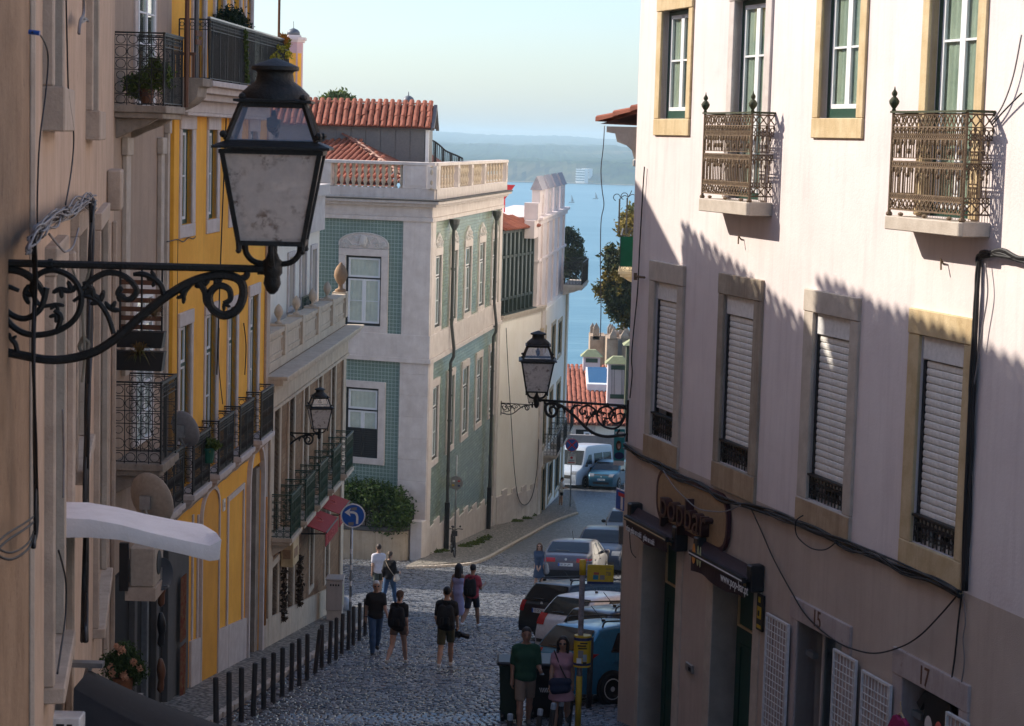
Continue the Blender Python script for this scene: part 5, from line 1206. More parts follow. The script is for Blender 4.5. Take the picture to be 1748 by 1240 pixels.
# stepped plinth blocks along the side
for k in range(14):
 a,b = GL - .8 - (k + 1) * (GL - 1.5) / 14,GL - .8 - k * (GL - 1.5) / 14; q = MB(GS.M); q.box(a + .004,b - .004,.003,.07,zBase,gz((GS.p + GS.u * (a + b) * .5).y) + 1.25 + .25 * (k % 2)); q.build('plinth_stone',M_['rosystone'],G,bevel=.01)
q = MB(GF.M); q.box(pw + .3,20 * K,.003,.1,zBase,GF.uz(640,838)[1]); q.build('front_plinth',M_['rosystone'],G)
# red roof
E0 = at(668,277,GC[1] + 2.2); E0.z = zBal - .35; H1 = at(528,186,GC[1] + 9.5); E0 = E0 - (H1 - E0) * .42
fd,sd = GF.u.copy(),-GS.u
def slope_dir(ed,O,T_): w_ = T_ - O; w_ = w_ - ed * w_.dot(ed); return w_.normalized(),w_.length
inr = lambda p: (p - GF.p).dot(GF.n) < -.25 and (p - GS.p).dot(GS.n) < -.25
us,L1 = slope_dir(fd,E0,H1); hu = (H1 - E0).dot(fd)
q = MB(); _e = E0.lerp(H1,.3); _f = E0.lerp(H1,.12); q.add([_e,_f + fd * .8,_f + fd * 14,H1 + fd * 10,H1],[(0,1,2,3,4)]); q.add([_e,H1,H1 + sd * 14,_e + sd * 14],[(0,1,2,3)]); q.v = [v - Vector((0,0,.06)) for v in q.v]; q.build('roof_bed',M_['tiledark'],G,fix=False)
roof_tiles(G,E0,fd,us,44,22,M_['tile'],lambda a,b: a > hu * b / L1 + .1 and b < L1 and inr(E0 + fd * a + us * b),150,.25,L1 / 21.5,rnd=.03)
us2,L2 = slope_dir(sd,E0,H1); hu2 = (H1 - E0).dot(sd)
roof_tiles(G,E0,sd,us2,30,17,M_['tiledark'],lambda a,b: a > hu2 * b / L2 + .1 and b < L2 and inr(E0 + sd * a + us2 * b),10,.3,L2 / 16.5,rnd=.03)  # side slope's shade put into a darker tile colour than the front
for k in range(26):
 p = E0 + (H1 - E0) * ((k + .2) / 26)
 if not inr(p): continue
 d = (H1 - E0).normalized(); s_ = d.cross(Vector((0,0,1))).normalized(); R = Matrix((s_,d,s_.cross(d))).transposed(); inst('ridge_tile',tile_mesh(M_['tilepale'],.3,.42),G,p + Vector((0,0,.06)),R)
# dormer with grey metal wall
_d0 = at(729,272,GC[1] + 5.5); DF = Fac((_d0.x,_d0.y),(_d0.x - 9,_d0.y + .3),1)
dz0 = zBal - .5; dz1 = DF.uz(660,218)[1]; dzr = DF.uz(650,178,-1.1)[1]; dL = 7.0
q = MB(DF.M); q.box(0,dL,-2.3,-.02,dz0,dz1); dm = q.build('dormer',M_['grey'],G)
for k in range(6): u = .12 + k * .62; q = MB(DF.M); q.box(u,u + .6,-.018,.012,dz0,dz1 - .02); q.build('cladding_panel',M_['grey'],dm,bevel=.008)
q = MB(DF.M); q.box(-.06,.08,-.1,.04,dz0,dz1); q.build('dormer_post',M_['white'],dm); q = MB(DF.M); q.box(-.04,-.003,-2.28,-.11,dz0,dz1 - .05); q.build('dormer_end',M_['grey'],dm)
q = MB(DF.M); q.prism([(.22,dz1 - .08),(.26,dz1 + .02),(-1.1,dzr + .03),(-2.5,dz1 + .02),(-2.46,dz1 - .08),(-1.1,dzr - .1)],-.3,-.16,'yz'); q.build('barge_board',M_['grey'],dm)
q = MB(DF.M); q.box(-.15,dL,-.1,.2,dz1 - .06,dz1 + .0); q.build('dormer_fascia',M_['greydark'],dm)
us = (DF.n * -1.32 + Vector((0,0,dzr - dz1))).normalized(); L3 = math.hypot(1.32,dzr - dz1)
q = MB(DF.M); q.add([(-.15,.22,dz1 - .02),(dL,.22,dz1 - .02),(dL,-1.1,dzr - .02),(-.15,-1.1,dzr - .02),(dL,-2.5,dz1),(-.15,-2.5,dz1)],[(0,1,2,3),(3,2,4,5)]); q.build('dormer_roof_bed',M_['tiledark'],dm,fix=False)
tr = empty('dormer_roof',(0,0,0)); tr.parent = G; tr.location = -wloc(G)
roof_tiles(tr,DF.P(-.15,.24,dz1 + .01),DF.u,us,26,5,M_['tile'],None,125,.27,L3 / 4.6,rnd=.03)
for k in range(16): inst('ridge_tile',tile_mesh(M_['tile'],.3,.48),tr,DF.P(-.1 + k * .44,-1.1,dzr + .02),Matrix((DF.n,DF.u,DF.n.cross(DF.u))).transposed() if DF.n.cross(DF.u).z > 0 else Matrix((-DF.n,DF.u,(-DF.n).cross(DF.u))).transposed())
p = at(697,178,GC[1] + 22); q = MB(); q.lathe([(.28,-.1),(.28,.1),(.32,.12),(.3,.2),(.24,.32),(.12,.4),(.03,.43),(.02,.62)],p,14); dmE = tag(q.build('lantern_dome',M_['greydome'],off=p,smooth=True),'small grey dome rising behind the dormer ridge of the green mansion','dome')
# terrace railing behind the balustrade
q = MB(); pts = [at(730 + i * 10,y,GC[1] + 10 - i * .0) for i,y in enumerate((238,241,248,257,262,266,271))]
q.tube(crv(pts,4),.04,5); cp = crv(pts,3)
for p in cp: q.tube([p,Vector((p.x,p.y,zBal - .4))],.028 if cp.index(p) % 4 else .07,4)
tag(q.build('terrace_railing',M_['black'],G),None)
# pink roof turret with ochre panels
tp = at(500,120,84); zt = at(500,72,84).z; q = MB(); h = .62
tw_ = empty('roof_turret',(tp.x,tp.y,zt - 6),'pink roof turret with ochre panels and small grey dome, behind the big near lantern','turret')
O8 = lambda r,ch=.35: [(tp.x + sx * r,tp.y + sy * r) for sx,sy in ((-1,-ch),(-ch,-1),(ch,-1),(1,-ch),(1,ch),(ch,1),(-ch,1),(-1,ch))]
q.prism(O8(.42,.5),zt - 6,zt,'xy'); q.build('shaft',M_['turretpink'],tw_)
for r,a,b in ((.5,zt - .02,zt + .08),(.57,zt + .08,zt + .2),(.34,zt + .2,zt + .3)): q = MB(); q.prism(O8(r,.5),a,b,'xy'); q.build('cornice',M_['towerwhite'],tw_)
q = MB(); q.lathe([(.3,0),(.28,.12),(.2,.22),(.06,.28),(.015,.3),(.012,.6)],(tp.x,tp.y,zt + .32),12); q.build('dome',M_['greydome'],tw_,smooth=True)
for x0,x1,yy in ((-.17,.17,-.425),): q = MB(); q.box(tp.x + x0,tp.x + x1,tp.y + yy - .01,tp.y + yy,zt - 5,zt - .5); q.build('panel',M_['yellow'],tw_)
for s in (-1,1):
 q = MB(); d = Vector((.42 - .21,.42 - .21 - .42,0)); a,b = Vector((tp.x + s * .21,tp.y - .42,0)),Vector((tp.x + s * .42,tp.y - .21,0)); n_ = Vector((s,-1,0)).normalized() * .012; a2,b2_ = a.lerp(b,.15) + n_,a.lerp(b,.85) + n_
 q.add([(a2.x,a2.y,zt - 5),(b2_.x,b2_.y,zt - 5),(b2_.x,b2_.y,zt - .5),(a2.x,a2.y,zt - .5)],[(0,1,2,3)]); q.build('panel',M_['yellow'],tw_,fix=False)
# ------------------------------------------------------------------ low garden wall, hedge and railing at the corner
gwz = GF.uz(650,905,1.2)[1]; GW = [GF.P(u,n_,0) for u,n_ in ((.35,.2),(.5,.6),(1.0,1.0),(1.8,1.25),(3.0,1.4),(5.5,1.5),(9,1.5))]
gw = empty('garden_wall',(GW[3].x,GW[3].y,gz(GW[3].y)),'low curved plastered garden wall with iron railing at the foot of the green mansion','wall')
cw = crv(GW,5); q = MB(); n = len(cw)
q.add([(p.x,p.y,z_) for z_ in (-19,gwz) for p in cw],[(i,i + 1,n + i + 1,n + i) for i in range(n - 1)]); q.build('wall',M_['creamwall'],gw,smooth=True,fix=False)
q = MB(); q.tube([(p.x,p.y,gwz + .02) for p in cw],.1,6); q.build('coping',M_['greydark'],gw)
q = MB(); fine = crv(GW,16)
for p in fine: q.tube([(p.x,p.y,gwz + .05),(p.x,p.y,gwz + 1.0)],.014,4)
for z_ in (.12,.95): q.tube([(p.x,p.y,gwz + z_) for p in cw],.022,4)
q.build('railing',M_['black2'],gw)
q = MB(GF.M); q.box(-.15,.35,.05,.55,-19,gwz + .35); q.build('end_pier',M_['rosystone'],gw,bevel=.02)
# ------------------------------------------------------------------ foliage helper
def leaves(name,blobs,n,size,mat,parent=None,seed=1,flat=.0,off=None,squash=1.0,kind=None):
 r = np.random.RandomState(seed); B = np.array([[*b[0],*(b[1] if hasattr(b[1],'__len__') else (b[1],) * 3)] for b in blobs],float)
 w = (B[:,3] * B[:,4] * B[:,5]) ** .75; idx = r.choice(len(B),n,p=w / w.sum()); d = r.normal(size=(n,3)); d /= np.linalg.norm(d,axis=1)[:,None]
 rad = r.uniform(.2,1.0,n) ** .5 * (1 + .2 * r.normal(size=n)); C = B[idx,:3] + d * rad[:,None] * B[idx,3:]
 a = r.normal(size=(n,3)); a /= np.linalg.norm(a,axis=1)[:,None]; b = np.cross(a,d + .8 * r.normal(size=(n,3))); b /= np.linalg.norm(b,axis=1)[:,None] + 1e-9
 s = size * r.uniform(.6,1.3,n)[:,None]; base = np.array(wloc(parent) if parent is not None else (off if off is not None else (0,0,0)))
 c_ = np.cross(a,b) * s * .25
 V = np.stack([C - a * s,C - b * s * .5 + c_,C + a * s,C + b * s * .5 + c_],1).reshape(-1,3) - base
 me = bpy.data.meshes.new(name); me.from_pydata(V.tolist(),[],[(4 * i,4 * i + 1,4 * i + 2,4 * i + 3) for i in range(n)]); me.materials.append(mat)
 o = bpy.data.objects.new(name,me); COL.objects.link(o)
 if parent is not None: o.parent = parent
 else: o.location = tuple(base)
 o['_w'] = list(base)
 return o
def tree(name,base,blobs,n,size,mat,label,trunk_r=.2,seed=1,cat='tree',group=None):
 r = empty(name,base,label,cat,group); q = MB(); top = max(b[0][2] for b in blobs); cx = sum(b[0][0] for b in blobs) / len(blobs); cy = sum(b[0][1] for b in blobs) / len(blobs)
 fork = Vector((base[0] * .7 + cx * .3,base[1] * .5 + cy * .5,min(b[0][2] for b in blobs) - .1)); q.tube(crv([base,(base[0] * .8 + fork.x * .2,base[1],(base[2] + fork.z) / 2),fork],4),[trunk_r * (1 - .05 * k) for k in range(9)],8); q.build('trunk',M_['bark'],r,smooth=True)
 for b in blobs[:9]:
  q = MB(); e = Vector(b[0]); m_ = (fork + e) / 2 + Vector((0,0,-.1 * (e - fork).length)); pp = crv([fork,m_,e],4); q.tube(pp,[trunk_r * .45 * (1 - .09 * k) for k in range(len(pp))],5); q.build('limb',M_['bark'],r,smooth=True)
 leaves('crown',blobs,n,size,mat,r,seed); return r
hp = [GF.P(u,.75,gwz + z_) for u,z_ in ((1.0,1.25),(1.6,1.35),(2.2,1.25),(2.8,1.2),(3.4,1.2),(4.0,1.15),(4.8,1.1),(1.3,.6),(.75,.8))]
hd = empty('hedge',(hp[3].x,hp[3].y,gwz),'dense green hedge on the garden wall at the foot of the green mansion','hedge')
rr = random.Random(9); hb_ = []
for p in hp:
 for _ in range(4): hb_.append(((p.x + rr.uniform(-.35,.35),p.y + rr.uniform(-.3,.3),p.z + rr.uniform(-.35,.3)),(rr.uniform(.35,.6),) * 3))
leaves('foliage',hb_,15000,.075,M_['leafhedge'],hd,3)
q = MB()
for p in hp: q.tube([(p.x,p.y,gwz - .2),(p.x + rr.uniform(-.1,.1),p.y,p.z)],.03,5)
q.build('stem',M_['bark'],hd)
# ------------------------------------------------------------------ H: white house, conservatory, then HT with balconies and tower
pA = GS.p.copy(); gB,gC = ground(919,881),ground(962,836)
HF = Fac((gB.x,gB.y),(pA.x + .12,pA.y),1); HL = HF.L
H = empty('white_house',HF.P(HL / 2,-2,-20),'cream white house with a glazed green conservatory under a small red roof','house')
hz = HF.uz(858,543)[1]
wall(HF,0,HL,-22,hz,[],M_['whitewall2'],'wall',H,.2,depth=6)
for k in range(9):
 a,b = HL * k / 9,HL * (k + 1) / 9; q = MB(HF.M); q.box(a + .004,b - .004,.003,.06,-22,gz((HF.p + HF.u * (a + b) * .5).y) + 1.5 + .3 * (k % 2)); q.build('plinth_stone',M_['rosystone'],H,bevel=.01)
q = MB(HF.M); q.box(-.02,HL - .05,-.3,.14,hz,hz + .12); q.box(-.02,HL - .05,-.3,.08,hz - .15,hz - .001); q.build('cornice',M_['stone'],H)
q = MB(HF.M); q.box(0,.55,.003,.09,-22,hz - .16); q.build('end_pilaster',M_['rosystone'],H)
# conservatory
cz0 = hz + .14; cz1 = HF.uz(880,392)[1]; cu0,cu1 = HF.uz(913,470)[0],HL - .15
q = MB(HF.M); q.box(cu0,cu1,-3,-.25,cz0,cz1); cons = q.build('conservatory',M_['consgreen'],H)
nb = 8;
for k in range(nb + 1):
 u = cu0 + (cu1 - cu0) * k / nb; q = MB(HF.M); q.box(u - .07,u + .07,-.245,-.08,cz0,cz1); q.build('mullion',M_['greydark2'],cons)
for z in (cz0 + (cz1 - cz0) * .18,cz0 + (cz1 - cz0) * .68,cz1 - .1): q = MB(HF.M); q.box(cu0,cu1,-.24,-.1,z - .06,z + .06); q.build('transom',M_['greydark2'],cons)
for k in range(nb):
 a,b = cu0 + (cu1 - cu0) * k / nb + .08,cu0 + (cu1 - cu0) * (k + 1) / nb - .08
 for f0,f1 in ((.19,.66),(.7,.96)): q = MB(HF.M); q.box(a,(a + b) / 2 + .05,-.22,-.2,cz0 + (cz1 - cz0) * f0,cz0 + (cz1 - cz0) * f1); q.build('pane',M_['skypane'],cons)
q = MB(HF.M); q.box(cu0,cu1,-.35,.15,hz + .121,hz + .16); q.build('sill',M_['greydark2'],cons)
# little red roof: eave along the conservatory, rising back
rO = HF.P(cu0 - .35,.15,cz1 + .02); rise = HF.uz(858,350,-2.2)[1] - cz1
us = (HF.n * -2.3 + Vector((0,0,rise))).normalized(); q = MB(HF.M); q.add([(cu0 - .35,.15,cz1),(cu1 + .2,.15,cz1),(cu1 + .2,-2.3,cz1 + rise),(cu0 - .35,-.6,cz1 + .3)],[(0,1,2,3)]); q.build('roof_bed',M_['tiledark'],H,fix=False)
LL = math.hypot(2.45,rise); WW = cu1 - cu0 + .5
roof_tiles(H,rO,HF.u,us,int(WW / .3),7,M_['tile'],lambda a,b: b / LL < .12 + .95 * a / WW,90,.3,LL / 6.6,rnd=.02)
# HT
TFc = Fac((gC.x,gC.y),(gB.x,gB.y),1); TL = TFc.L
HT = empty('balcony_town_house',TFc.P(TL / 2,-2,-21),'pale town house with dark balconies and a crenellated white parapet, past the white house','house')
tz1 = TFc.uz(940,522)[1]
hw_ = [lrect(TFc,926,931,565,600),lrect(TFc,941,947,556,615),lrect(TFc,952.5,958,550,605),lrect(TFc,937,942,668,745),lrect(TFc,949,955,655,730),lrect(TFc,926,931,680,760),lrect(TFc,935,942,792,848),lrect(TFc,947,954,775,835),lrect(TFc,924,930,800,880)]
wall(TFc,0,TL,-23,tz1,hw_,M_['whitewall2'],'wall',HT,.2,depth=8)
for o in hw_:
 w = surround(TFc,HT,o,.18,.18,.2,.15,M_['ochrestone2'],.04); q = MB(TFc.M); q.box(o[0],o[1],-.2,-.12,o[2],o[3]); q.build('pane',M_['dark'],w)
 q = MB(TFc.M); frame_bars(q,o[0],o[1],o[2],o[3],-.119,-.07,.06); q.box((o[0] + o[1]) / 2 - .03,(o[0] + o[1]) / 2 + .03,-.119,-.075,o[2],o[3]); q.build('frame',M_['green'],w)
bz = TFc.uz(940,785,.5)[1]
for px in (932,943.5,955): u = TFc.uz(px,740)[0]; lbalc(TFc,HT,u - 1.2,u + 1.2,bz,.75,1.15,M_['stone'],M_['black'],.2,.12,1)
bz2 = TFc.uz(955,518,.9)[1]; s = lbalc(TFc,HT,.3,5.2,bz2,1.15,1.3,M_['stone'],M_['black'],.3,.12,1)
q = MB(TFc.M); q.box(.35,5.15,1.03,1.06,bz2 + .02,bz2 + 1.25); q.build('screen_cloth',M_['greydark2'],s)
for px in (924,961): u = TFc.uz(px,700)[0]; q = MB(TFc.M); q.box(max(0,u - .3),min(TL,u + .3),.003,.08,-23,tz1); q.build('quoin',M_['ochrestone2'],HT)
# tower with gabled merlons above the balcony
ta,tb = 1.0,TL + 1.2; mz = TFc.uz(935,365,-.3)[1]; tz0 = tz1
q = MB(TFc.M); q.box(ta,tb,-3.2,-.3,tz0 - .1,mz); tw3 = q.build('crenellated_tower',M_['towerwhite'],HT)
for k in range(5):
 u = ta + (tb - ta) * (k + .5) / 5; q = MB(TFc.M); q.box(u - .16,u + .16,-.299,-.2,tz0,mz - .2); q.build('tower_pilaster',M_['towerwhite'],tw3)
for a,b,n_ in ((0,.16,.25),(.16,.4,.12),(2.2,2.35,.1)): q = MB(TFc.M); q.box(ta - n_,tb + n_,-3.2 - n_,-.3 + n_,mz - b,mz - a - .002); q.build('tower_cornice',M_['towerwhite'],tw3,bevel=.02)
mh = TFc.uz(935,322,-.3)[1] - mz
for k in range(4):
 a,b = ta + (tb - ta) * k / 4 + .6,ta + (tb - ta) * (k + 1) / 4 - .6; q = MB(TFc.M); q.box(a,b,-.75,-.32,mz,mz + mh); mm = q.build('merlon',M_['towerwhite'],tw3,bevel=.01)
 q = MB(TFc.M); q.prism([(-.85,mz + mh),(-.22,mz + mh),(-.53,mz + mh + .7)],a - .06,b + .06,'yz'); q.build('merlon_cap',M_['merlongrey'],mm)
 q = MB(TFc.M); q.tube([((a + b) / 2 + .2 * math.cos(t),-.31,mz + mh * .45 + mh * .35 * math.sin(t)) for t in [j * math.pi / 4 for j in range(8)]],.05,4,closed=True); q.build('merlon_carving',M_['towerwhite'],mm)
q = MB(TFc.M); q.box(tb + .1,tb + 2.4,-.8,-.3,mz - 1.0,mz - .1); q.box(tb + .9,tb + 1.7,-.9,-.2,mz - .098,mz + .75); q.build('low_parapet',M_['towerwhite'],HT)
q = MB(TFc.M)
for k in range(14): u = tb + .2 + k * .34; q.tube([(u,-2.2,mz - .3),(u,-2.2,mz + 1.5)],.03,4); q.tube([(u + .17 + .12 * math.cos(t),-2.2,mz + 1.1 + .12 * math.sin(t)) for t in [j * math.pi / 4 for j in range(8)]],.02,4,closed=True)
q.tube([(tb + .1,-2.2,mz + 1.5),(tb + 5,-2.2,mz + 1.5)],.035,4); q.build('roof_railing',M_['black'],HT)
p = at(862,322,100); q = MB(); q.add([p + Vector(v) for v in ((-.55,0,.2),(.55,0,.2),(0,0,-.6),(-.55,.06,.2),(.55,.06,.2),(0,.06,-.6))],[(0,2,1),(3,4,5),(0,1,4,3),(1,2,5,4),(2,0,3,5)]); q.tube([p + Vector((0,.08,.1)),p + Vector((0,.08,-2.5))],.04,5); tag(q.build('pennant_sign',M_['redS'],off=p),'red triangular sign behind the balustrade end of the green mansion','sign')
# ------------------------------------------------------------------ far row: red roofed house, chimneys, castle, grey yard wall
def farP(px,py,Y): return at(px,py,Y)
yw = 124
q = MB(); p0,p1 = at(948,742,yw),at(1110,748,yw); q.box(p0.x,p1.x,p0.y,p0.y + .4,-24,p0.z); gwl = tag(q.build('yard_wall',pmat('grey render',(.2,.185,.185),.9,.06,.6,(.25,.23,.225),.15,30,streak=.3),off=(p0.x + 4,p0.y,-22)),'plain grey yard wall behind the white van and the blue car','wall')
RH = empty('red_roof_house',at(1010,740,130),'low cream house with a large red tiled roof and skylight, behind the grey yard wall','house')
e0,e1 = at(930,722,130),at(1130,727,130); ez = (e0.z + e1.z) / 2
q = MB(); q.box(e0.x,e1.x,e0.y,e0.y + 14,-24,ez); q.build('wall',M_['whitewall'],RH)
wa,wb = at(977,735,130),at(1016,735,130); wz = at(995,731,130).z
q = MB(); frame_bars(q,wa.x,wb.x,wz - 1.6,wz + .15,e0.y - .06,e0.y - .003,.25); w = q.build('window',M_['stonew'],RH); q = MB(); q.box(wa.x + .25,wb.x - .25,e0.y - .05,e0.y - .02,wz - 1.5,wz - .1); q.build('pane',M_['dark'],w); q = MB(); mx_ = (wa.x + wb.x) / 2; frame_bars(q,mx_,wb.x - .3,wz - 1.5,wz - .25,e0.y - .07,e0.y - .052,.12); q.build('sash',M_['white'],w)
rt = at(1000,628,142); rise,run = rt.z - ez,rt.y - e0.y + .4
ux,us = Vector((1,0,0)),Vector((0,run,rise)).normalized(); LR = math.hypot(run,rise); O = Vector((e0.x,e0.y - .4,ez + .05))
q = MB(); q.add([O,(e1.x,e0.y - .4,ez),(e1.x,rt.y,rt.z),(e0.x,rt.y,rt.z)],[(0,1,2,3)]); q.v = [Vector(v) - Vector((0,0,.08)) for v in q.v]; q.build('roof_bed',M_['tiledark'],RH,fix=False)
LRt = LR; tcount = int((e1.x - e0.x) / .34)
roof_tiles(RH,O,ux,us,tcount,26,M_['tile'],None,280,.34,LR / 25.5,rnd=.03)
sk = [at(1002,660,136.6),at(1040,660,136.6)]; q = MB(); zr = lambda y: O.z + (y - O.y) * rise / run
ya,yb = sk[0].y - .2,sk[0].y + 3.6
q.add([(sk[0].x,ya,zr(ya)),(sk[1].x,ya,zr(ya)),(sk[1].x,yb,zr(yb)),(sk[0].x,yb,zr(yb)),(sk[0].x,ya,zr(ya) + .55),(sk[1].x,ya,zr(ya) + .55),(sk[1].x,yb,zr(yb) + .7),(sk[0].x,yb,zr(yb) + .7)],[(4,5,6,7),(0,1,5,4),(1,2,6,5),(2,3,7,6),(3,0,4,7)])
skl = q.build('skylight',M_['white'],RH); q = MB(); q.add([(sk[0].x + .12,ya + .15,zr(ya) + .58),(sk[1].x - .12,ya + .15,zr(ya) + .58),(sk[1].x - .12,yb - .15,zr(yb) + .73),(sk[0].x + .12,yb - .15,zr(yb) + .73)],[(0,1,2,3)]); q.build('pane',M_['skyblue'],skl)
def chimney(l,r,yt,yb,Y,label,slots):
 a,b = at(l,yb,Y),at(r,yb,Y); zt = at(l,yt,Y).z; w_ = b.x - a.x; c = empty('chimney',((a.x + b.x) / 2,a.y,a.z - 1),label,'chimney','white chimneys on the red roof')
 q = MB(); q.box(a.x,b.x,a.y,a.y + w_ * .8,a.z - 1.4,zt); q.build('stack',M_['chimwhite'],c,bevel=.02)
 q = MB(); q.add([(a.x - .2,a.y - .2,zt),(b.x + .2,a.y - .2,zt),(b.x + .2,a.y + w_ * .8 + .2,zt),(a.x - .2,a.y + w_ * .8 + .2,zt),(a.x + w_ * .25,a.y + w_ * .2,zt + .5),(b.x - w_ * .25,a.y + w_ * .2,zt + .5),(b.x - w_ * .25,a.y + w_ * .6,zt + .5),(a.x + w_ * .25,a.y + w_ * .6,zt + .5)],[(0,1,5,4),(1,2,6,5),(2,3,7,6),(3,0,4,7),(4,5,6,7),(3,2,1,0)]); q.build('cap',M_['lichen'],c)
 for z in slots: q = MB(); q.box(a.x + w_ * .15,b.x - w_ * .15,a.y - .03,a.y - .003,zt - z - .32,zt - z); q.build('vent_slot',M_['green'],c)
 return a,b,zt
chimney(995,1024,609,632,141,'broad white chimney with green cap, left of the skylight below the castle',(.12,))
a,b,zt = chimney(1036,1070,621,685,133,'tall white chimney with two dark vents and green cap, beside the corner house edge',(.1,2.2))
q = MB()
for x in (.2,.32,.7,.82): q.tube([(a.x + (b.x - a.x) * x,a.y - .06,zt - .4),(a.x + (b.x - a.x) * (x + .03),a.y - .06,zt - 2.2)],.018,4)
tag(q.build('chimney_wires',M_['cable'],off=(a.x,a.y,zt - 2)),'thin wires hanging on the tall white chimney','cables')
# castle-like house with pointed merlons
CS = empty('castle_house',at(1040,640,152),'stone house front with crenellated turrets and pointed merlons against the water','castle')
def merlon(px,pw_,ytip,yb,Y):
 a,b = at(px,yb,Y),at(px + pw_,yb,Y); w_ = b.x - a.x; zt = at(px,ytip,Y).z; d = w_ * .95; zs = zt - w_ * .9
 q = MB(); q.box(a.x,b.x,a.y,a.y + d,a.z,zs); m_ = q.build('merlon',M_['limestone'],CS)
 c = (a.x + w_ / 2,a.y + d / 2); q = MB(); q.add([(a.x,a.y,zs),(b.x,a.y,zs),(b.x,a.y + d,zs),(a.x,a.y + d,zs),(c[0],c[1],zt)],[(0,1,4),(1,2,4),(2,3,4),(3,0,4),(3,2,1,0)]); q.build('merlon_point',M_['limestone'],m_)
def block(l,r,yt,yb,Y,d=3):
 a,b = at(l,yb,Y),at(r,yb,Y); q = MB(); q.box(a.x,b.x,a.y,a.y + d,a.z - 3,at(l,yt,Y).z); q.build('turret',M_['limestone'],CS)
block(1006,1032,574,625,150,3.2); block(1034,1072,578,650,147,4)
for l,w_,t,Y in ((1012,11,551,150),(1007,8,551,152.5),(1036.5,9,552,152),(1040,9,553,150.5),(1044,9,557,149),(1048,9,561,148),(1056,12,551,150.5),(1064,12,558,147.5),(1058,8,556,152),(1041,12,562,147),(1060,13,562,147)):
 merlon(l,w_,t,580,Y)
q = MB(); a = at(1053,640,146.9); b = at(1060,640,146.9); q.box(a.x,b.x,a.y - .25,a.y,a.z,at(1053,580,147).z); q.build('arrow_slot',M_['greydark'],CS)
gp_ = at(1070,590,131); q = MB(); q.box(gp_.x,gp_.x + 1.2,gp_.y,gp_.y + 1.2,gp_.z - 5,gp_.z); gps = tag(q.build('clad_chimney',M_['mossiron'],off=(gp_.x,gp_.y,gp_.z - 5)),'narrow dark green clad chimney against the edge of the corner house','chimney'); q = MB(); q.add([(gp_.x - .25,gp_.y - .25,gp_.z),(gp_.x + 1.5,gp_.y - .25,gp_.z),(gp_.x + 1.5,gp_.y + 1.5,gp_.z),(gp_.x - .25,gp_.y + 1.5,gp_.z),(gp_.x + .7,gp_.y + .6,gp_.z + .7)],[(0,1,4),(1,2,4),(2,3,4),(3,0,4),(3,2,1,0)]); q.build('cap',M_['lichen'],gps)
# house with the green mesh balcony, further along on the right
gb0,gb1 = at(1092,460,62),at(1094,460,100)
BF = Fac((gb0.x,gb0.y),(gb1.x,gb1.y),1); BH = empty('green_balcony_house',BF.P(2,-2,gz(gb0.y)),'house mostly hidden behind the corner house, with a green screened balcony','house')
wall(BF,0,BF.L,-18,8,[],M_['whitewall2'],'wall',BH,.2,depth=5)
sz = at(1052,462,63).z; n_ = .72; H_ = at(1052,402,63).z - sz
s = lbalc(BF,BH,.8,6.5,sz,n_,H_,M_['ochrestone'],M_['black'],.2,.12,1)
q = MB(BF.M); q.box(.83,.84,.02,n_ - .06,sz + .15,sz + H_ - .02); q.box(.85,6.4,n_ - .035,n_ - .03,sz + .3,sz + H_ - .02); q.build('screen_cloth',M_['meshgreen'],s)
for px,y0 in ((1058,340),(1071,338)):
 a = at(px,y0,64); q = MB(); q.tube([a,(a.x,a.y,sz + H_)],.03,5); q.tube([a + Vector((.12 * math.cos(t) - .1,0,.12 * math.sin(t) + .05)) for t in [j * math.pi / 5 for j in range(8)]],.018,4); q.tube(crv([a,a + Vector((.15,0,.12)),a + Vector((.3,0,.1)),a + Vector((.4,0,.3))],4),.018,4); q.build('scroll_pole',M_['black'],s)
for py in (255,278): z = at(1080,py,62).z; q = MB(BF.M); q.box(-.2,10,.0,.35,z - .12,z + .1); q.build('moulding',M_['stone'],BH,bevel=.03)
# trees
b = at(985,430,122); tr_ = [((at(x,y,122).x,at(x,y,122).y + dy,at(x,y,122).z),r_) for x,y,dy,r_ in ((968,420,0,.8),(978,405,1,.6),(972,440,0,.9),(982,450,.5,.75),(976,465,0,.7),(990,440,0,.45),(987,415,0,.4),(965,400,0,.5),(960,450,1,1.0),(972,395,0,.35),(992,428,0,.3))]
tree('broadleaf_tree',(b.x - 1,b.y,-21),tr_,2200,.16,M_['leafdark'],'dark leafed tree beside the white tower, against the water',.2,5)
def blob(x,y,Y,r_,dy=0): p = at(x,y,Y); return ((p.x,p.y + dy,p.z),r_)
tree('plane_tree',(at(1090,600,112).x,112 * K,gz(112 * K)),[blob(*a) for a in ((1048,440,112,.75),(1065,455,112,1.1),(1030,490,112,.55),(1050,500,112,1.0),(1075,500,112,1.2),(1062,530,112,.9),(1040,470,112,.5),(1080,470,112,1.2),(1022,497,112,.3),(1046,525,112,.5),(1072,545,112,.6),(1035,510,112,.3),(1042,425,112,.4))],5200,.17,M_['leafmix'],'dark green plane tree with yellowing leaves below the green screened balcony',.3,6)
tree('golden_tree',(at(1100,500,100).x,100 * K,gz(100 * K)),[blob(*a) for a in ((1080,370,100,.6),(1070,385,100,.6),(1085,395,100,.9),(1062,392,100,.35),(1078,355,100,.3),(1066,372,100,.3))],1100,.14,M_['leafgold'],'golden leafed tree above the green screened balcony',.2,7)
tree('roof_tree',(at(575,200,112).x,112 * K,at(575,240,112).z),[blob(*a) for a in ((552,172,112,.4),(568,166,112,.45),(585,166,112,.45),(600,171,112,.35),(575,173,112,.6))],900,.14,M_['leafbright'],'green treetop peeping over the dormer roof of the green mansion',.12,8)
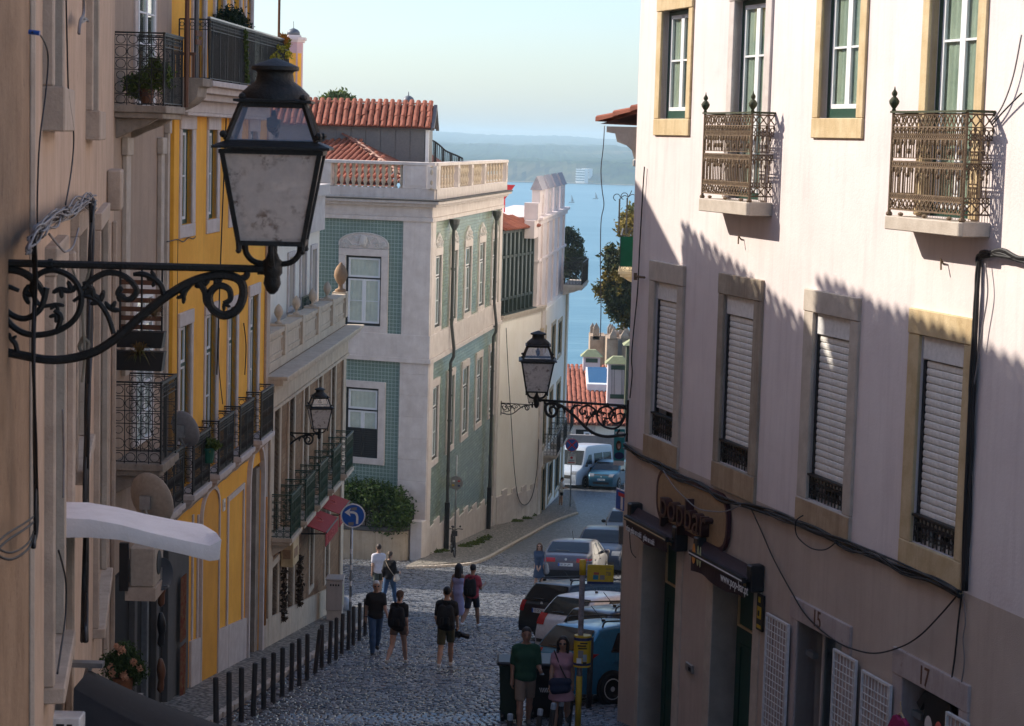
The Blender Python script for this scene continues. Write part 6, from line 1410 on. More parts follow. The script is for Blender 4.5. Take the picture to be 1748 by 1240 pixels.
# sun blockers added up the side street, out of sight behind the brown tiled house: they keep the sun off most of the junction
def sun_blocker(name,pts,z,label,cat):
 pts = [Vector((x * K,y * K,0)) for x,y in pts]; c = sum(pts,Vector()) / len(pts); r = empty(name,(c.x,c.y,gz(c.y)),label,cat); q = MB(); q.prism([(p.x,p.y) for p in pts],-22,z * K,'xy'); q.build('wall',M_['whitewall'],r)
 return r
sun_blocker('added_sun_block',[(-14,66),(-26,70),(-26,78),(-14,73)],2,'unseen block added to keep sun off the junction, behind the brown tiled house','house')
sun_blocker('added_low_sun_block',[(-8.2,55),(-6.1,64.6),(-6.5,64.7),(-8.6,55.1)],-11.0,'low unseen slab added to shade the junction, behind the brown tiled house','wall')
for bl,lb in GARL: tag(leaves('hanging_dry_plant',bl,420,.05,M_['drydark'],None,70,off=bl[0][0]),'long dark dried garland on the %s side of the small window below the sign box' % ('street' if lb == 'left' else 'far'),'garland','dried garlands')
# ------------------------------------------------------------------ haze
def _haze():
 m = bpy.data.materials.new('haze air'); m.use_nodes = True; nt = m.node_tree; nt.nodes.remove(nt.nodes['Principled BSDF'])
 v = nt.nodes.new('ShaderNodeVolumePrincipled'); v.inputs['Color'].default_value = (.72,.9,1,1); v.inputs['Density'].default_value = HAZE; v.inputs['Anisotropy'].default_value = 0
 nt.links.new(v.outputs[0],nt.nodes['Material Output'].inputs['Volume']); return m
HAZE = .00018
q = MB(); q.box(-4200,4200,-60,11000,WATER - 4,46); tag(q.build('haze',_haze()),kind='stuff')
# ------------------------------------------------------------------ lanterns on scrolled brackets
# bracket outline in pixels of the near lamp, origin at the bracket head (465,460), 0.00302 m per pixel at scale 1
def _sp(c,r0,r1,a0,turns,n=14):
 return [(c[0] + (r0 + (r1 - r0) * k / n) * math.cos(a0 + turns * 6.2832 * k / n),c[1] + (r0 + (r1 - r0) * k / n) * math.sin(a0 + turns * 6.2832 * k / n)) for k in range(n + 1)]
_SCR = [([(-60,585),(-20,602),(40,614),(100,622),(160,610),(205,582),(245,545),(285,512),(330,484),(375,472),(408,478),(417,500),(408,528),(385,540),(364,528),(360,505),(374,490),(392,495),(395,512),(384,520)],8),
  ([(4,497),(8,530),(30,565),(62,580),(105,573),(136,550),(146,515),(132,484),(100,470),(72,480),(64,506),(78,530),(104,527)],6),
  ([(88,500),(78,535),(52,553),(24,543),(10,518),(20,500),(42,506)],6),([(-60,520),(-20,485),(10,472),(45,474),(74,495),(86,520)],7),
  ([(150,500),(165,484),(190,472),(218,478),(238,500),(225,517),(206,508),(212,494)],5.5),([(200,575),(190,545),(172,520),(150,512),(132,522)],5),
  ([(285,510),(276,488),(252,474),(232,474)],5.5),([(330,485),(318,500),(316,510)],6),([(340,482),(352,500),(356,520),(372,532)],6),([(408,478),(420,474),(424,464)],6),
  ([(105,573),(112,548),(100,538)],5),([(40,614),(36,596),(28,588)],5)]
_BLOB = [(50,512,12),(104,527,9),(165,500,13),(178,520,12),(195,535,11),(206,508,9),(112,500,11),(318,508,9),(352,490,11),(372,488,9),(384,520,8),(105,545,9),(270,480,10),(130,505,12),(28,590,8),(215,565,9),(372,478,8)]
def street_lamp(head,ax,s,label,spin=0.0,rope=False,glass2=True,wall_len=480):
 """head: bracket head point; ax: unit vector from the wall outward; lantern stands on the head"""
 head = Vector(head); ax = Vector(ax).normalized(); px = .00302 * s; t = empty('street_lamp',head,label,'street lamp','street lamps on scrolled wall brackets')
 side = ax.cross(Vector((0,0,1))); up = Vector((0,0,1))
 B = lambda x,y,n=0: head + ax * ((x - 465) * px) + up * ((460 - y) * px) + side * n
 q = MB()
 q.tube([B(465 - wall_len,460),B(470,460)],6.5 * px,6); q.tube([B(440,460),B(456,460)],10 * px,8); q.tube([B(90,460),B(98,460)],9 * px,6)
 for pts,w in _SCR:
  P3 = crv([B(x,y) for x,y in pts],5); n = len(P3); q.tube(P3,[w * px * .95 * (1 if k < n * .7 else 1 - .45 * (k - n * .7) / (n * .3)) for k in range(n)],6)
 for k,(x,y,r) in enumerate(_BLOB):
  for a in (0,1.1,-1.1): a += k * 1.3; q.ell(B(x + r * .7 * math.cos(a),y + r * .7 * math.sin(a)),(r * px * .95,r * px * .4,r * px * .42),6,4,R=Matrix((ax,side,up)).transposed() @ Matrix.Rotation(a,3,'Y'))
 if not rope: q.tube([B(465 - wall_len + 3,430),B(465 - wall_len + 3,640)],9 * px,6)
 q.build('bracket',M_['iron'],t,smooth=False)
 q = MB(); q.lathe([(4,-42),(10,-36),(15,-24),(13,-12),(17,-6),(17,14),(12,18),(9,26),(5,34),(2,38)],(0,0,0),10); q.v = [head + v * px for v in q.v]; q.build('finial',M_['iron'],t,smooth=True)
 R = Matrix.Rotation(math.atan2(side.y,side.x) + spin,3,'Z')
 L = lambda x,y,z: head + R @ Vector((x * px,y * px,z * px))
 z0,z1,z2,z3 = 46,198,215,275; h0,h1,h2,h3 = 53,80,74,52
 q = MB()
 for a in (0,1,2,3):
  c,s_ = [(1,1),(-1,1),(-1,-1),(1,-1)][a]; c2,s2 = [(1,1),(-1,1),(-1,-1),(1,-1)][(a + 1) % 4]
  q.tube([L(c * h0,s_ * h0,z0),L(c * h1,s_ * h1,z1)],5.5 * px,4); q.tube([L(c * h2,s_ * h2,z2),L(c * h3,s_ * h3,z3)],5 * px,4)
  for h,z,r in ((h0,z0,5.5),(h1 + 2,z1 - 1,5),(h3,z3,5)): q.tube([L(c * h,s_ * h,z),L(c2 * h,s2 * h,z)],r * px,4)
  q.tube([L(c * h0,s_ * h0,z0 + 2),L(c * (h0 - 1),s_ * (h0 - 1),z0 - 14)],5 * px,6); q.ell(L(c * h0,s_ * h0,z0 - 13),(5 * px,) * 3,6,4)
  for h,z in ((h1 - 2,z2 + 10),(h3 - 2,z3 + 12)): q.ell(L(c * h,s_ * h,z),(6.5 * px,) * 3,6,4)
 q.build('lantern_frame',M_['iron'],t)
 def sq(h,z): return [L(h,h,z),L(-h,h,z),L(-h,-h,z),L(h,-h,z)]
 def plate(rows):
  vs = []; [vs.extend(sq(h,z)) for h,z in rows]; n = len(rows); fs = [(4 * i + k,4 * i + (k + 1) % 4,4 * i + 4 + (k + 1) % 4,4 * i + 4 + k) for i in range(n - 1) for k in range(4)]; return vs,fs + [(3,2,1,0),tuple(4 * n - 4 + k for k in range(4))]
 q = MB(); q.add([],[]);
 def ring(ho,hi,za,zb):
  a,b,c,d = sq(ho,za),sq(hi,zb),sq(hi,zb - 4),sq(ho,za - 4); vs = a + b + c + d; return vs,[(r * 4 + k,r * 4 + (k + 1) % 4,((r + 1) % 4) * 4 + (k + 1) % 4,((r + 1) % 4) * 4 + k) for r in range(4) for k in range(4)]
 q.add(*ring(h1 + 16,h2 - 4,z1 + 8,z2 + 2)); q.add(*ring(h3 + 12,h3 - 12,z3 + 8,z3 + 10)); q.build('rim',M_['iron'],t)
 q = MB(); q.lathe([(60,282),(58,293),(44,306),(32,315),(30,328),(32,331),(40,333),(40,339),(26,345),(12,350),(3,353)],(0,0,0),16); q.v = [head + v * px for v in q.v]; smooth_by_angle(q.build('crown',M_['iron'],t),50)
 for a in range(4):
  c,s_ = [(1,1),(-1,1),(-1,-1),(1,-1)][a]; c2,s2 = [(1,1),(-1,1),(-1,-1),(1,-1)][(a + 1) % 4]
  k = .985; q = MB(); q.add([L(c * h0 * k,s_ * h0 * k,z0),L(c2 * h0 * k,s2 * h0 * k,z0),L(c2 * h1 * k,s2 * h1 * k,z1),L(c * h1 * k,s_ * h1 * k,z1)],[(0,1,2,3)]); q.build('glass_pane',M_['lampglass'],t,fix=False)
  q = MB(); q.add([L(c * h2 * k,s_ * h2 * k,z2),L(c2 * h2 * k,s2 * h2 * k,z2),L(c2 * h3 * k,s2 * h3 * k,z3),L(c * h3 * k,s_ * h3 * k,z3)],[(0,1,2,3)]); q.build('roof_pane',M_['lampglass2'],t,fix=False)
 q = MB()
 for sx,sy in ((1,0),(-1,0),(0,1),(0,-1)):
  q.tube(crv([L(sx * 46,sy * 46,z0 - 2),L(sx * 44,sy * 44,26),L(sx * 30,sy * 30,12),L(sx * 4,sy * 4,8)],5),5.5 * px,6)
 q.tube(crv([L(-6,0,8),L(-6,0,26),L(0,0,34),L(6,0,26),L(6,0,8)],4),3.5 * px,5); q.build('cradle',M_['iron'],t)
 q = MB(); q.tube([L(-34,0,236),L(34,0,236)],9 * px,6); q.tube([L(-12,0,240),L(-12,0,252)],10 * px,6); q.tube(crv([L(18 + 20 * math.cos(a_),0,246 + 18 * math.sin(a_)) for a_ in [k * .7 for k in range(8)]],3),3.5 * px,5); q.tube([L(22,0,240),L(46,0,246)],12 * px,5)
 q.tube(crv([L(-50,0,222),L(-40,5,245),L(-30,0,235),L(-20,8,250)],4),3 * px,5); q.build('lamp_gear',M_['plastic'],t)
 if rope:
  q = MB(); q.tube(crv([B(125,455,-.01),B(142,500,-.02),B(146,520,-.025)],4),1.8 * px,5); q.tube(crv([B(162,455,-.01),B(150,500,-.02),B(146,520,-.025),B(148,575,-.03),B(150,620,-.03),B(146,660,-.03)],4),2.5 * px,5); q.tube(crv([B(150,580,-.04),B(140,600,-.05),B(150,612,-.04),B(156,595,-.05),B(148,585,-.04)],4),3.5 * px,5)
  tag(q.build('rope',smat('old rope',(.3,.24,.17),.9),off=B(146,520)),'old rope knotted round the scrolls of the near lamp bracket','rope')
 return t
hd_ = at(465,460,9.55); bx_ = Vector((-1,0,0)); street_lamp(hd_,(1,.05,0),K * .915,'large lamp in the left foreground with dusty stained panes on a rust flecked bracket',.0,True,wall_len=530)
h2_ = at(916,683,32.3); p2 = RF.P(UC - .05,0,0); ax2 = Vector((h2_.x - p2.x,h2_.y - p2.y,0)); street_lamp(h2_,ax2,ax2.length / (480 * .00302),'lamp on the edge of the pink corner house, in front of the red tiled roof',.3,wall_len=480)
h3_ = at(545,741,44.6); street_lamp(h3_,TF.n,.97 * K,'smaller lamp on the brown tiled house, in front of its upper windows',.3,wall_len=int(460))
u = HF.uz(853,690)[0]; z = HF.uz(875,688,.5)[1]; h4 = HF.P(u - .2,1.45 * K,z); street_lamp(h4,HF.n,1.0 * K,'farthest lamp, on the cream white house, half hidden behind the corner house lamp',.2)
# ------------------------------------------------------------------ bollards
bpx = [(412,1234),(432,1224),(450,1213),(466,1202),(481.5,1191),(497,1181),(511,1172),(524,1162),(537.6,1151),(549,1142),(562,1134),(573.5,1127),(583,1118),(594.4,1111),(603,1103),(613.4,1095.5),(623,1086)]
q = MB(); q.lathe([(.046,-.1),(.046,.9),(.042,.93),(.0,.945)],(0,0,0),10,cap=False); _o = smooth_by_angle(q.build('bollard',M_['bollard'])); BOL = _o.data; bpy.data.objects.remove(_o)
q = MB(); q.lathe([(.0475,.84),(.0475,.925),(.044,.937),(0,.95)],(0,0,0),10,cap=False); _o = q.build('bollard_cap',M_['bluegrey'],smooth=True); BOLC = _o.data; bpy.data.objects.remove(_o)
ordw = ['first','second','third','fourth','fifth','sixth','seventh','eighth','ninth','tenth','eleventh','twelfth','thirteenth','fourteenth','fifteenth','sixteenth','seventeenth','eighteenth','nineteenth']
def bollard(p,label,group,tilt=(0,0),cap=False,h=1.0):
 o = inst('bollard',BOL,None,p,Matrix.Rotation(tilt[0],3,'X') @ Matrix.Rotation(tilt[1],3,'Y'),(1,1,h)); o['_w'] = list(p); tag(o,label,'bollard',group)
 if cap: c = bpy.data.objects.new('cap',BOLC); COL.objects.link(c); c.parent = o
 return o
b0_ = ground(412,1234); b1_ = ground(432,1224); pts = [ground(*p) for p in bpx]; st = (b1_ - b0_); pre = [b0_ - st * 2,b0_ - st]
for i,p in enumerate(pre + pts):
 p = Vector((p.x,p.y,gz(p.y) + .02)); lb = ordw[i] + ' dark bollard counted up the left kerb from the black awning'
 if i == len(pre + pts) - 1: lb = 'farthest dark bollard of the left row, beside the blue arrow sign'
 bollard(p,lb,'bollards along the left kerb',(RND.uniform(-.02,.02),RND.uniform(-.03,.03) + (.08 if i == 10 else 0)))
for i,((px,pt),lb) in enumerate(zip(((871,1220),(915,1211),(936,1201),(953,1196),(968.6,1185.5)),('leftmost pale capped bollard at the bottom, before the green bin','pale capped bollard between the legs of the couple','tilted pale capped bollard left of the woman in pink','pale capped bollard in front of the pink skirt','tallest pale capped bollard right of the pink dress'))):
 Yb = 29.6; p = at(px,pt,Yb + .25 * i); p.z -= .93; bollard(Vector((p.x,p.y,p.z)),lb,'bollards by the bus stop',(0,.06 * (i in (1,2)) + .02 * i),True)
p = ground(1005,1211); q = MB(); q.tube([p,p + Vector((0,0,1.35))],.055,8); tag(q.build('grey_post',M_['bollard'],off=p,smooth=True),'plain grey post behind the bus stop, in front of the blue car','post')
# ------------------------------------------------------------------ signs
def round_sign(p,r,face,border,nrm,parent,name='sign_plate'):
 nrm = Vector(nrm).normalized(); q = MB(); q.lathe([(r,-.015),(r,.0)],p,24,ax=nrm); o = q.build(name,border,parent); q = MB(); q.lathe([(r * .9,.001),(r * .9,.006)],p,24,ax=nrm); q.build('sign_face',face,o); return o
def pole(name,base,h,r,mat,label,cat):
 t = empty(name,base,label,cat); q = MB(); q.tube([base - Vector((0,0,.1)),base + Vector((0,0,h))],r,8); q.build('pole',mat,t,smooth=True); return t
b = ground(597,1090); c = at(604,880,b.y / K); h = c.z - b.z
s = pole('arrow_sign',b,h + .3,.035,M_['steel'],'round blue sign with a white arrow turning left, on a stickered pole','sign'); vd = (Vector((0,0,0)) - c); vd.z = 0; vd.normalize()
sd_ = Vector((-vd.y,vd.x,0)); c = Vector((b.x + .03,b.y - .05,c.z)); round_sign(c,.3,M_['blueS'],M_['wht'],vd,s)
SP = lambda x,z,n=.012: c + sd_ * x + Vector((0,0,z)) + vd * n
q = MB(); arc = [SP(.1 - .0,-.2),SP(.1,-.02),SP(.06,.06),SP(-.02,.085),SP(-.08,.085)]
q.tube(crv(arc,4),.038,4,flat=.15); q.add([SP(-.21,.085),SP(-.06,.19),SP(-.09,.085),SP(-.06,-.02)],[(0,1,2,3)]); q.build('arrow',M_['wht'],s)
q = MB(); q.add([SP(-.05,.2,.016),SP(.09,.22,.016),SP(.09,.14,.016),SP(-.05,.13,.016)],[(0,1,2,3)]); q.add([SP(-.12,-.17,.016),SP(.02,-.15,.016),SP(.02,-.24,.016),SP(-.1,-.25,.016)],[(0,1,2,3)]); q.build('sticker',M_['cablegrey'],s)
q = MB()
for k in range(4): z = h * (.3 + .13 * k); q.tube([s.location + Vector((0,0,z)),s.location + Vector((0,0,z + .12))],.037,8)
q.build('pole_sticker',M_['wht'],s)
# no stopping sign
b = ground(973,868); c = at(978,760,b.y / K - .05); s = pole('no_stopping_sign',b,c.z - b.z + .4,.035,M_['steel'],'round blue and red no stopping sign above a small white plate on the far pavement','sign'); c = Vector((b.x,b.y - .06,c.z)); vd = Vector((0,-1,0)); sd_ = Vector((1,0,0))
round_sign(c,.36,M_['blueS'],M_['redS'],vd,s); SP = lambda x,z,n=.012: c + sd_ * x + Vector((0,0,z)) + vd * n
for a in (1,-1): q = MB(); q.add([SP(-.25,.19 * a + .05 * 0 - .0),SP(-.2,.24 * a),SP(.25,-.19 * a),SP(.2,-.24 * a)],[(0,1,2,3)]); q.build('cross_bar',M_['redS'],s)
q = MB(); q.box(c.x - .23,c.x + .23,c.y - .012,c.y,c.z - 1.1,c.z - .48); pl = q.build('plate',M_['plate'],s)
q = MB(); q.lathe([(.07,0),(.07,.004)],(c.x,c.y - .013,c.z - .7),12,ax=(0,-1,0)); q.box(c.x - .19,c.x + .19,c.y - .017,c.y - .013,c.z - 1.0,c.z - .95); q.build('plate_print',M_['redS'],pl)
text('plate_text','EXCETO',.1,Matrix.Translation((c.x,c.y - .016,c.z - .56)) @ Matrix.Rotation(math.pi / 2,4,'X'),M_['navy'],pl,.001,'CENTER',.8)
q = MB(); q.box(c.x - .16,c.x + .16,c.y - .017,c.y - .013,c.z - .86,c.z - .84); q.box(c.x - .16,c.x + .12,c.y - .017,c.y - .013,c.z - .9,c.z - .885); q.build('plate_line',M_['navy'],pl)
# dead end sign edge-on beside the corner, with a grey box on its pole
b = at(1062,1000,36); b = Vector((b.x,b.y,gz(b.y))); zc = at(1065,855,36).z; s = pole('dead_end_sign',b,zc - b.z + .35,.03,M_['steel'],'blue dead end sign seen nearly edge on at the corner of the pink house','sign')
nr = Vector((-.93,-.37,0)); sd_ = Vector((-.37,.93,0)); q = MB(); hw = .3; A = b + nr * .04; A.z = zc
P_ = lambda x,z,n: A + sd_ * x * -1 + Vector((0,0,z)) + nr * n
def sq_(x0,x1,z0,z1,n0,n1): return [P_(x,z,n) for n in (n0,n1) for x,z in ((x0,z0),(x1,z0),(x1,z1),(x0,z1))],[(0,1,2,3),(7,6,5,4),(0,4,5,1),(1,5,6,2),(2,6,7,3),(3,7,4,0)]
for nm,mt,(x0,x1,z0,z1),n in (('sign_plate',M_['wht'],(-.3,.3,-.21,.21),.0),('sign_face',M_['blueS'],(-.28,.28,-.19,.19),.022),('stem',M_['wht'],(-.05,.05,-.17,.1),.026),('bar',M_['redS'],(-.16,.16,.08,.15),.03)):
 q = MB(); q.add(*sq_(x0,x1,z0,z1,n,n + .003 + (.016 if n == 0 else 0))); q.build(nm,mt,s)
z = at(1062,912,36).z; q = MB(); q.box(b.x - .1,b.x + .1,b.y - .14,b.y + .05,z - .18,z + .18); q.build('control_box',M_['greybox'],s,bevel=.01)
# election-style poster banner hung flat by the lamp
A = at(1058,733,34.5); B_ = at(1058,795,34.5); ps = empty('poster',B_,'teal poster banner with a smiling dark haired woman, by the corner house','poster'); w_,h_ = .2,A.z - B_.z
q = MB(); q.box(A.x - w_ / 2,A.x + w_ / 2,A.y,A.y + .02,B_.z,A.z); q.build('banner',smat('teal print',(.02,.3,.33),.5),ps)
pr = lambda nm,mt,x0,x1,z0,z1,n=.003: MB().box(A.x + w_ * x0,A.x + w_ * x1,A.y - n,A.y - .0005,B_.z + h_ * z0,B_.z + h_ * z1).build(nm,mt,ps)
pr('white_strip',M_['wht'],-.5,.5,0,.13); pr('banner_print',M_['wht'],-.42,.42,.87,.93); pr('banner_print',M_['wht'],-.42,.4,.78,.84)
def pe(nm,mt,x,z,rx,rz,n): q = MB(); q.lathe([(1,0),(1,.001)],(0,0,0),16,ax=(0,-1,0)); q.v = [Vector((A.x + w_ * x + v.x * rx * w_,A.y - n + v.y,B_.z + h_ * z + v.z * rz * h_)) for v in q.v]; q.build(nm,mt,ps)
pe('portrait_hair',M_['bark'],-.06,.55,.25,.14,.004); pe('portrait_jacket',M_['navy'],.02,.27,.46,.1,.005); pe('portrait_face',M_['skinprint'],-.03,.55,.15,.1,.006); pe('portrait_hair',M_['bark'],-.06,.64,.18,.04,.008); pe('portrait_mouth',M_['wht'],-.02,.505,.06,.012,.0085)
for k in (-.09,.04): pe('portrait_eye',M_['plastic'],k,.575,.03,.01,.0085)
# ------------------------------------------------------------------ bus stop
b = at(992,1240,30.3); top = at(995,958,30.3); b = Vector((top.x,top.y,gz(top.y))); s = pole('bus_stop',b,top.z - b.z,.05,M_['stickers'],'yellow bus stop pole with flag sign and timetable case, in front of the parked cars','bus stop')
q = MB(); q.tube([Vector((b.x,b.y,z_)) for z_ in (at(0,1010,30.3).z + .55,top.z + .02)],.058,8); q.build('pole_top',M_['yellowS'],s,smooth=True)
q = MB(); q.tube([Vector((b.x,b.y,b.z + .15)),Vector((b.x,b.y,b.z + 1.0))],.055,8); q.build('pole_band',M_['yellowold'],s,smooth=True)
f0,f1 = at(1003,964,30.3),at(1047,998,30.3); q = MB(); q.box(f0.x,f1.x,b.y - .02,b.y + .02,f1.z,f0.z); fl = q.build('flag_sign',M_['yellowS'],s,bevel=.008); yy = b.y - .021
q = MB(); q.box(f0.x,f1.x,yy - .002,yy,f1.z + .003,f1.z + .045); q.build('flag_stripe',M_['navy'],fl)
W_,H_ = f1.x - f0.x,f0.z - f1.z
for mt,x0,x1,z0,z1 in ((M_['redprint'],.24,.44,.5,.62),(M_['tealprint'],.22,.42,.24,.48),(M_['cablegrey'],.48,.66,.24,.48)): q = MB(); q.box(f0.x + W_ * x0,f0.x + W_ * x1,yy - .002,yy,f1.z + H_ * z0,f1.z + H_ * z1); q.build('flag_print',mt,fl)
text('flag_text','PARAGEM',.035,Matrix.Translation((f0.x + W_ * .7,yy - .001,f1.z + H_ * .8)) @ Matrix.Rotation(math.pi / 2,4,'X'),M_['navy'],fl,.001,'LEFT',.6)
text('flag_text','758',.09,Matrix.Translation((f0.x + W_ * .7,yy - .001,f1.z + H_ * .55)) @ Matrix.Rotation(math.pi / 2,4,'X'),M_['navy'],fl,.001,'LEFT',.6)
q = MB();
for z_ in (.1,-.02): q.tube([Vector((b.x,b.y,f0.z - .06 + z_)),Vector((f0.x + .08,b.y,f0.z - .06 + z_))],.012,5)
q.build('flag_arm',M_['steel'],s)
c0,c1 = at(980,1084,30.3),at(1008,1138,30.3); q = MB(); cx = (c0.x + c1.x) / 2; rx = (c1.x - c0.x) / 2
el = [(cx + rx * math.cos(t),b.y + rx * .75 * math.sin(t)) for t in [k * math.pi / 8 for k in range(16)]]; q.prism(el,c1.z,c0.z,'xy'); cs = q.build('timetable_case',M_['yellowS'],s)
for z0,z1,mt in ((c1.z + .03,c1.z + .07,M_['navy']),(c0.z - .08,c0.z - .03,M_['navy'])): q = MB(); q.prism([(cx + (x - cx) * 1.01,b.y + (y - b.y) * 1.01) for x,y in el],z0,z1,'xy'); q.build('case_band',mt,cs)
for x0,x1,z0,z1,mt in ((-.5,.1,.32,.55,M_['cablegrey']),(-.65,-.1,.14,.3,M_['wht']),(.05,.5,.2,.42,M_['bluegrey']),(.05,.5,.1,.18,M_['plastic']),(-.6,.4,.68,.72,M_['plastic']),(-.5,.5,.6,.63,M_['plastic']),(-.3,.55,.76,.8,M_['plastic'])):
 q = MB(); zz0,zz1 = c1.z + (c0.z - c1.z) * z0,c1.z + (c0.z - c1.z) * z1; ya = b.y - rx * .75 * 1.02; q.box(cx + rx * x0,cx + rx * x1,ya - .004,ya + .03,zz0,zz1); q.build('notice',mt,cs)
# litter bin and wheeled container behind the couple
def bin_(p,w,d,h,mat,label,lidm,name='waste_bin'):
 p = Vector((p.x,p.y,gz(p.y))); t = empty(name,p,label,'waste bin'); q = MB(); a,b_ = w / 2 * .82,w / 2; c,e = d / 2 * .82,d / 2
 q.add([p + Vector(v) for v in ((-a,-c,.08),(a,-c,.08),(a,c,.08),(-a,c,.08),(-b_,-e,h),(b_,-e,h),(b_,e,h),(-b_,e,h))],[(3,2,1,0),(4,5,6,7),(0,1,5,4),(1,2,6,5),(2,3,7,6),(3,0,4,7)]); q.build('body',mat,t,bevel=.02)
 q = MB(); q.box(p.x - b_ - .04,p.x + b_ + .04,p.y - e - .05,p.y + e + .04,p.z + h,p.z + h + .07); q.build('lid',lidm,t,bevel=.025)
 for s_ in (-1,1): q = MB(); q.lathe([(.1,-.03),(.1,.03)],p + Vector((s_ * a * .8,-c * .9,.1)),10,ax=(1,0,0)); q.build('wheel',M_['rubber'],t)
 return t
p = at(872,1180,31.6); bin_(p,.42,.5,1.05,M_['bingreen'],'narrow dark green wheeled bin beside the man in the green shirt',M_['plastic'])
p = at(932,1180,32.2); bb = bin_(p,.75,.7,1.0,M_['plastic'],'broad black wheeled bin behind the couple at the bus stop',M_['plastic'])
q = MB(); y_ = bb.location.y - .36
for k in range(7): q.add([(bb.location.x - .1 + k * .03,y_,bb.location.z + .55),(bb.location.x - .085 + k * .03,y_,bb.location.z + .55),(bb.location.x - .115 + k * .03,y_ + .003,bb.location.z + .63),(bb.location.x - .13 + k * .03,y_ + .003,bb.location.z + .63)],[(0,1,2,3)])
q.build('striped_label',M_['wht'],bb)
p = ground(856,1214); q = MB(); q.tube([p,p + Vector((.12,0,.75))],.05,8); tag(q.build('leaning_post',M_['bollard'],off=p,smooth=True),'short dark post leaning against the narrow green bin','post')
# street cabinet on the left pavement
p = ground(571,1062); p = Vector((p.x,p.y,gz(p.y) + .05)); cb = empty('street_cabinet',p,'beige street utility cabinet on the pavement by the brown tiled house','cabinet'); q = MB(); q.box(p.x - .2,p.x + .2,p.y - .2,p.y + .35,p.z,p.z + .3); q.build('base',M_['stone'],cb)
q = MB(); q.box(p.x - .22,p.x + .22,p.y - .22,p.y + .37,p.z + .302,p.z + 1.12); q.build('body',M_['cabinet'],cb,bevel=.015); q = MB(); q.box(p.x - .24,p.x + .24,p.y - .24,p.y + .39,p.z + 1.121,p.z + 1.17); q.build('top',M_['cabinet'],cb,bevel=.01)
for k in range(4): q = MB(); q.box(p.x - .12 + k * .07,p.x - .08 + k * .07,p.y - .226,p.y - .2205,p.z + .98,p.z + 1.03); q.build('vent',M_['plastic'],cb)
q = MB(); q.box(p.x + .2205,p.x + .224,p.y - .1,p.y - .02,p.z + .45,p.z + 1.0); q.build('sticker',smat('lime sticker',(.4,.45,.05),.6),cb)
# ------------------------------------------------------------------ satellite dishes, air conditioner, awnings on the left
def dish(c,r,nrm,label,mat,arm=True):
 c = Vector(c); nrm = Vector(nrm).normalized(); t = empty('satellite_dish',c,label,'satellite dish'); q = MB(); q.lathe([(.0,-.0)] + [(r * k / 6,.22 * r * (k / 6) ** 2) for k in range(1,7)] + [(r * 1.0,.22 * r + .015),(r * .97,.22 * r + .01)] + [(r * k / 6 * .97,.22 * r * (k / 6) ** 2 + .012) for k in range(5,0,-1)],c,22,ax=nrm,cap=False); q.build('reflector',mat,t,smooth=True)
 q = MB(); b_ = c - nrm * .05; q.box(b_.x - .08,b_.x + .08,b_.y - .06,b_.y + .03,b_.z - .1,b_.z + .1); q.tube([b_,b_ + Vector((-.1,.05,-.3)),b_ + Vector((-.45,.1,-.35))],.028,6); q.tube([b_ + Vector((0,0,-.1)),b_ + Vector((.08,0,-r * .8)),c + nrm * r * .7 + Vector((0,0,-r * .75))],.02,6); q.build('mount',M_['steel'],t); return t
c = at(311,735,31.5); dish(c,.33 * K * .9,(.55,.75,.25),'grey satellite dish seen from behind beside the yellow house balconies',M_['dishgrey'])
c = at(252,856,27.5); dish(c,.38 * K,(.5,.8,.2),'larger beige satellite dish half hidden behind the white awning',M_['dishbeige'])
c = at(272,980,27); dish(c,.22 * K,(.75,-.4,.1),'dark round dish beside the air conditioner under the white awning',M_['bluegrey2'])
p = at(240,968,26.5); ac = empty('air_conditioner',p,'beige air conditioner unit on a wall bracket below the white awning','air conditioner'); q = MB(); q.box(p.x - .16,p.x + .2,p.y,p.y + .75,p.z - .3,p.z + .28); q.build('casing',M_['dishbeige'],ac,bevel=.02); q = MB(); q.box(p.x - .22,p.x + .22,p.y - .02,p.y + .8,p.z - .5,p.z - .305); q.build('shelf',M_['beigestone'],ac)
q = MB(); q.lathe([(.18,0),(.18,.01)],(p.x + .201,p.y + .35,p.z),14,ax=(1,0,0)); q.build('fan_grille',M_['plastic'],ac); q = MB(); q.box(p.x - .3,p.x - .17,p.y - .06,p.y + .02,p.z - .35,p.z + .35); q.build('pipe_box',M_['plastic'],ac)
# white rounded awning sticking out from the beige wall
YA = 15.2
aw = [(70,862),(110,857),(150,858),(200,866),(250,878),(300,888),(345,895),(362,905)]; lo = [(70,912),(120,908),(170,910),(220,918),(270,930),(320,945),(365,957),(379,946)]
up_ = [at(x,y,YA) for x,y in aw]; dn = [at(x,y,YA - .75) for x,y in [(70,890),(112,885),(155,887),(205,896),(258,910),(310,922),(358,932),(378,922)]]; bt = [at(x,y,YA - .75) for x,y in [(70,920),(112,918),(155,918),(205,922),(258,934),(310,946),(358,958),(374,956)]]
t = empty('awning',up_[0],'white rounded fabric awning seen end on, sticking out from the beige wall','awning'); n = len(up_); q = MB()
bk = [v + Vector((0,.25,-.28)) for v in up_]
rows = [bk,up_,[u.lerp(d,.5) + Vector((0,0,.015)) for u,d in zip(up_,dn)],dn,[d.lerp(b_,.5) - Vector((0,.012,0)) for d,b_ in zip(dn,bt)],bt]
q.add([v for r_ in rows for v in r_],[(r_ * n + i,r_ * n + i + 1,(r_ + 1) * n + i + 1,(r_ + 1) * n + i) for r_ in range(5) for i in range(n - 1)] + [tuple(r_ * n + n - 1 for r_ in range(6))]); smooth_by_angle(q.build('canopy',M_['awnwhite'],t,fix=False),28)
q = MB(); q.tube([b_ + Vector((0,.02,.01)) for b_ in bt],.008,5); q.build('hem',M_['stonew'],t)
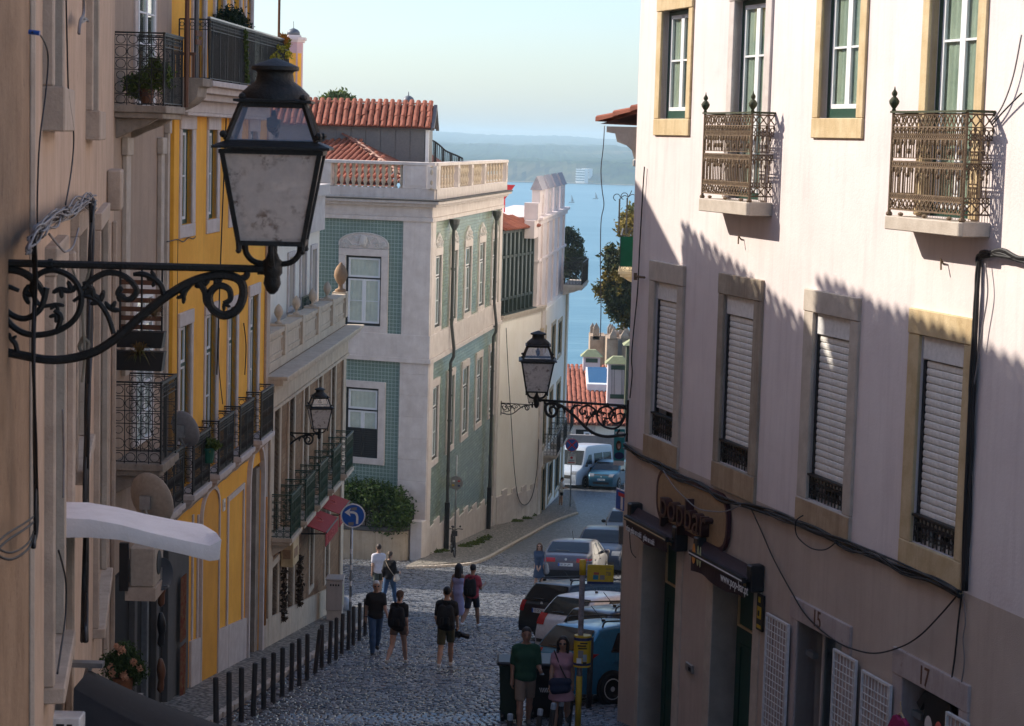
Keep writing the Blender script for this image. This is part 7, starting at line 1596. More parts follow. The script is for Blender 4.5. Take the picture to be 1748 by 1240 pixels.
# black awning at the bottom left
YB = 14.5
A1,A2 = at(152,1144,YB + .6),at(126,1175,YB - .6); B1_,B2_ = at(402,1246,YB + .6),at(330,1275,YB - .6)
t = empty('awning',A2,'black sloping shop awning at the bottom left, below the flowering pot','awning'); q = MB(); N = 8
sag = lambda k: Vector((0,0,-.03 * math.sin(math.pi * k / N)))
ra = [A1.lerp(B1_,k / N) + sag(k) for k in range(N + 1)]; rb = [A2.lerp(B2_,k / N) + sag(k) for k in range(N + 1)]; rc = [v + Vector((0,-.04,-.3)) for v in rb]
q.add(ra + rb + rc,[(r_ * (N + 1) + k,r_ * (N + 1) + k + 1,(r_ + 1) * (N + 1) + k + 1,(r_ + 1) * (N + 1) + k) for r_ in range(2) for k in range(N)]); q.build('canopy',M_['awnblack'],t,fix=False,smooth=True)
q = MB(); q.tube([B1_,B2_],.03,6); q.tube([A1 + Vector((0,0,.02)),A1 - Vector((.08,0,.3))],.03,6); q.box(A1.x - .16,A1.x + .12,A1.y - .05,A1.y + .05,A1.z + .03,A1.z + .07); q.build('frame',M_['steel'],t)
q = MB(); v = at(128,1224,YB - .7); q.box(v.x - .2,v.x + .06,v.y - .1,v.y + .1,v.z - .12,v.z + .02); q.build('end_bracket',M_['shutbox'],t,bevel=.01)
q = MB()
for a,b_ in ((-.12,-.06),(-.04,.0)): q.box(v.x + a,v.x + b_,v.y - .105,v.y - .1005,v.z - .07,v.z - .03)
q.build('bracket_slot',M_['plastic'],t)
# potted plants
def pot_plant(p,label,blobs,n,size,mat,potm,seed,potr=.12,poth=.24,flower=None,cat='plant'):
 t = empty('potted_plant',p,label,cat); q = MB(); q.lathe([(potr * .75,0),(potr,poth * .9),(potr * 1.08,poth * .9),(potr * 1.08,poth)],p,12); q.build('pot',potm,t)
 leaves('foliage',[((p.x + b[0],p.y + b[1],p.z + poth + b[2]),b[3]) for b in blobs],n,size,mat,t,seed)
 if flower:
  for k,(dx,dy,dz,r_) in enumerate(flower): leaves('flower_head',[((p.x + dx,p.y + dy,p.z + poth + dz),r_)],120,.022,M_['flower'],t,seed + k)
 return t
p = at(210,1190,21); pot_plant(p,'bushy pot plant with salmon flower heads above the black awning',[(0,0,.18,.17),(.12,0,.12,.15),(-.12,0,.14,.15),(.02,0,.3,.13),(.15,.05,.02,.12),(-.08,.05,.02,.12)],3800,.022,M_['leaf'],M_['bagbrown'],21,flower=[(-.12,-.12,.14,.035),(-.1,-.13,.07,.035),(.04,-.15,.05,.05),(.14,-.1,.2,.035),(.2,-.08,.12,.03),(-.0,-.1,.34,.045),(-.06,-.1,.38,.03)])
q = MB(); q.tube([p - Vector((0,0,.02)),p - Vector((0,0,3.2))],.04,6); q.box(p.x - .2,p.x + .2,p.y - .2,p.y + .2,p.z - .06,p.z - .004); tag(q.build('plant_stand',M_['steel'],off=p - Vector((0,0,3.2))),'metal stand carrying the flowering pot plant by the black awning','stand')
p = B2F.P(B2F.L - .3,.4 * K,B2F.uz(240,180,.4)[1] + .02); pot_plant(p,'leafy green plant in the upper iron balcony on the left',[(0,0,.12,.2),(.2,0,.2,.2),(.12,.1,.35,.16),(-.2,0,.0,.16),(-.25,0,.1,.12)],2600,.035,M_['leafbright'],M_['bagbrown'],31)
for k,(px,py,lb,mt,sd) in enumerate(((238,606,'shaggy rusty fern in the lower planter of the iron balcony',M_['dryfern'],5),(262,540,'spiky dry plant in the upper planter of the iron balcony',M_['dry'],8))):
 p = at(px,py,28.65); t = empty('spiky_plant',p,lb,'plant'); q = MB(); rr = random.Random(sd)
 for _ in range(90):
  a,e = rr.uniform(0,6.28),rr.uniform(-.2,1.3); l = rr.uniform(.18,.36); d = Vector((math.cos(a) * math.cos(e),math.sin(a) * math.cos(e),math.sin(e))); s_ = d.cross(Vector((0,0,1))).normalized() * .008
  m_ = p + d * l * .6 + Vector((0,0,.02)); tip = p + d * l - Vector((0,0,.1 if k == 0 else .02)); q.add([p + s_,p - s_,m_ - s_,m_ + s_,tip],[(0,1,2,3),(3,2,4)])
 q.build('leaf_tuft',mt,t,fix=False)
p = YF.P(yd[0][0][0] - .2,.42 * K,slab_z + .3); p = at(355,790,34.3); pot_plant(p,'green flower pot with leafy plant hung on the second black balcony',[(0,0,.06,.13),(-.16,0,.14,.1),(.14,0,.06,.1)],900,.035,M_['leafbright'],M_['potgreen'],41,.13,.28)
p = at(300,1240,20)
# vines and yellow flowers in the terrace railing
rr = random.Random(12); vb = []
for _ in range(16): u_ = rr.uniform(2.2,5.6); vb.append((tuple(YF.P(u_,.57 * K,zt_y + rr.uniform(.1,1.05))),rr.uniform(.05,.11)))
leaves_o = leaves('flowering_vine',vb,420,.045,M_['yellowflower'],None,51,off=vb[0][0]); tag(leaves_o,'sparse yellow flowering vine woven through the roof terrace railing','vine')
vv = [(tuple(YF.P(7.0 + .02 * k,.57 * K,zt_y + .1 + k * .09)),.05) for k in range(11)]; tag(leaves('climbing_vine',vv,400,.035,M_['leafbright'],None,52,off=vv[0][0]),'thin green climber on the roof terrace railing','vine')
hb2 = [(tuple(YF.P(5.4 + .28 * k,.12,zt_y + 1.15 + .1 * (k % 2))),.28) for k in range(5)]; t = empty('box_hedge',YF.P(6,.1,zt_y),'clipped dark green hedge standing on the roof terrace of the yellow house','hedge'); leaves('foliage',hb2,4200,.04,M_['leafdark2'],t,53); q = MB(YF.M); q.box(5.2,6.8,-.08,.3,zt_y,zt_y + .95); q.build('trough',M_['bark'],t)
p = YF.P(2.6,.52 * K,zt_y + 1.12); tag(leaves('flower_bunch',[(tuple(p),.1)],200,.05,M_['orangeflower'],None,54,off=tuple(p)),'bunch of orange flowers on top of the roof terrace railing','flowers')
q = MB(); a = YF.P(1.62 * K,.3 * K,zt_y); q.tube([a,a + Vector((0,0,4))],.03,6); tag(q.build('flag_pole',M_['rustpaint'],off=a),'thin dark pole at the far end of the roof terrace','pole')
# rusty post and chair on the small side balcony
q = MB(); a = YF.P(YF.L + .35,.45,zt_y + .02); q.tube([a,a + Vector((0,0,1.5))],.045,6); tag(q.build('iron_post',M_['bluegrey2'],off=a),'weathered grey iron post at the near end of the roof terrace','post')
q = MB(); a = B2F.P(B2F.L - 1.55,.82,B2F.uz(240,180,.4)[1]); q.tube([a,a + Vector((0,0,1.9))],.04,6); tag(q.build('rusty_pole',M_['rustpaint'],off=a),'reddish rusty pole beside the upper iron balcony','pole')
a = YF.P(YF.L + .3,.25,zt_y + .02); t = empty('folding_chair',a,'reddish wooden folding chair at the near end of the roof terrace','chair'); wd_ = lambda nm,*b_: MB(YF.M).box(YF.L + b_[0],YF.L + b_[1],b_[2],b_[3],zt_y + b_[4],zt_y + b_[5]).build(nm,M_['rustpaint'],t)
wd_('seat',.1,.5,.05,.45,.42,.46)
for x,y in ((.1,.06),(.46,.06),(.1,.41),(.46,.41)): wd_('leg',x,x + .04,y,y + .04,.02,.419)
for z_ in (.6,.75): wd_('back_slat',.1,.5,.46,.49,z_,z_ + .09)
# ------------------------------------------------------------------ cable bundles on the beige wall, loose wires
rr = random.Random(8)
def b1p(x,y,n=.1): u_,z_ = B1F.uz(x,y,n); return B1F.P(u_,n,z_)
q = MB()
for k in range(17):
 pts = [b1p(x + rr.uniform(-4,4),y + rr.uniform(-15,15),.12 + rr.uniform(-.04,.07)) for x,y in ((48,420),(62,400),(78,388),(95,372),(112,362),(130,352),(150,343),(162,345))]; q.tube(crv(pts,4),.0065,5)
tag(q.build('cable_bundle',M_['cablegrey'],off=pts[0],smooth=True),'tangled bundle of grey cables rising along the beige wall above the near lamp bracket','cables')
q = MB()
for k in range(7):
 pts = [b1p(x + rr.uniform(-3,3),y,.13 + rr.uniform(-.02,.04)) for x,y in ((58,405),(60,470),(58,600),(60,760),(62,890),(58,935))]; q.tube(crv(pts,4),.008,5)
pts = [b1p(x,y,.14) for x,y in ((60,890),(40,905),(10,925),(-5,945),(20,955),(50,935),(62,900))]; q.tube(crv(pts,5),.006,5); q.tube(crv([v + Vector((0,0,.03)) for v in pts],5),.005,5)
tag(q.build('cable_drop',M_['cable'],off=pts[0],smooth=True),'black cables dropping down the wall beside the near pilaster with a loose coil','cables')
q = MB()
for k in range(7):
 pts = [b1p(x + rr.uniform(-4,4),y,.13 + rr.uniform(-.02,.05)) for x,y in ((158,345),(156,420),(153,560),(150,700),(147,850),(146,1000),(144,1095))]; q.tube(crv(pts,4),.018,5)
tag(q.build('cable_riser',M_['cable'],off=pts[0],smooth=True),'thick dark cable riser on the beige wall, from the tangle down past the white awning','cables')
for pts,r_,mt,lb in (([(55,55),(70,62),(82,95),(78,160),(68,240),(64,330),(64,395)],.005,'cable','black cable with a blue plug hanging from the top left window'),([(113,0),(116,130),(118,170),(126,230),(122,290),(112,350)],.006,'cable','long wavy black wire down the middle of the beige wall'),
      ([(84,400),(100,420),(112,430),(125,420),(134,390)],.008,'cablegrey','drooping grey wire loop under the cable tangle'),([(100,940),(112,990),(112,1050),(104,1110),(98,1150)],.007,'cable','curved dark wire on the beige wall below the white awning'),([(107,700),(109,780),(108,850)],.008,'cablegrey','thin wire between the stone strips above the white awning')):
 P3 = [b1p(x,y,.14) for x,y in pts]; q = MB(); q.tube(crv(P3,6),r_,5); tag(q.build('cable',M_[mt],off=P3[0],smooth=True),lb,'cable')
q = MB(); a = b1p(56,55,.14); q.tube([a + Vector((-.02,0,0)),a + Vector((.035,0,-.005))],.013,8); tag(q.build('plug',M_['blueS'],off=a),'blue plug at the end of the cable in the top left corner','plug')
P3 = [b1p(x,y,.1) for x,y in ((143,-5),(143,22),(138,38),(146,34),(150,36),(140,30),(136,44),(135,58))]; q = MB(); q.tube(crv(P3,5),.014,5); tag(q.build('rope_knot',M_['cablegrey'],off=P3[0]),'pale knotted rope hanging high on the beige wall','rope')
# vertical wires across the yellow front, wires of the white house and between the houses
def wire3(pts,r_,mt,lb): q = MB(); q.tube(crv(pts,6),r_,5); return tag(q.build('cable',M_[mt],off=pts[0],smooth=True),lb,'cable')
for xs,lb,r_ in (([(384,150),(380,250),(376,350),(372,455),(366,640)],'black cable down the yellow front between its second and third windows',.014),([(299,410),(298,520),(298,700)],'faint thin cable down the near end of the yellow front',.006),([(412,552),(416,590),(414,640)],'short curled cable left of the last yellow balcony door',.012),([(370,560),(369,620),(376,690)],'thin wire beside the second yellow balcony door',.009)):
 P3 = [YF.P(YF.uz(x,y)[0],.05,YF.uz(x,y)[1]) for x,y in xs]; wire3(P3,r_,'cable',lb)
P3 = [YF.P(YF.uz(x,y)[0],.04,YF.uz(x,y)[1]) for x,y in ((281,413),(290,411),(300,409),(309,413),(318,406),(326,408),(330,404))]; wire3(P3,.01,'cable','sagging thin cable under the first upper window of the yellow house')
P3 = [HF.P(HF.uz(x,y)[0],.12,HF.uz(x,y)[1]) for x,y in ((860,560),(864,640),(869,720),(874,800),(881,850),(893,862),(905,845),(913,800),(916,750))]; wire3(P3,.02,'cable','black wire hanging in a long loop on the cream white house')
P3 = [at(x,y,33.4) for x,y in ((1032,215),(1030,250),(1026,290),(1028,325),(1031,350),(1026,380),(1025,450),(1026,520),(1025,575))]; wire3(P3,.009,'cablegrey','thin grey wire hanging from the clay eaves before the water')
# grass along the foot of the tiled side wall and a parked bicycle with a round sign pole
rr = np.random.RandomState(6); gbl = []
for px,py,r_ in ((745,948,.18),(758,946,.15),(795,938,.2),(805,934,.2),(815,931,.2),(825,926,.2),(832,922,.15),(880,894,.25),(893,889,.3),(905,884,.2),(727,951,.12)):
 p = ground(px,py); gbl.append(((p.x,p.y,p.z + .12),(r_ * 1.5,r_ * 1.2,.1)))
tag(leaves('grass',gbl,3600,.05,M_['leafbright'],None,61,off=gbl[0][0]),kind='stuff')
PAVR = strip('pavement',[(GS.P(u_,.05,0).x,GS.P(u_,.05,0).y) for u_ in (GL + 1.2,GL * .66,GL * .33,0)] + [(HF.P(u_,.05,0).x,HF.P(u_,.05,0).y) for u_ in (HL * .5,0)] + [(TFc.P(0,.05,0).x + .3,TFc.P(0,.05,0).y - 1.5)],
    [(p.x,p.y) for p in (ground(690,972),ground(815,962),ground(868,935),ground(905,915),ground(945,893),ground(985,878),ground(982,862))],.1,M_['calcada'])
_k = [ground(690,972),ground(760,969),ground(815,962),ground(868,935),ground(905,915),ground(945,893),ground(985,878)]
for a,b in zip(crv(_k,8),crv(_k,8)[1:]):
 d = (b - a); q = MB(); s_ = Vector((-d.y,d.x,0)).normalized() * -.08; za,zb = gz(a.y),gz(b.y); e = d * .03
 P_ = [a + e - s_,b - e - s_,b - e + s_,a + e + s_]; q.add([Vector((v.x,v.y,gz(v.y) - .1)) for v in P_] + [Vector((v.x,v.y,gz(v.y) + .115)) for v in P_],[(3,2,1,0),(4,5,6,7),(0,1,5,4),(1,2,6,5),(2,3,7,6),(3,0,4,7)]); q.build('kerb_stone',M_['stone'],PAVR,bevel=.015)
b = ground(776,935); b.z = gz(b.y) + .1; c = at(777,824,b.y / K); s = pole('blank_round_sign',b,at(778,778,b.y / K).z - b.z,.04,M_['steel'],'round sign seen from its stickered grey back, on a pole by the green tiled wall','sign'); c = Vector((b.x,b.y - .08,c.z)); round_sign(c,.3,M_['steel2'],M_['steel'],(-.1,-1,0),s)
for dx,dz,mt in ((-.12,-.1,'yellowold'),(.12,.08,'redS'),(.12,-.12,'navy'),(-.1,.08,'wht')): q = MB(); q.box(c.x + dx - .05,c.x + dx + .05,c.y - .03,c.y - .012,c.z + dz - .035,c.z + dz + .035); q.build('sticker',M_[mt],s)
def bicycle(p,ang,label):
 t = empty('bicycle',p,label,'bicycle'); Rz = Matrix.Rotation(ang,4,'Z'); T_ = Matrix.Translation(p) @ Rz @ Matrix.Scale(1.12,4); q = lambda: MB(T_)
 for y,nm in ((-.52,'front_wheel'),(.52,'rear_wheel')):
  m = q(); m.tube([(0,y + .33 * math.cos(a),.35 + .33 * math.sin(a)) for a in [k * math.pi / 10 for k in range(20)]],.025,6,closed=True); w = m.build(nm,M_['rubber'],t); m = q()
  for k in range(10): a = k * math.pi / 5; m.tube([(0,y,.35),(0,y + .32 * math.cos(a),.35 + .32 * math.sin(a))],.004,3)
  m.lathe([(.03,-.05),(.03,.05)],(0,y,.35),8,ax=(1,0,0)); m.build('spokes',M_['steel'],w)
 m = q()
 for a,b_ in (((0,-.52,.35),(0,-.36,.95)),((0,-.38,.8),(0,.1,.33)),((0,-.37,.9),(0,.22,.85)),((0,.1,.33),(0,.26,.98)),((0,.1,.33),(0,.52,.35)),((0,.22,.82),(0,.52,.35))): m.tube([a,b_],.022,6)
 m.build('frame',M_['black2'],t)
 m = q(); m.tube(crv([(-.3,-.3,1.02),(-.12,-.38,1.05),(0,-.36,1.0),(.12,-.38,1.05),(.3,-.3,1.02)],4),.016,6); m.ell((.2,-.4,1.14),(.03,.02,.04)); m.build('handlebar',M_['black2'],t); m = q(); m.ell((0,.3,1.0),(.07,.14,.035)); m.build('saddle',M_['plastic'],t)
 m = q(); m.box(-.1,.1,-.46,-.34,.8,.98); m.build('basket',M_['plastic'],t); m = q(); m.tube([(-.12,.1,.33),(.12,.1,.33)],.02,6); m.lathe([(.09,-.01),(.09,.01)],(.05,.1,.33),12,ax=(1,0,0)); m.build('pedals',M_['steel'],t); return t
b = ground(773,953); b.z = gz(b.y) + .1; bicycle(b,.12,'black bicycle parked front on against the round sign pole')
# rubbish sack beside the cabinet
p = ground(589,1045); leafp = MB(); leafp.ell(p + Vector((0,0,.2)),(.2,.2,.24),10,7); tag(leafp.build('rubbish_sack',smat('pale plastic sack',(.4,.42,.45),.4),off=p,smooth=True),'pale rubbish sack on the ground behind the street cabinet','sack')
# ------------------------------------------------------------------ parked vehicles
def chaikin(p,n=2):
 for _ in range(n):
  o = [p[0]]
  for a,b in zip(p,p[1:]): o += [(a[0] * .75 + b[0] * .25,a[1] * .75 + b[1] * .25),(a[0] * .25 + b[0] * .75,a[1] * .25 + b[1] * .75)]
  p = o + [p[-1]]
 return p
def vehicle(name,label,cat,corner,which,bearing,L,W,prof,belt,paint,rearwin=None,front=None,sidewin=(),wheels=(-1.25,1.25,.31),tail=None,head=None,rail=False,plate=None,bumper=None,tumble=.2,group='cars parked along the street',ant=True,rim='alloy',handles=True,trim=None,grille=None):
 """corner: ground point of the named corner ('rl', 'rr', 'rc', 'fc', 'wheel')"""
 b = math.radians(bearing); f = Vector((math.sin(b),math.cos(b),0)); l = Vector((-f.y,f.x,0)); o = {'rl': (-L / 2,W / 2),'rr': (-L / 2,-W / 2),'rc': (-L / 2,0),'fc': (L / 2,0)}[which]
 c = Vector(corner) - f * o[0] - l * o[1]; c.z = gz(c.y)
 e = .5; gn = Vector((0,gz(c.y - e) - gz(c.y + e),2 * e)).normalized(); f3 = (f - gn * f.dot(gn)).normalized(); l3 = gn.cross(f3)
 T_ = Matrix(((f3.x,l3.x,gn.x,c.x),(f3.y,l3.y,gn.y,c.y),(f3.z,l3.z,gn.z,c.z),(0,0,0,1))); t = empty(name,c,label,cat,group)
 P = chaikin(prof,2); zmax = max(p[1] for p in P)
 def wp(x): u = abs(x) / (L / 2); return W / 2 * (1 - .13 * max(0,(u - .72) / .28) ** 2)
 def ws(x,z): return wp(x) * (1 - tumble * max(0,(z - belt) / (zmax - belt)) ** 1.15 - .05 * max(0,(.45 - z) / .45) - .015 * abs(z - belt * .75))
 def xr(z):
  for (x0,z0),(x1,z1) in zip(P,P[1:]):
   if z0 <= z <= z1 and z1 > z0: return x0 + (x1 - x0) * (z - z0) / (z1 - z0)
  return P[0][0]
 def xf(z):
  Q = P[::-1]
  for (x0,z0),(x1,z1) in zip(Q,Q[1:]):
   if z0 <= z <= z1 and z1 > z0: return x0 + (x1 - x0) * (z - z0) / (z1 - z0)
  return Q[0][0]
 zb = .22; vs = []; ns = None
 for x,z in P:
  z = max(z,zb + .02); r = min(.09,(z - zb) * .4); sec = [(-ws(x,zb + (z - r - zb) * k / 7),zb + (z - r - zb) * k / 7) for k in range(8)]; w = ws(x,z - r); cy = w - r
  sec += [(-(cy + r * math.cos(a)),z - r + r * math.sin(a)) for a in (.5,1.05)]; sec += [(cy * k / 3,z + .012 * (1 - (k / 3) ** 2)) for k in (-3,-2,-1,0)]; sec += [(-y,zz) for y,zz in sec[:-1][::-1]]
  ns = len(sec); vs += [(x,y,zz) for y,zz in sec]
 n = len(P); fs = [(i * ns + k,i * ns + k + 1,(i + 1) * ns + k + 1,(i + 1) * ns + k) for i in range(n - 1) for k in range(ns - 1)] + [tuple(range(ns)),tuple((n - 1) * ns + k for k in range(ns - 1,-1,-1))] + [(i * ns,(i + 1) * ns,(i + 1) * ns + ns - 1,i * ns + ns - 1) for i in range(n - 1)]
 m = MB(T_); m.add(vs,fs); smooth_by_angle(m.build('body',paint,t),35)
 def spatch(nm,poly,mat,offs=.006,par=t,both=True):
  """polygon on the car's sides"""
  for s in ((1,-1) if both else (-1,)):
   m = MB(T_); k = len(poly); cx,cz = sum(p[0] for p in poly) / k,sum(p[1] for p in poly) / k; S = lambda x,z: (x,s * (ws(x,z) + offs),z); rows = [[S(cx + (x - cx) * q,cz + (z - cz) * q) for x,z in poly] for q in (.02,.5,1)]
   m.add([v for r_ in rows for v in r_],[(r_ * k + i,r_ * k + (i + 1) % k,(r_ + 1) * k + (i + 1) % k,(r_ + 1) * k + i) for r_ in (0,1) for i in range(k)]); m.build(nm,mat,par,fix=False,smooth=True)
 def epatch(nm,z0,z1,y0,y1,mat,end='r',offs=.008,par=t,ny=8):
  """patch on rear or front: y given as a fraction of the local half width"""
  X = xr if end == 'r' else xf; sg = -1 if end == 'r' else 1; m = MB(T_); g = []
  for j in range(5):
   z = z0 + (z1 - z0) * j / 4; dz = .02; sl = (X(z + dz) - X(z - dz)) / (2 * dz); nx,nz = sg,-sg * sl; h = math.hypot(nx,nz); w = ws(X(z),z - .06) - .03
   for k in range(ny + 1): yy = (y0 + (y1 - y0) * k / ny) * w; g.append((X(z) + nx / h * offs,yy,z + nz / h * offs))
  m.add(g,[(j * (ny + 1) + k,j * (ny + 1) + k + 1,(j + 1) * (ny + 1) + k + 1,(j + 1) * (ny + 1) + k) for j in range(4) for k in range(ny)]); return m.build(nm,mat,par,fix=False,smooth=True)
 gl = M_['carglass']
 if rearwin: epatch('rear_window',rearwin[0],rearwin[1],-.88,.88,gl,offs=.022); epatch('wiper',rearwin[0] + .03,rearwin[0] + .05,-.05,.5,M_['plastic'],offs=.034)
 if front: epatch('windscreen',front[0],front[1],-.9,.9,gl,'f',.022)
 for poly in sidewin: spatch('side_window',poly,gl)
 if bumper: epatch('bumper_trim',bumper[0],bumper[1],-.99,.99,M_['plastic'] if len(bumper) < 3 else bumper[2],offs=.012)
 if tail:
  z0,z1,y0,dx = tail[:4]
  for s in (1,-1): epatch('tail_light',z0,z1,s * y0,s * 1.02,M_['taillight'],offs=.012,ny=4)
  spatch('tail_light',[(xr(z0) + .02,z0),(xr(z0) + dx * .6,z0 + .02),(xr(z1) + dx,z1),(xr(z1) + .02,z1)],M_['taillight'],.008)
 if head:
  z0,z1,y0 = head
  for s in (1,-1): epatch('headlight',z0,z1,s * y0,s * .98,M_['headlight'],'f',.012,ny=4)
 if grille:
  for z0,z1,yy in grille: epatch('grille',z0,z1,-yy,yy,M_['plastic'],'f',.01)
 if plate:
  end,z,words = plate; X = xr if end == 'r' else xf; s = -1 if end == 'r' else 1; m = MB(T_); x = X(z) + s * .02; m.box(x - .012,x + .012,-.26,.26,z - .055,z + .055); pl = m.build('number_plate',M_['plate'],t)
  R_ = Matrix(((0,0,-1,x - .014),(-1,0,0,0),(0,1,0,z),(0,0,0,1))) if end == 'r' else Matrix(((0,0,1,x + .014),(1,0,0,0),(0,1,0,z),(0,0,0,1)))
  text('plate_text',words,.105,T_ @ R_,M_['plastic'],pl,.001,'CENTER',.8); m = MB(T_); yb = .23 if end == 'r' else -.23; m.box(x - .014,x + .014,yb - .028,yb + .028,z - .054,z + .054); m.build('plate_band',M_['blueS'],pl)
  m = MB(T_); m.lathe([(.045,0),(.045,.012)],(X(z + .18) + s * .01,0,z + .18),14,ax=(s,0,0)); m.build('badge',M_['alloy'],t)
 x0,x1,r = wheels
 for x in (x0,x1):
  for s in (1,-1):
   y = s * (wp(x) - .0); m = MB(T_); m.lathe([(r + .055,0),(r + .055,.012),(r - .03,.012)],(x,y - s * .006,r + .0),24,ax=(0,s,0)); m.build('wheel_arch',M_['plastic'],t)
   m = MB(T_); m.lathe([(r * .66,-.05),(r * .95,-.03),(r,0),(r,.0),(r * .97,.035),(r * .8,.05),(r * .66,.04)],(x,y - s * .015,r),24,ax=(0,s,0)); w_ = m.build('wheel',M_['rubber'],t,smooth=True)
   m = MB(T_); m.lathe([(r * .66,.036),(r * .62,.02),(0.02,.012)],(x,y - s * .015,r),20,ax=(0,s,0)); m.build('rim_dish',M_['bollard'],w_); m = MB(T_); m.lathe([(r * .67,.0),(r * .67,.042),(r * .6,.042),(r * .58,.02)],(x,y - s * .015,r),20,ax=(0,s,0),cap=False)
   for k in range(7):
    a = k * 2 * math.pi / 7; d = Vector((math.cos(a),0,math.sin(a))); d2 = Vector((-math.sin(a),0,math.cos(a))); ce = Vector((x,y - s * .015 + s * .036,r)); p = [ce + d * r * .1 + d2 * .022,ce + d * r * .1 - d2 * .022,ce + d * r * .64 - d2 * .036,ce + d * r * .64 + d2 * .036]; m.add(p + [v - Vector((0,s * .02,0)) for v in p],[(0,1,2,3),(0,1,5,4),(1,2,6,5),(2,3,7,6),(3,0,4,7)])
   m.lathe([(.05,.0),(.05,.04),(.02,.045)],(x,y - s * .015,r),10,ax=(0,s,0)); m.build('rim',M_[rim],w_)
 if rail:
  for s in (1,-1):
   m = MB(T_); xa,xb = rail; yy = s * (ws(0,zmax - .05) - .1); m.tube(crv([(xa,yy,zmax - .06),(xa + .06,yy,zmax + .04),(xa + .3,yy,zmax + .055),(xb - .3,yy,zmax + .055),(xb - .06,yy,zmax + .02),(xb,yy,zmax - .06)],4),.018,6); m.build('roof_rail',M_['plastic'],t)
 for s in (1,-1):
  xm = (xf(belt + .12) - .25 if front else L * .28); m = MB(T_); yy = ws(xm,belt + .05); m.ell((xm,s * (yy + .12),belt + .08),(.07,.1,.075),8,6); m.tube([(xm + .02,s * (yy - .03),belt + .03),(xm,s * (yy + .08),belt + .06)],.025,5); m.build('mirror',trim or paint,t,smooth=True)
 if handles and sidewin:
  for poly in sidewin[:2]:
   x = min(p[0] for p in poly) + .14; m = MB(T_)
   for s in (1,-1): m.box(x - .09,x + .09,s * (ws(x,belt - .12) + .002),s * (ws(x,belt - .12) + .03),belt - .14,belt - .11)
   m.build('door_handle',trim or paint,t)
   xa = max(p[0] for p in poly) + .03
   for s in (1,-1): m = MB(T_); m.tube([(xa - .06,s * (ws(xa,.4) + .001),.38),(xa,s * (ws(xa,belt) + .001),belt),(xa - .02,s * (ws(xa,belt + .2) + .001),belt + .25)],.005,4); m.build('door_seam',M_['plastic'],t)
 if ant: m = MB(T_); xa = xr(zmax - .04) + .3; m.tube([(xa,0,zmax),(xa - .06,0,zmax + .06),(xa - .3,0,zmax + .3)],.008,5); m.ell((xa,0,zmax + .01),(.05,.02,.03)); m.build('antenna',M_['plastic'],t)
 for s,zz in ((1,.36),(-1,.36)): m = MB(T_); m.box(-.7,.7,s * (wp(0) - .02),s * (wp(0) + .004),zz - .1,zz - .06); m.build('sill_trim',M_['plastic'],t)
 return t
def cpaint(n,col,metal=.3): m = smat(n,col,.32,metal,.3); return m
HB = [(-2.0,.24),(-2.03,.45),(-2.02,.62),(-1.95,.86),(-1.88,.93),(-1.5,1.36),(-1.38,1.43),(-.4,1.5),(.25,1.44),(.5,1.36),(1.12,.97),(1.3,.93),(1.75,.8),(1.93,.68),(2.0,.45),(1.98,.24)]
SWH = [[(-1.28,.98),(-1.05,1.33),(-.4,1.38),(-.3,.95)],[(-.22,.95),(-.3,1.38),(.2,1.35),(.95,.95)]]
WG = [(-2.2,.24),(-2.24,.45),(-2.22,.62),(-2.16,.88),(-2.1,.94),(-1.8,1.38),(-1.7,1.44),(-.4,1.5),(.25,1.45),(.5,1.38),(1.15,.98),(1.35,.94),(1.85,.82),(2.1,.68),(2.2,.45),(2.18,.24)]
SWW = [[(-1.75,.98),(-1.55,1.32),(-1.0,1.36),(-1.0,.96)],[(-.94,.96),(-.94,1.37),(-.2,1.38),(-.12,.95)],[(-.05,.95),(-.13,1.38),(.3,1.35),(1.0,.95)]]
def gp(px,y): p = at(px,900,y); return Vector((p.x,p.y,gz(p.y)))
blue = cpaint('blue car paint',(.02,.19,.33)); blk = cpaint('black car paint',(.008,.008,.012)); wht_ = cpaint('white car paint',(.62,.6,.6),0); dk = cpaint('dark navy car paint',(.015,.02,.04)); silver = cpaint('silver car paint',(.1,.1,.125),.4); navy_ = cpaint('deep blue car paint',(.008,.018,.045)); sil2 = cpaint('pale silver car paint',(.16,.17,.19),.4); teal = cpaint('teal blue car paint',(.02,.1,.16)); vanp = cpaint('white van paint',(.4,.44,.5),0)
vehicle('parked_car','blue estate car with black roof rails and alloy wheels, nearest at the bus stop','car',gp(905,34.9),'rl',56,4.05,1.72,HB,.93,blue,(.98,1.36),(1.0,1.36),SWH,(-1.24,1.28,.3),(.78,.96,.68,.3),None,(-1.3,.5),bumper=(.46,.56))
vehicle('parked_car','dark car with a shiny roof between the nearest blue car and the white car','car',gp(952,38.6),'rl',56,4.2,1.74,WG,.94,dk,(.99,1.37),(1.0,1.37),SWW,(-1.3,1.35,.31),(.78,.98,.7,.25),None,(-1.6,.4),bumper=(.4,.5))
vehicle('parked_car','white hatchback with dark rear window and large red tail light, beside the black estate','car',gp(914,42.2),'rl',54,4.05,1.74,HB,.94,wht_,(.99,1.36),(1.0,1.36),SWH,(-1.24,1.28,.31),(.74,1.0,.66,.34),None,None,bumper=(.34,.42))
vehicle('parked_car','black estate car with roof rails, its rear with a number plate towards the sunlit cobbles','car',gp(884,46.0),'rl',52,4.5,1.77,WG,.94,blk,(.99,1.38),(1.0,1.38),SWW,(-1.35,1.38,.32),(.72,.98,.8,.2),None,(-1.7,.3),plate=('r',.76,'17 OC 54'),bumper=(.36,.5))
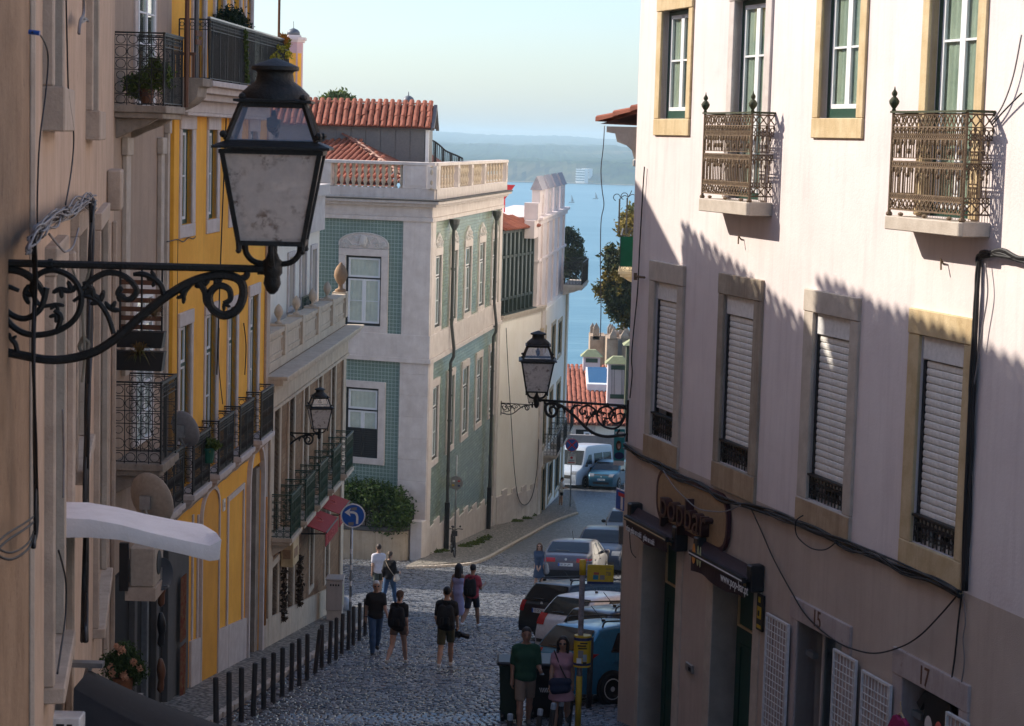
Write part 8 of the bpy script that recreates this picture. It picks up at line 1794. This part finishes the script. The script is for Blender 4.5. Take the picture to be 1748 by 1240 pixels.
CX_ = [(-2.2,.28),(-2.26,.5),(-2.24,.7),(-2.16,.98),(-2.08,1.06),(-1.85,1.1),(-1.2,1.46),(-.9,1.53),(-.2,1.56),(.3,1.5),(.55,1.42),(1.2,1.04),(1.4,1.0),(1.9,.88),(2.12,.72),(2.2,.5),(2.18,.26)]
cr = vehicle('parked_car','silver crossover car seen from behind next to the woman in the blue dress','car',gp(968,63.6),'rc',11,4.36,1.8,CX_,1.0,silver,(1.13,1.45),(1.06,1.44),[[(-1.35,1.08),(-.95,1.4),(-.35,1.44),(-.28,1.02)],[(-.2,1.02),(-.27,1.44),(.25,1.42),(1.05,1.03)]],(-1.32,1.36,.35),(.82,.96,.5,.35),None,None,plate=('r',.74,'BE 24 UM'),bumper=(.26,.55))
SV = [(-2.25,.3),(-2.3,.55),(-2.28,.8),(-2.2,1.05),(-2.12,1.12),(-1.85,1.52),(-1.7,1.62),(-.3,1.68),(.3,1.62),(.6,1.54),(1.2,1.12),(1.4,1.08),(2.0,.98),(2.2,.85),(2.27,.6),(2.24,.28)]
SVS = [[(-1.2,1.14),(-1.2,1.5),(-.4,1.54),(-.3,1.12)],[(-.22,1.12),(-.32,1.54),(.3,1.52),(1.05,1.13)]]
vehicle('parked_car','dark blue car facing the street with a wide windscreen, behind the silver crossover','car',gp(1024,68.3),'fc',187,4.5,1.84,SV,1.08,navy_,(1.14,1.5),(1.14,1.56),SVS,(-1.35,1.4,.36),None,(.74,.9,.6),None,grille=[(.62,.9,.5),(.32,.5,.75)],plate=('f',.56,'AQ 63 PL'),trim=M_['plastic'])
vehicle('parked_car','pale silver car facing the street, mostly hidden behind the dark blue car','car',gp(1066,79),'fc',187,4.4,1.8,SV,1.08,sil2,(1.14,1.5),(1.14,1.56),SVS,(-1.35,1.4,.36),None,(.74,.9,.6),None,grille=[(.62,.88,.5),(.32,.5,.75)],trim=M_['plastic'])
vehicle('parked_car','teal blue car facing the camera at the far end of the street','car',gp(1024,112.5),'fc',197,4.3,1.85,SV,1.08,teal,(1.14,1.5),(1.14,1.56),SVS,(-1.33,1.36,.36),None,(.78,.96,.6),(-1.5,.3),grille=[(.86,.93,.58),(.34,.48,.7)],plate=('f',.62,'BC 40 GL'),trim=M_['plastic'])
VN = [(-2.6,.35),(-2.62,.8),(-2.58,1.6),(-2.5,2.35),(-2.35,2.5),(.9,2.55),(1.3,2.48),(1.5,2.35),(2.05,1.35),(2.3,1.18),(2.65,1.05),(2.75,.8),(2.75,.5),(2.7,.3)]
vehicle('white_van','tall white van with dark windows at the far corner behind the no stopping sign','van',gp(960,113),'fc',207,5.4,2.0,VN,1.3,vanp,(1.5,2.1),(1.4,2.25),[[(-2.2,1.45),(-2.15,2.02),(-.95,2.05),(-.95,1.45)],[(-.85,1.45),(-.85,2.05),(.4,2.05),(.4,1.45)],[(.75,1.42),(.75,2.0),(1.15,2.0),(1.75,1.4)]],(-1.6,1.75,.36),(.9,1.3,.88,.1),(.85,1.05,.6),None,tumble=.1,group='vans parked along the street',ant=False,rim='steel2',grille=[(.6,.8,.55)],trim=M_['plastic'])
# ------------------------------------------------------------------ people: smooth-blended bodies meshed by surface nets
def _cap(p,a,b,ra,rb,sq=1.0):
 a,b = np.array(a,float),np.array(b,float); ba = b - a; q = p - a
 if sq != 1: q = q * np.array([1,1 / sq,1]); ba = ba * np.array([1,1 / sq,1])
 h = np.clip((q @ ba) / max(ba @ ba,1e-9),0,1); return np.linalg.norm(q - h[...,None] * ba,axis=-1) - (ra + (rb - ra) * h)
def _ell(p,c,r): q = (p - np.array(c)) / np.array(r); k = np.linalg.norm(q,axis=-1); return (k - 1) * min(r)
def sdf_mesh(prims,vox,k=.03,zmin=None,zmax=None,cut=None):
 lo,hi = np.full(3,9e9),np.full(3,-9e9)
 for p in prims:
  if p[0] == 'c':
   for e,r in ((p[1],p[3]),(p[2],p[4])): lo = np.minimum(lo,np.array(e) - r); hi = np.maximum(hi,np.array(e) + r)
  else: lo = np.minimum(lo,np.array(p[1]) - p[2]); hi = np.maximum(hi,np.array(p[1]) + p[2])
 lo -= vox * 3; hi += vox * 3; n = np.ceil((hi - lo) / vox).astype(int) + 1
 ax = [lo[i] + vox * np.arange(n[i]) for i in range(3)]; G_ = np.stack(np.meshgrid(*ax,indexing='ij'),-1); D = np.full(n,9.0)
 for p in prims:
  if p[0] == 'c': d = _cap(G_,p[1],p[2],p[3],p[4],p[5] if len(p) > 5 else 1.0)
  else: d = _ell(G_,p[1],p[2])
  h = np.clip(.5 + .5 * (D - d) / k,0,1); D = D * (1 - h) + d * h - k * h * (1 - h)
 if zmin is not None: D = np.maximum(D,zmin - G_[...,2])
 if zmax is not None: D = np.maximum(D,G_[...,2] - zmax)
 if cut: D = cut(G_,D)
 S = D < 0; c = [D[i:n[0] - 1 + i,j:n[1] - 1 + j,l:n[2] - 1 + l] for i in (0,1) for j in (0,1) for l in (0,1)]
 off_ = [(i,j,l) for i in (0,1) for j in (0,1) for l in (0,1)]; acc = np.zeros((*(n - 1),3)); cnt = np.zeros(n - 1)
 for a in range(8):
  for b in range(a + 1,8):
   if sum(abs(x - y) for x,y in zip(off_[a],off_[b])) != 1: continue
   m = (c[a] < 0) != (c[b] < 0); t = np.where(m,c[a] / np.where(m,c[a] - c[b],1),0)
   for q in range(3): acc[...,q] += np.where(m,off_[a][q] + t * (off_[b][q] - off_[a][q]),0)
   cnt += m
 act = cnt > 0; idx = np.full(act.shape,-1); idx[act] = np.arange(act.sum()); w = np.argwhere(act); V = (w + acc[act] / cnt[act][:,None]) * vox + lo; F_ = []
 for q in range(3):
  s0 = [slice(None)] * 3; s1 = [slice(None)] * 3; s0[q] = slice(0,-1); s1[q] = slice(1,None); ch = S[tuple(s0)] != S[tuple(s1)]; u,v = [(1,2),(2,0),(0,1)][q]
  for e in np.argwhere(ch):
   if e[u] == 0 or e[v] == 0: continue
   f = []
   for du,dv in ((1,1),(0,1),(0,0),(1,0)): e2 = e.copy(); e2[u] -= du; e2[v] -= dv; f.append(idx[tuple(e2)] if all(0 <= e2[z] < act.shape[z] for z in range(3)) else -1)
   if min(f) < 0: continue
   F_.append(f if S[tuple(e)] else f[::-1])
 return V,F_
def put(name,V,F_,mat,parent,M,smooth=True):
 W_ = (np.c_[V,np.ones(len(V))] @ np.array(M).T)[:,:3] - np.array(wloc(parent)); me = bpy.data.meshes.new(name); me.from_pydata(W_.tolist(),[],[list(map(int,f)) for f in F_]); me.materials.append(mat)
 me.polygons.foreach_set('use_smooth',[smooth] * len(me.polygons)); o = bpy.data.objects.new(name,me); COL.objects.link(o); o['_w'] = list(wloc(parent))
 if parent is not None: o.parent = parent
 return o
def ik(a,b,l1,l2,hint):
 a,b = Vector(a),Vector(b); d = b - a; L = min(d.length,(l1 + l2) * .995); dn = d.normalized(); x = (l1 * l1 - l2 * l2 + L * L) / (2 * L); h = math.sqrt(max(0,l1 * l1 - x * x)); hv = Vector(hint); hv = (hv - dn * hv.dot(dn)).normalized(); return a + dn * x + hv * h,a + dn * L
def cloth(n,c,**k): return pmat(n,c,.9,.12,6,None,.25,25,**k)
def person(label,p,face,h,fem=0,legs=((12,4),(-14,10)),arms=((10,14),(-8,16)),hands=None,wear=(),skin=(.42,.25,.17),hair='short',haircol=(.02,.015,.012),lean=0,head_turn=0,group=None,shoe=(.5,.5,.5),glasses=False,wide=1.0):
 s = h / 1.75; p = Vector(p); p.z = gz(p.y) + .015; hip = {}; kn = {}; an = {}; hx = .085 + .01 * fem
 for i,sg in ((0,1),(1,-1)):
  a,b = math.radians(legs[i][0]),math.radians(legs[i][1]); H0 = Vector((sg * hx,0,.92)); K0 = H0 + Vector((sg * .005,math.sin(a),-math.cos(a))) * .43; A0 = K0 + Vector((0,math.sin(a - b),-math.cos(a - b))) * .42; hip[i],kn[i],an[i] = H0,K0,A0
 dz = .075 - min(an[0].z,an[1].z)
 for d in (hip,kn,an):
  for i in d: d[i] = d[i] + Vector((0,0,dz))
 zz = dz; ln = math.radians(lean); tl = lambda x,y,z: Vector((x,y * math.cos(ln) + (z - .95) * math.sin(ln),.95 + zz + (z - .95) * math.cos(ln) - y * math.sin(ln))); w = (1 - .08 * fem) * wide
 w *= .93; sh = {0: tl(.168 * w,0,1.395),1: tl(-.168 * w,0,1.395)}; el = {}; wr = {}
 for i,sg in ((0,1),(1,-1)):
  if hands and hands[i] is not None: el[i],wr[i] = ik(sh[i],Vector(hands[i]) + Vector((0,0,zz)),.29,.25,(sg * .6,-1,-.3))
  else:
   a,b = math.radians(arms[i][0]),math.radians(arms[i][1]); el[i] = sh[i] + Vector((sg * .13,math.sin(a),-math.cos(a))).normalized() * .29; wr[i] = el[i] + Vector((sg * .04,math.sin(a + b),-math.cos(a + b))).normalized() * .25
 hc = tl(0,.015,1.635); B = lambda x,y,z: tuple(tl(x * w,y,z)); fem_ = fem
 torso = [('e',B(0,-.005,.95),(.155 * (1 + .04 * fem) * w,.115,.13)),('c',B(-.07 * (1 - .2 * fem),0,1.08),B(.07 * (1 - .2 * fem),0,1.08),.095,.095),('c',B(-.075,.0,1.28),B(.075,.0,1.28),.108,.108),('c',B(-.13,-.01,1.385),B(.13,-.01,1.385),.062,.062),('c',B(-.03,-.012,1.46),B(-.14,-.01,1.4),.05,.05),('c',B(.03,-.012,1.46),B(.14,-.01,1.4),.05,.05),('e',B(0,.01,1.2),(.145 * w,.1,.2))]
 if fem: torso += [('e',B(.07,.085,1.27),(.06,.055,.06)),('e',B(-.07,.085,1.27),(.06,.055,.06))]
 legp = lambda i,k=1,o=0,end=1.0: [('c',tuple(hip[i]),tuple(kn[i]),.085 * k + o,.055 * k + o),('c',tuple(kn[i]),tuple(kn[i].lerp(an[i],.4 * end)),.053 * k + o,.056 * k + o),('c',tuple(kn[i].lerp(an[i],.4 * end)),tuple(kn[i].lerp(an[i],end)),.056 * k + o,(.036 if end == 1 else .045) * k + o)]
 armp = lambda i,o=0,f=1.0: [('c',tuple(sh[i]),tuple(sh[i].lerp(el[i],min(1,f * 2))),.05 + o,.042 + o)] + ([('c',tuple(el[i]),tuple(el[i].lerp(wr[i],f * 2 - 1)),.04 + o,.027 + o)] if f > .5 else [])
 prims = list(torso)
 for i in (0,1): prims += legp(i) + armp(i); fd_ = (wr[i] - el[i]).normalized(); prims += [('c',tuple(wr[i]),tuple(wr[i] + fd_ * .07),.027,.034,.75)]; prims += [('c',tuple(an[i] + Vector((0,-.02,-.035))),tuple(an[i] + Vector((0,.13,-.05))),.036,.026)]
 prims += [('c',B(0,-.01,1.44),tuple(hc + Vector((0,-.01,-.06))),.055,.052),('e',tuple(hc + Vector((0,0,.02))),(.074,.092,.1)),('e',tuple(hc + Vector((0,.02,-.05))),(.056,.066,.066)),('c',tuple(hc + Vector((0,.09,.015))),tuple(hc + Vector((0,.105,-.025))),.01,.015),('e',tuple(hc + Vector((.076,-.005,-.01))),(.012,.022,.032)),('e',tuple(hc + Vector((-.076,-.005,-.01))),(.012,.022,.032))]
 V,F_ = sdf_mesh(prims,.017,.022)
 m = MB()
 for i,sg in ((0,1),(1,-1)):
  fd_ = (wr[i] - el[i]).normalized(); sd2 = fd_.cross(Vector((sg,0,0))).normalized(); pal = Vector((-sg,0,0))
  for k,ll in enumerate((.072,.08,.075,.06)): b_ = wr[i] + fd_ * .085 + sd2 * (.028 - .0185 * k); m.tube([b_,b_ + fd_ * ll * .5 + pal * .008,b_ + fd_ * ll * .85 + pal * .03],[.0095,.009,.007],6)
  b_ = wr[i] + fd_ * .03 + sd2 * .028; m.tube([b_,b_ + sd2 * .03 + fd_ * .035,b_ + sd2 * .035 + fd_ * .07 + pal * .012],[.0115,.0105,.008],6)
 n0 = len(V); V = np.vstack([V,np.array([tuple(v) for v in m.v])]); F_ = F_ + [[n0 + a for a in f] for f in m.f]
 T_ = Matrix.Translation(p) @ Matrix.Rotation(math.radians(-face),4,'Z') @ Matrix.Scale(s,4); sk = pmat('skin',skin,.55,.06,8,None,.05,60)
 me_o = put('person',V,F_,sk,None,Matrix.Translation(-p) @ T_); me_o.location = p; me_o['_w'] = list(p); tag(me_o,label,'person',group)
 Q = lambda nm,pr,mt,vox=.02,k=.03,**kk: put(nm,*sdf_mesh(pr,vox,k,**kk),mt,me_o,T_)
 for wname,mt,*a in wear:
  if wname == 'tee': o = .02; Q('shirt',[(t_[0],t_[1],tuple(x + o for x in t_[2])) if t_[0] == 'e' else (t_[0],t_[1],t_[2],t_[3] + o,t_[4] + o) for t_ in torso] + armp(0,.02,a[0] if a else .3) + armp(1,.02,a[0] if a else .3) + [('c',B(-.06,0,.93),B(.06,0,.93),.125,.125)],mt,zmin=.86 + zz,zmax=(1.485 if len(a) < 2 else a[1]) + zz)
  elif wname == 'trousers': Q('trousers',[('e',B(0,-.005,.95),(.165 * w,.125,.13))] + legp(0,1.06,.016) + legp(1,1.06,.016),mt,zmax=1.0 + zz)
  elif wname == 'shorts': e = a[0] if a else .02; Q('shorts',[('e',B(0,-.005,.95),(.168 * w,.128,.13))] + [('c',tuple(hip[i]),tuple(hip[i].lerp(kn[i],e)),.097,.088) for i in (0,1)],mt,k=.012,zmax=1.0 + zz,cut=lambda G_,D: np.maximum(D,min(hip[0].lerp(kn[0],e).z,hip[1].lerp(kn[1],e).z) - .02 - G_[...,2]))
  elif wname == 'dress':
   hem = a[0]; fl = a[1]; slv = a[2]; Q('dress',[(t_[0],t_[1],tuple(x + .018 for x in t_[2])) if t_[0] == 'e' else (t_[0],t_[1],t_[2],t_[3] + .018,t_[4] + .018) for t_ in torso] + (armp(0,.02,slv) + armp(1,.02,slv) if slv else []) + [('c',B(0,0,1.02),(0,.01,hem + zz + .02),.14,fl,.85),('e',B(0,-.01,.93),(.17 * w,.13,.14))],mt,zmin=hem + zz,zmax=a[3] + zz)
  elif wname == 'belt': m = MB(T_); m.lathe([(.128,-.02),(.133,0),(.128,.02)],tl(0,0,1.09),16); [m.ell(tl(x_,.13,1.07 - .03 * abs(x_) * 10),(.035,.02,.025),6,4) for x_ in (-.03,.03)]; m.tube([tl(.01,.135,1.07),tl(.03,.14,.93)],.012,5); m.build('belt',mt,me_o,smooth=True)
  elif wname == 'wrap': Q('tied_top',[('c',B(-.09,0,.98),B(.09,0,.98),.15,.15),('c',tuple(hip[1]),tuple(kn[1]),.12,.1)],mt,zmin=.6 + zz,zmax=1.05 + zz)
  elif wname == 'cap': m = MB(T_); m.ell(hc + Vector((0,-.005,.045)),(.088,.106,.088),14,8); m.ell(hc + Vector((0,.12,.05)),(.07,.07,.01),10,4); m.build('cap',mt,me_o,smooth=True)
  elif wname == 'watch': i = a[0]; m = MB(T_); m.lathe([(.034,-.012),(.034,.012)],wr[i] - (wr[i] - el[i]).normalized() * .02,10,ax=(wr[i] - el[i])); m.build('watch',mt,me_o)
 hm = pmat('hair',haircol,.6,.2,20,None,.3,50)
 if hair == 'short': Q('hair',[('e',tuple(hc + Vector((0,-.014,.042))),(.083,.098,.096))],hm,.013,.02,cut=lambda G_,D: np.maximum(D,np.maximum((G_[...,1] - hc.y - .045) * .8 - (G_[...,2] - hc.z - .055),hc.z - .055 - G_[...,2])))
 elif hair == 'long':
  pr = [('e',tuple(hc + Vector((0,-.015,.035))),(.092,.105,.1)),('c',tuple(hc + Vector((-.03,-.07,0))),tuple(hc + Vector((-.04,-.1,-.22))),.075,.06),('c',tuple(hc + Vector((.03,-.07,0))),tuple(hc + Vector((.04,-.1,-.24))),.075,.055),('c',tuple(hc + Vector((-.085,.0,.02))),tuple(hc + Vector((-.09,.02,-.15))),.03,.028),('c',tuple(hc + Vector((.085,.0,.02))),tuple(hc + Vector((.09,.02,-.16))),.03,.026)]
  Q('hair',pr,hm,.014,.03,cut=lambda G_,D: np.maximum(D,np.minimum((G_[...,1] - hc.y - .05),.06 - np.abs(G_[...,0] - hc.x)) * 1.0 - np.maximum(0,G_[...,2] - hc.z - .06) * 1.2))
 elif hair == 'pony': Q('hair',[('e',tuple(hc + Vector((0,-.014,.035))),(.083,.1,.094)),('c',tuple(hc + Vector((.01,-.1,.02))),tuple(hc + Vector((.03,-.13,-.12))),.035,.025)],hm,.013,.02,cut=lambda G_,D: np.maximum(D,(G_[...,1] - hc.y - .05) * .8 - (G_[...,2] - hc.z - .05)))
 m = MB(T_)
 if glasses: [m.ell(hc + Vector((x_,.088,.012)),(.026,.012,.02),8,6) for x_ in (-.032,.032)]; m.tube([hc + Vector((-.075,.0,.02)),hc + Vector((-.06,.08,.018)),hc + Vector((.06,.08,.018)),hc + Vector((.075,.0,.02))],.005,5); m.build('sunglasses',M_['plastic'],me_o)
 else: [m.ell(hc + Vector((x_,.083,.014)),(.012,.008,.007),6,5) for x_ in (-.03,.03)]; [m.tube([hc + Vector((x_ - .016,.086,.034)),hc + Vector((x_ + .016,.086,.034))],.004,4) for x_ in (-.031,.031)]; m.build('eyes',hm,me_o)
 m = MB(T_); m.tube([hc + Vector((-.022,.082,-.058)),hc + Vector((0,.089,-.057)),hc + Vector((.022,.082,-.058))],[.003,.006,.003],5); m.build('mouth',M_['lip'],me_o)
 for i in (0,1): a_ = an[i]; Q('shoe',[('c',tuple(a_ + Vector((0,-.035,-.03))),tuple(a_ + Vector((0,.06,-.035))),.046,.042),('c',tuple(a_ + Vector((0,.06,-.038))),tuple(a_ + Vector((0,.14,-.045))),.042,.034)],smat('shoe',shoe,.7),.016,.02,zmin=a_.z - .075)
 me_o_info = dict(T=T_,sh=sh,wr=wr,el=el,tl=tl,o=me_o,hc=hc); return me_o_info
def backpack(P,label,mat,sc=1.0):
 T_,tl = P['T'],P['tl']; c = T_ @ tl(0,-.2,1.2); t = empty('backpack',c,label,'backpack',None); C3 = lambda x,y,z: tuple(tl(x * sc,y,z))
 put('body',*sdf_mesh([('c',C3(-.09,-.19,1.02),C3(-.08,-.18,1.34),.085,.075),('c',C3(.09,-.19,1.02),C3(.08,-.18,1.34),.085,.075),('e',C3(0,-.2,1.15),(.17 * sc,.1,.22))],.018,.04),mat,t,T_)
 put('front_pocket',*sdf_mesh([('c',C3(-.06,-.28,1.04),C3(-.06,-.28,1.14),.045,.04),('c',C3(.06,-.28,1.04),C3(.06,-.28,1.14),.045,.04)],.016,.03),mat,t,T_)
 for s in (1,-1): m = MB(T_); m.tube(crv([tl(s * .08,-.1,1.38),tl(s * .1,-.02,1.49),tl(s * .11,.1,1.42),tl(s * .12,.13,1.25),tl(s * .14,.02,1.1),tl(s * .12,-.12,1.05)],4),.018,6); m.build('strap',mat,t)
 m = MB(T_); m.tube(crv([tl(-.03,-.16,1.42),tl(0,-.18,1.46),tl(.03,-.16,1.42)],4),.009,5); m.build('handle',mat,t); return t
def pp(px,py): return ground(px,py)
gA = 'people walking on the cobbles'
blk_ = cloth('black cloth',(.012,.012,.014)); jean = cloth('blue denim',(.04,.085,.17)); olive = cloth('olive cloth',(.075,.07,.035))
person('man in a white t-shirt and dark shorts, beside the woman with the cream bag',pp(645,1024),-14,1.76,0,((20,6),(-18,22)),((12,60),(-14,24)),wear=(('tee',cloth('white cotton',(.6,.58,.62))),('shorts',cloth('dark green shorts',(.05,.06,.05)),.7)),haircol=(.05,.03,.02),shoe=(.1,.1,.1),group=gA)
P = person('woman in a black top and wide blue jeans with hair tied back, looking right',pp(664,1034),24,1.66,1,((18,6),(-16,14)),((6,70),(-16,24)),wear=(('trousers',jean),('tee',blk_,.85)),hair='pony',haircol=(.08,.05,.03),shoe=(.5,.5,.5),group=gA)
T_,tl = P['T'],P['tl']; c = T_ @ tl(.24,.02,.93); t = empty('shoulder_bag',c,'small cream shoulder bag on the woman in blue jeans','bag'); put('body',*sdf_mesh([('c',tuple(tl(.23,-.04,.96)),tuple(tl(.23,.08,.96)),.06,.06),('c',tuple(tl(.24,-.05,.88)),tuple(tl(.24,.09,.88)),.075,.075)],.016,.03),cloth('cream leather',(.55,.45,.36)),t,T_); m = MB(T_); m.tube(crv([tl(.22,.02,.98),tl(.12,.12,1.25),tl(-.12,.06,1.46),tl(-.13,-.05,1.46),tl(.05,-.16,1.25),tl(.2,-.06,1.0)],5),.01,5); m.build('strap',cloth('cream leather strap',(.5,.4,.3)),t)
person('grey haired man in a black t-shirt and jeans walking towards the camera',pp(640,1117),168,1.7,0,((18,10),(-16,12)),((-18,22),(20,50)),wear=(('trousers',jean),('tee',blk_,.32),('watch',M_['plastic'],0)),haircol=(.55,.55,.55),skin=(.4,.23,.16),glasses=True,shoe=(.02,.02,.02),group=gA,wide=1.08)
P = person('woman in a cap and patterned shorts with a big black backpack',pp(679,1138),14,1.68,1,((22,6),(-22,34)),((-10,26),(38,40)),lean=4,wear=(('tee',blk_,.32),('shorts',cloth('patterned shorts',(.14,.1,.08),spots=.8,spcol=(.03,.03,.03),spsc=30),.35),('cap',cloth('brown cap',(.09,.05,.03)))),hair='pony',haircol=(.06,.03,.015),skin=(.5,.3,.22),shoe=(.5,.47,.42),group=gA); backpack(P,'big black backpack on the woman in the cap',blk_,1.15)
P = person('man in black with backpack and olive shorts, carrying a camera in his right hand',pp(760,1143),4,1.8,0,((20,8),(-20,30)),((16,12),(-14,70)),wear=(('tee',blk_,.36),('shorts',olive,.8)),haircol=(.015,.012,.01),skin=(.45,.26,.17),shoe=(.6,.58,.55),group=gA,lean=3,wide=1.06); backpack(P,'black backpack on the man in olive shorts',cloth('black nylon',(.014,.014,.015)))
T_,w_ = P['T'],P['wr'][0] + Vector((-.06,.04,-.02)); c = T_ @ (w_ + Vector((.04,.06,-.14))); t = empty('camera',c,'black camera with a big lens hanging from the hand of the man in olive shorts','camera'); m = MB(T_); m.box(w_.x - .06,w_.x + .12,w_.y - .03,w_.y + .12,w_.z - .24,w_.z - .1); m.box(w_.x - .0,w_.x + .06,w_.y + .02,w_.y + .08,w_.z - .098,w_.z - .06); m.build('body',M_['plastic'],t,bevel=.012); m = MB(T_); m.lathe([(.05,0),(.055,.08),(.06,.18),(.05,.19)],(w_.x + .12,w_.y + .04,w_.z - .18),14,ax=(1,.2,-.25)); m.build('lens',M_['black2'],t,smooth=True); m = MB(T_); m.tube(crv([w_ + Vector((-.05,.03,-.11)),w_ + Vector((-.1,.05,-.3)),w_ + Vector((.0,.05,-.36)),w_ + Vector((.1,.05,-.25))],5),.009,5); m.build('strap',M_['cablegrey'],t)
person('woman with long dark hair in a lilac sleeveless dress',pp(781,1066),14,1.66,1,((14,4),(-14,16)),((14,14),(-18,20)),wear=(('dress',cloth('lilac cotton',(.33,.3,.45)),.28,.2,0,1.36),),hair='long',haircol=(.02,.012,.01),skin=(.3,.16,.1),shoe=(.4,.35,.3),group=gA)
P = person('man in a red t-shirt and navy shorts with a black backpack',pp(805,1074),20,1.74,0,((20,6),(-22,34)),((20,84),(-14,24)),wear=(('tee',cloth('red cotton',(.36,.05,.07)),.34),('shorts',cloth('navy shorts',(.02,.025,.04)),.75)),haircol=(.012,.01,.01),skin=(.34,.19,.12),shoe=(.7,.68,.66),group=gA); backpack(P,'black backpack on the man in the red t-shirt',blk_)
P = person('woman in a dark blue belted dress and sunglasses, behind the black estate car',pp(919,1010),186,1.62,1,((2,0),(-2,0)),hands=((.05,.2,.9),(-.05,.2,.9)),wear=(('dress',cloth('denim blue dress',(.05,.075,.12)),.5,.21,.8,1.49),('belt',cloth('blue belt',(.05,.07,.1)))),hair='long',haircol=(.08,.03,.015),skin=(.5,.28,.19),glasses=True,shoe=(.7,.7,.7))
T_,tl = P['T'],P['tl']; c = T_ @ tl(-.27,-.05,.85); t = empty('tote_bag',c,'grey tote bag hanging beside the woman in the blue dress','bag'); put('body',*sdf_mesh([('c',tuple(tl(-.26,-.08,.98)),tuple(tl(-.27,-.1,.72)),.06,.1),('c',tuple(tl(-.26,.03,.98)),tuple(tl(-.27,.03,.72)),.06,.1)],.018,.03),cloth('grey canvas',(.3,.28,.27)),t,T_); m = MB(T_); m.tube(crv([tl(-.24,.04,1.0),tl(-.2,.08,1.3),tl(-.15,0,1.49),tl(-.2,-.1,1.3),tl(-.25,-.08,1.0)],5),.012,5); m.build('strap',cloth('grey strap',(.3,.28,.27)),t)
P = person('woman in a white top with jacket round her waist, looking at her phone',pp(957,866),75,1.66,1,((4,4),(-3,0)),hands=((.06,.3,1.13),(-.04,.3,1.13)),wear=(('shorts',blk_,.5),('wrap',cloth('white jacket',(.6,.57,.53))),('tee',cloth('white top',(.65,.58,.55)),.3)),hair='pony',haircol=(.02,.012,.01),skin=(.42,.24,.16),shoe=(.7,.7,.7),lean=4)
T_ = P['T']; m = MB(T_); m.box(-.03,.05,.34,.42,1.15,1.165); c = T_ @ Vector((0,.38,1.15)); ph = tag(m.build('phone',M_['plastic'],off=c,bevel=.004),'dark phone in the hands of the woman by the far wall','phone')
def at_head(px,py,Y,h): p = at(px,py,Y); p.z = gz(p.y); return p
P = person('man in a dark green t-shirt and tan shorts in the shade at the bus stop',at_head(899,1080,30.6,1.75),176,1.76,0,((16,8),(-12,12)),((-8,16),(14,74)),wear=(('tee',cloth('dark green cotton',(.015,.06,.035)),.4),('shorts',cloth('tan shorts',(.22,.16,.12)),.85)),haircol=(.03,.025,.025),skin=(.3,.16,.11),shoe=(.1,.1,.1),wide=1.12)
T_,w_ = P['T'],P['wr'][1]; m = MB(T_); f_ = (P['wr'][1] - P['el'][1]).normalized(); c0 = w_ + f_ * .1; m.box(c0.x - .04,c0.x + .03,c0.y - .02,c0.y + .12,c0.z - .02,c0.z - .008); tag(m.build('phone',M_['plastic'],off=T_ @ c0,bevel=.004),'phone in the hand of the man in the green t-shirt','phone')
P = person('woman with long hair and sunglasses in a short pink dress, at the bus stop',at_head(961,1106,30.4,1.62),186,1.64,1,((14,6),(-14,16)),((12,16),(-12,22)),wear=(('dress',cloth('dusty pink cotton',(.36,.2,.24)),.62,.24,.2,1.48),('watch',M_['plastic'],0)),hair='long',haircol=(.015,.01,.01),skin=(.34,.19,.13),glasses=True,shoe=(.3,.3,.3))
T_,tl = P['T'],P['tl']; c = T_ @ tl(.05,.18,.95); t = empty('crossbody_bag',c,'dark blue crossbody bag and jacket in front of the woman in the pink dress','bag'); put('body',*sdf_mesh([('c',tuple(tl(-.12,.16,.98)),tuple(tl(.14,.18,.96)),.07,.08),('c',tuple(tl(-.1,.17,.86)),tuple(tl(.12,.19,.84)),.08,.09)],.018,.04),cloth('navy nylon',(.015,.022,.05)),t,T_); m = MB(T_); m.tube(crv([tl(-.1,.16,1.02),tl(0,.15,1.2),tl(.13,.05,1.46),tl(.13,-.06,1.44),tl(0,-.16,1.2),tl(-.14,-.05,1.0)],5),.03,6,flat=.4); m.build('strap',cloth('black strap',(.012,.012,.014)),t)
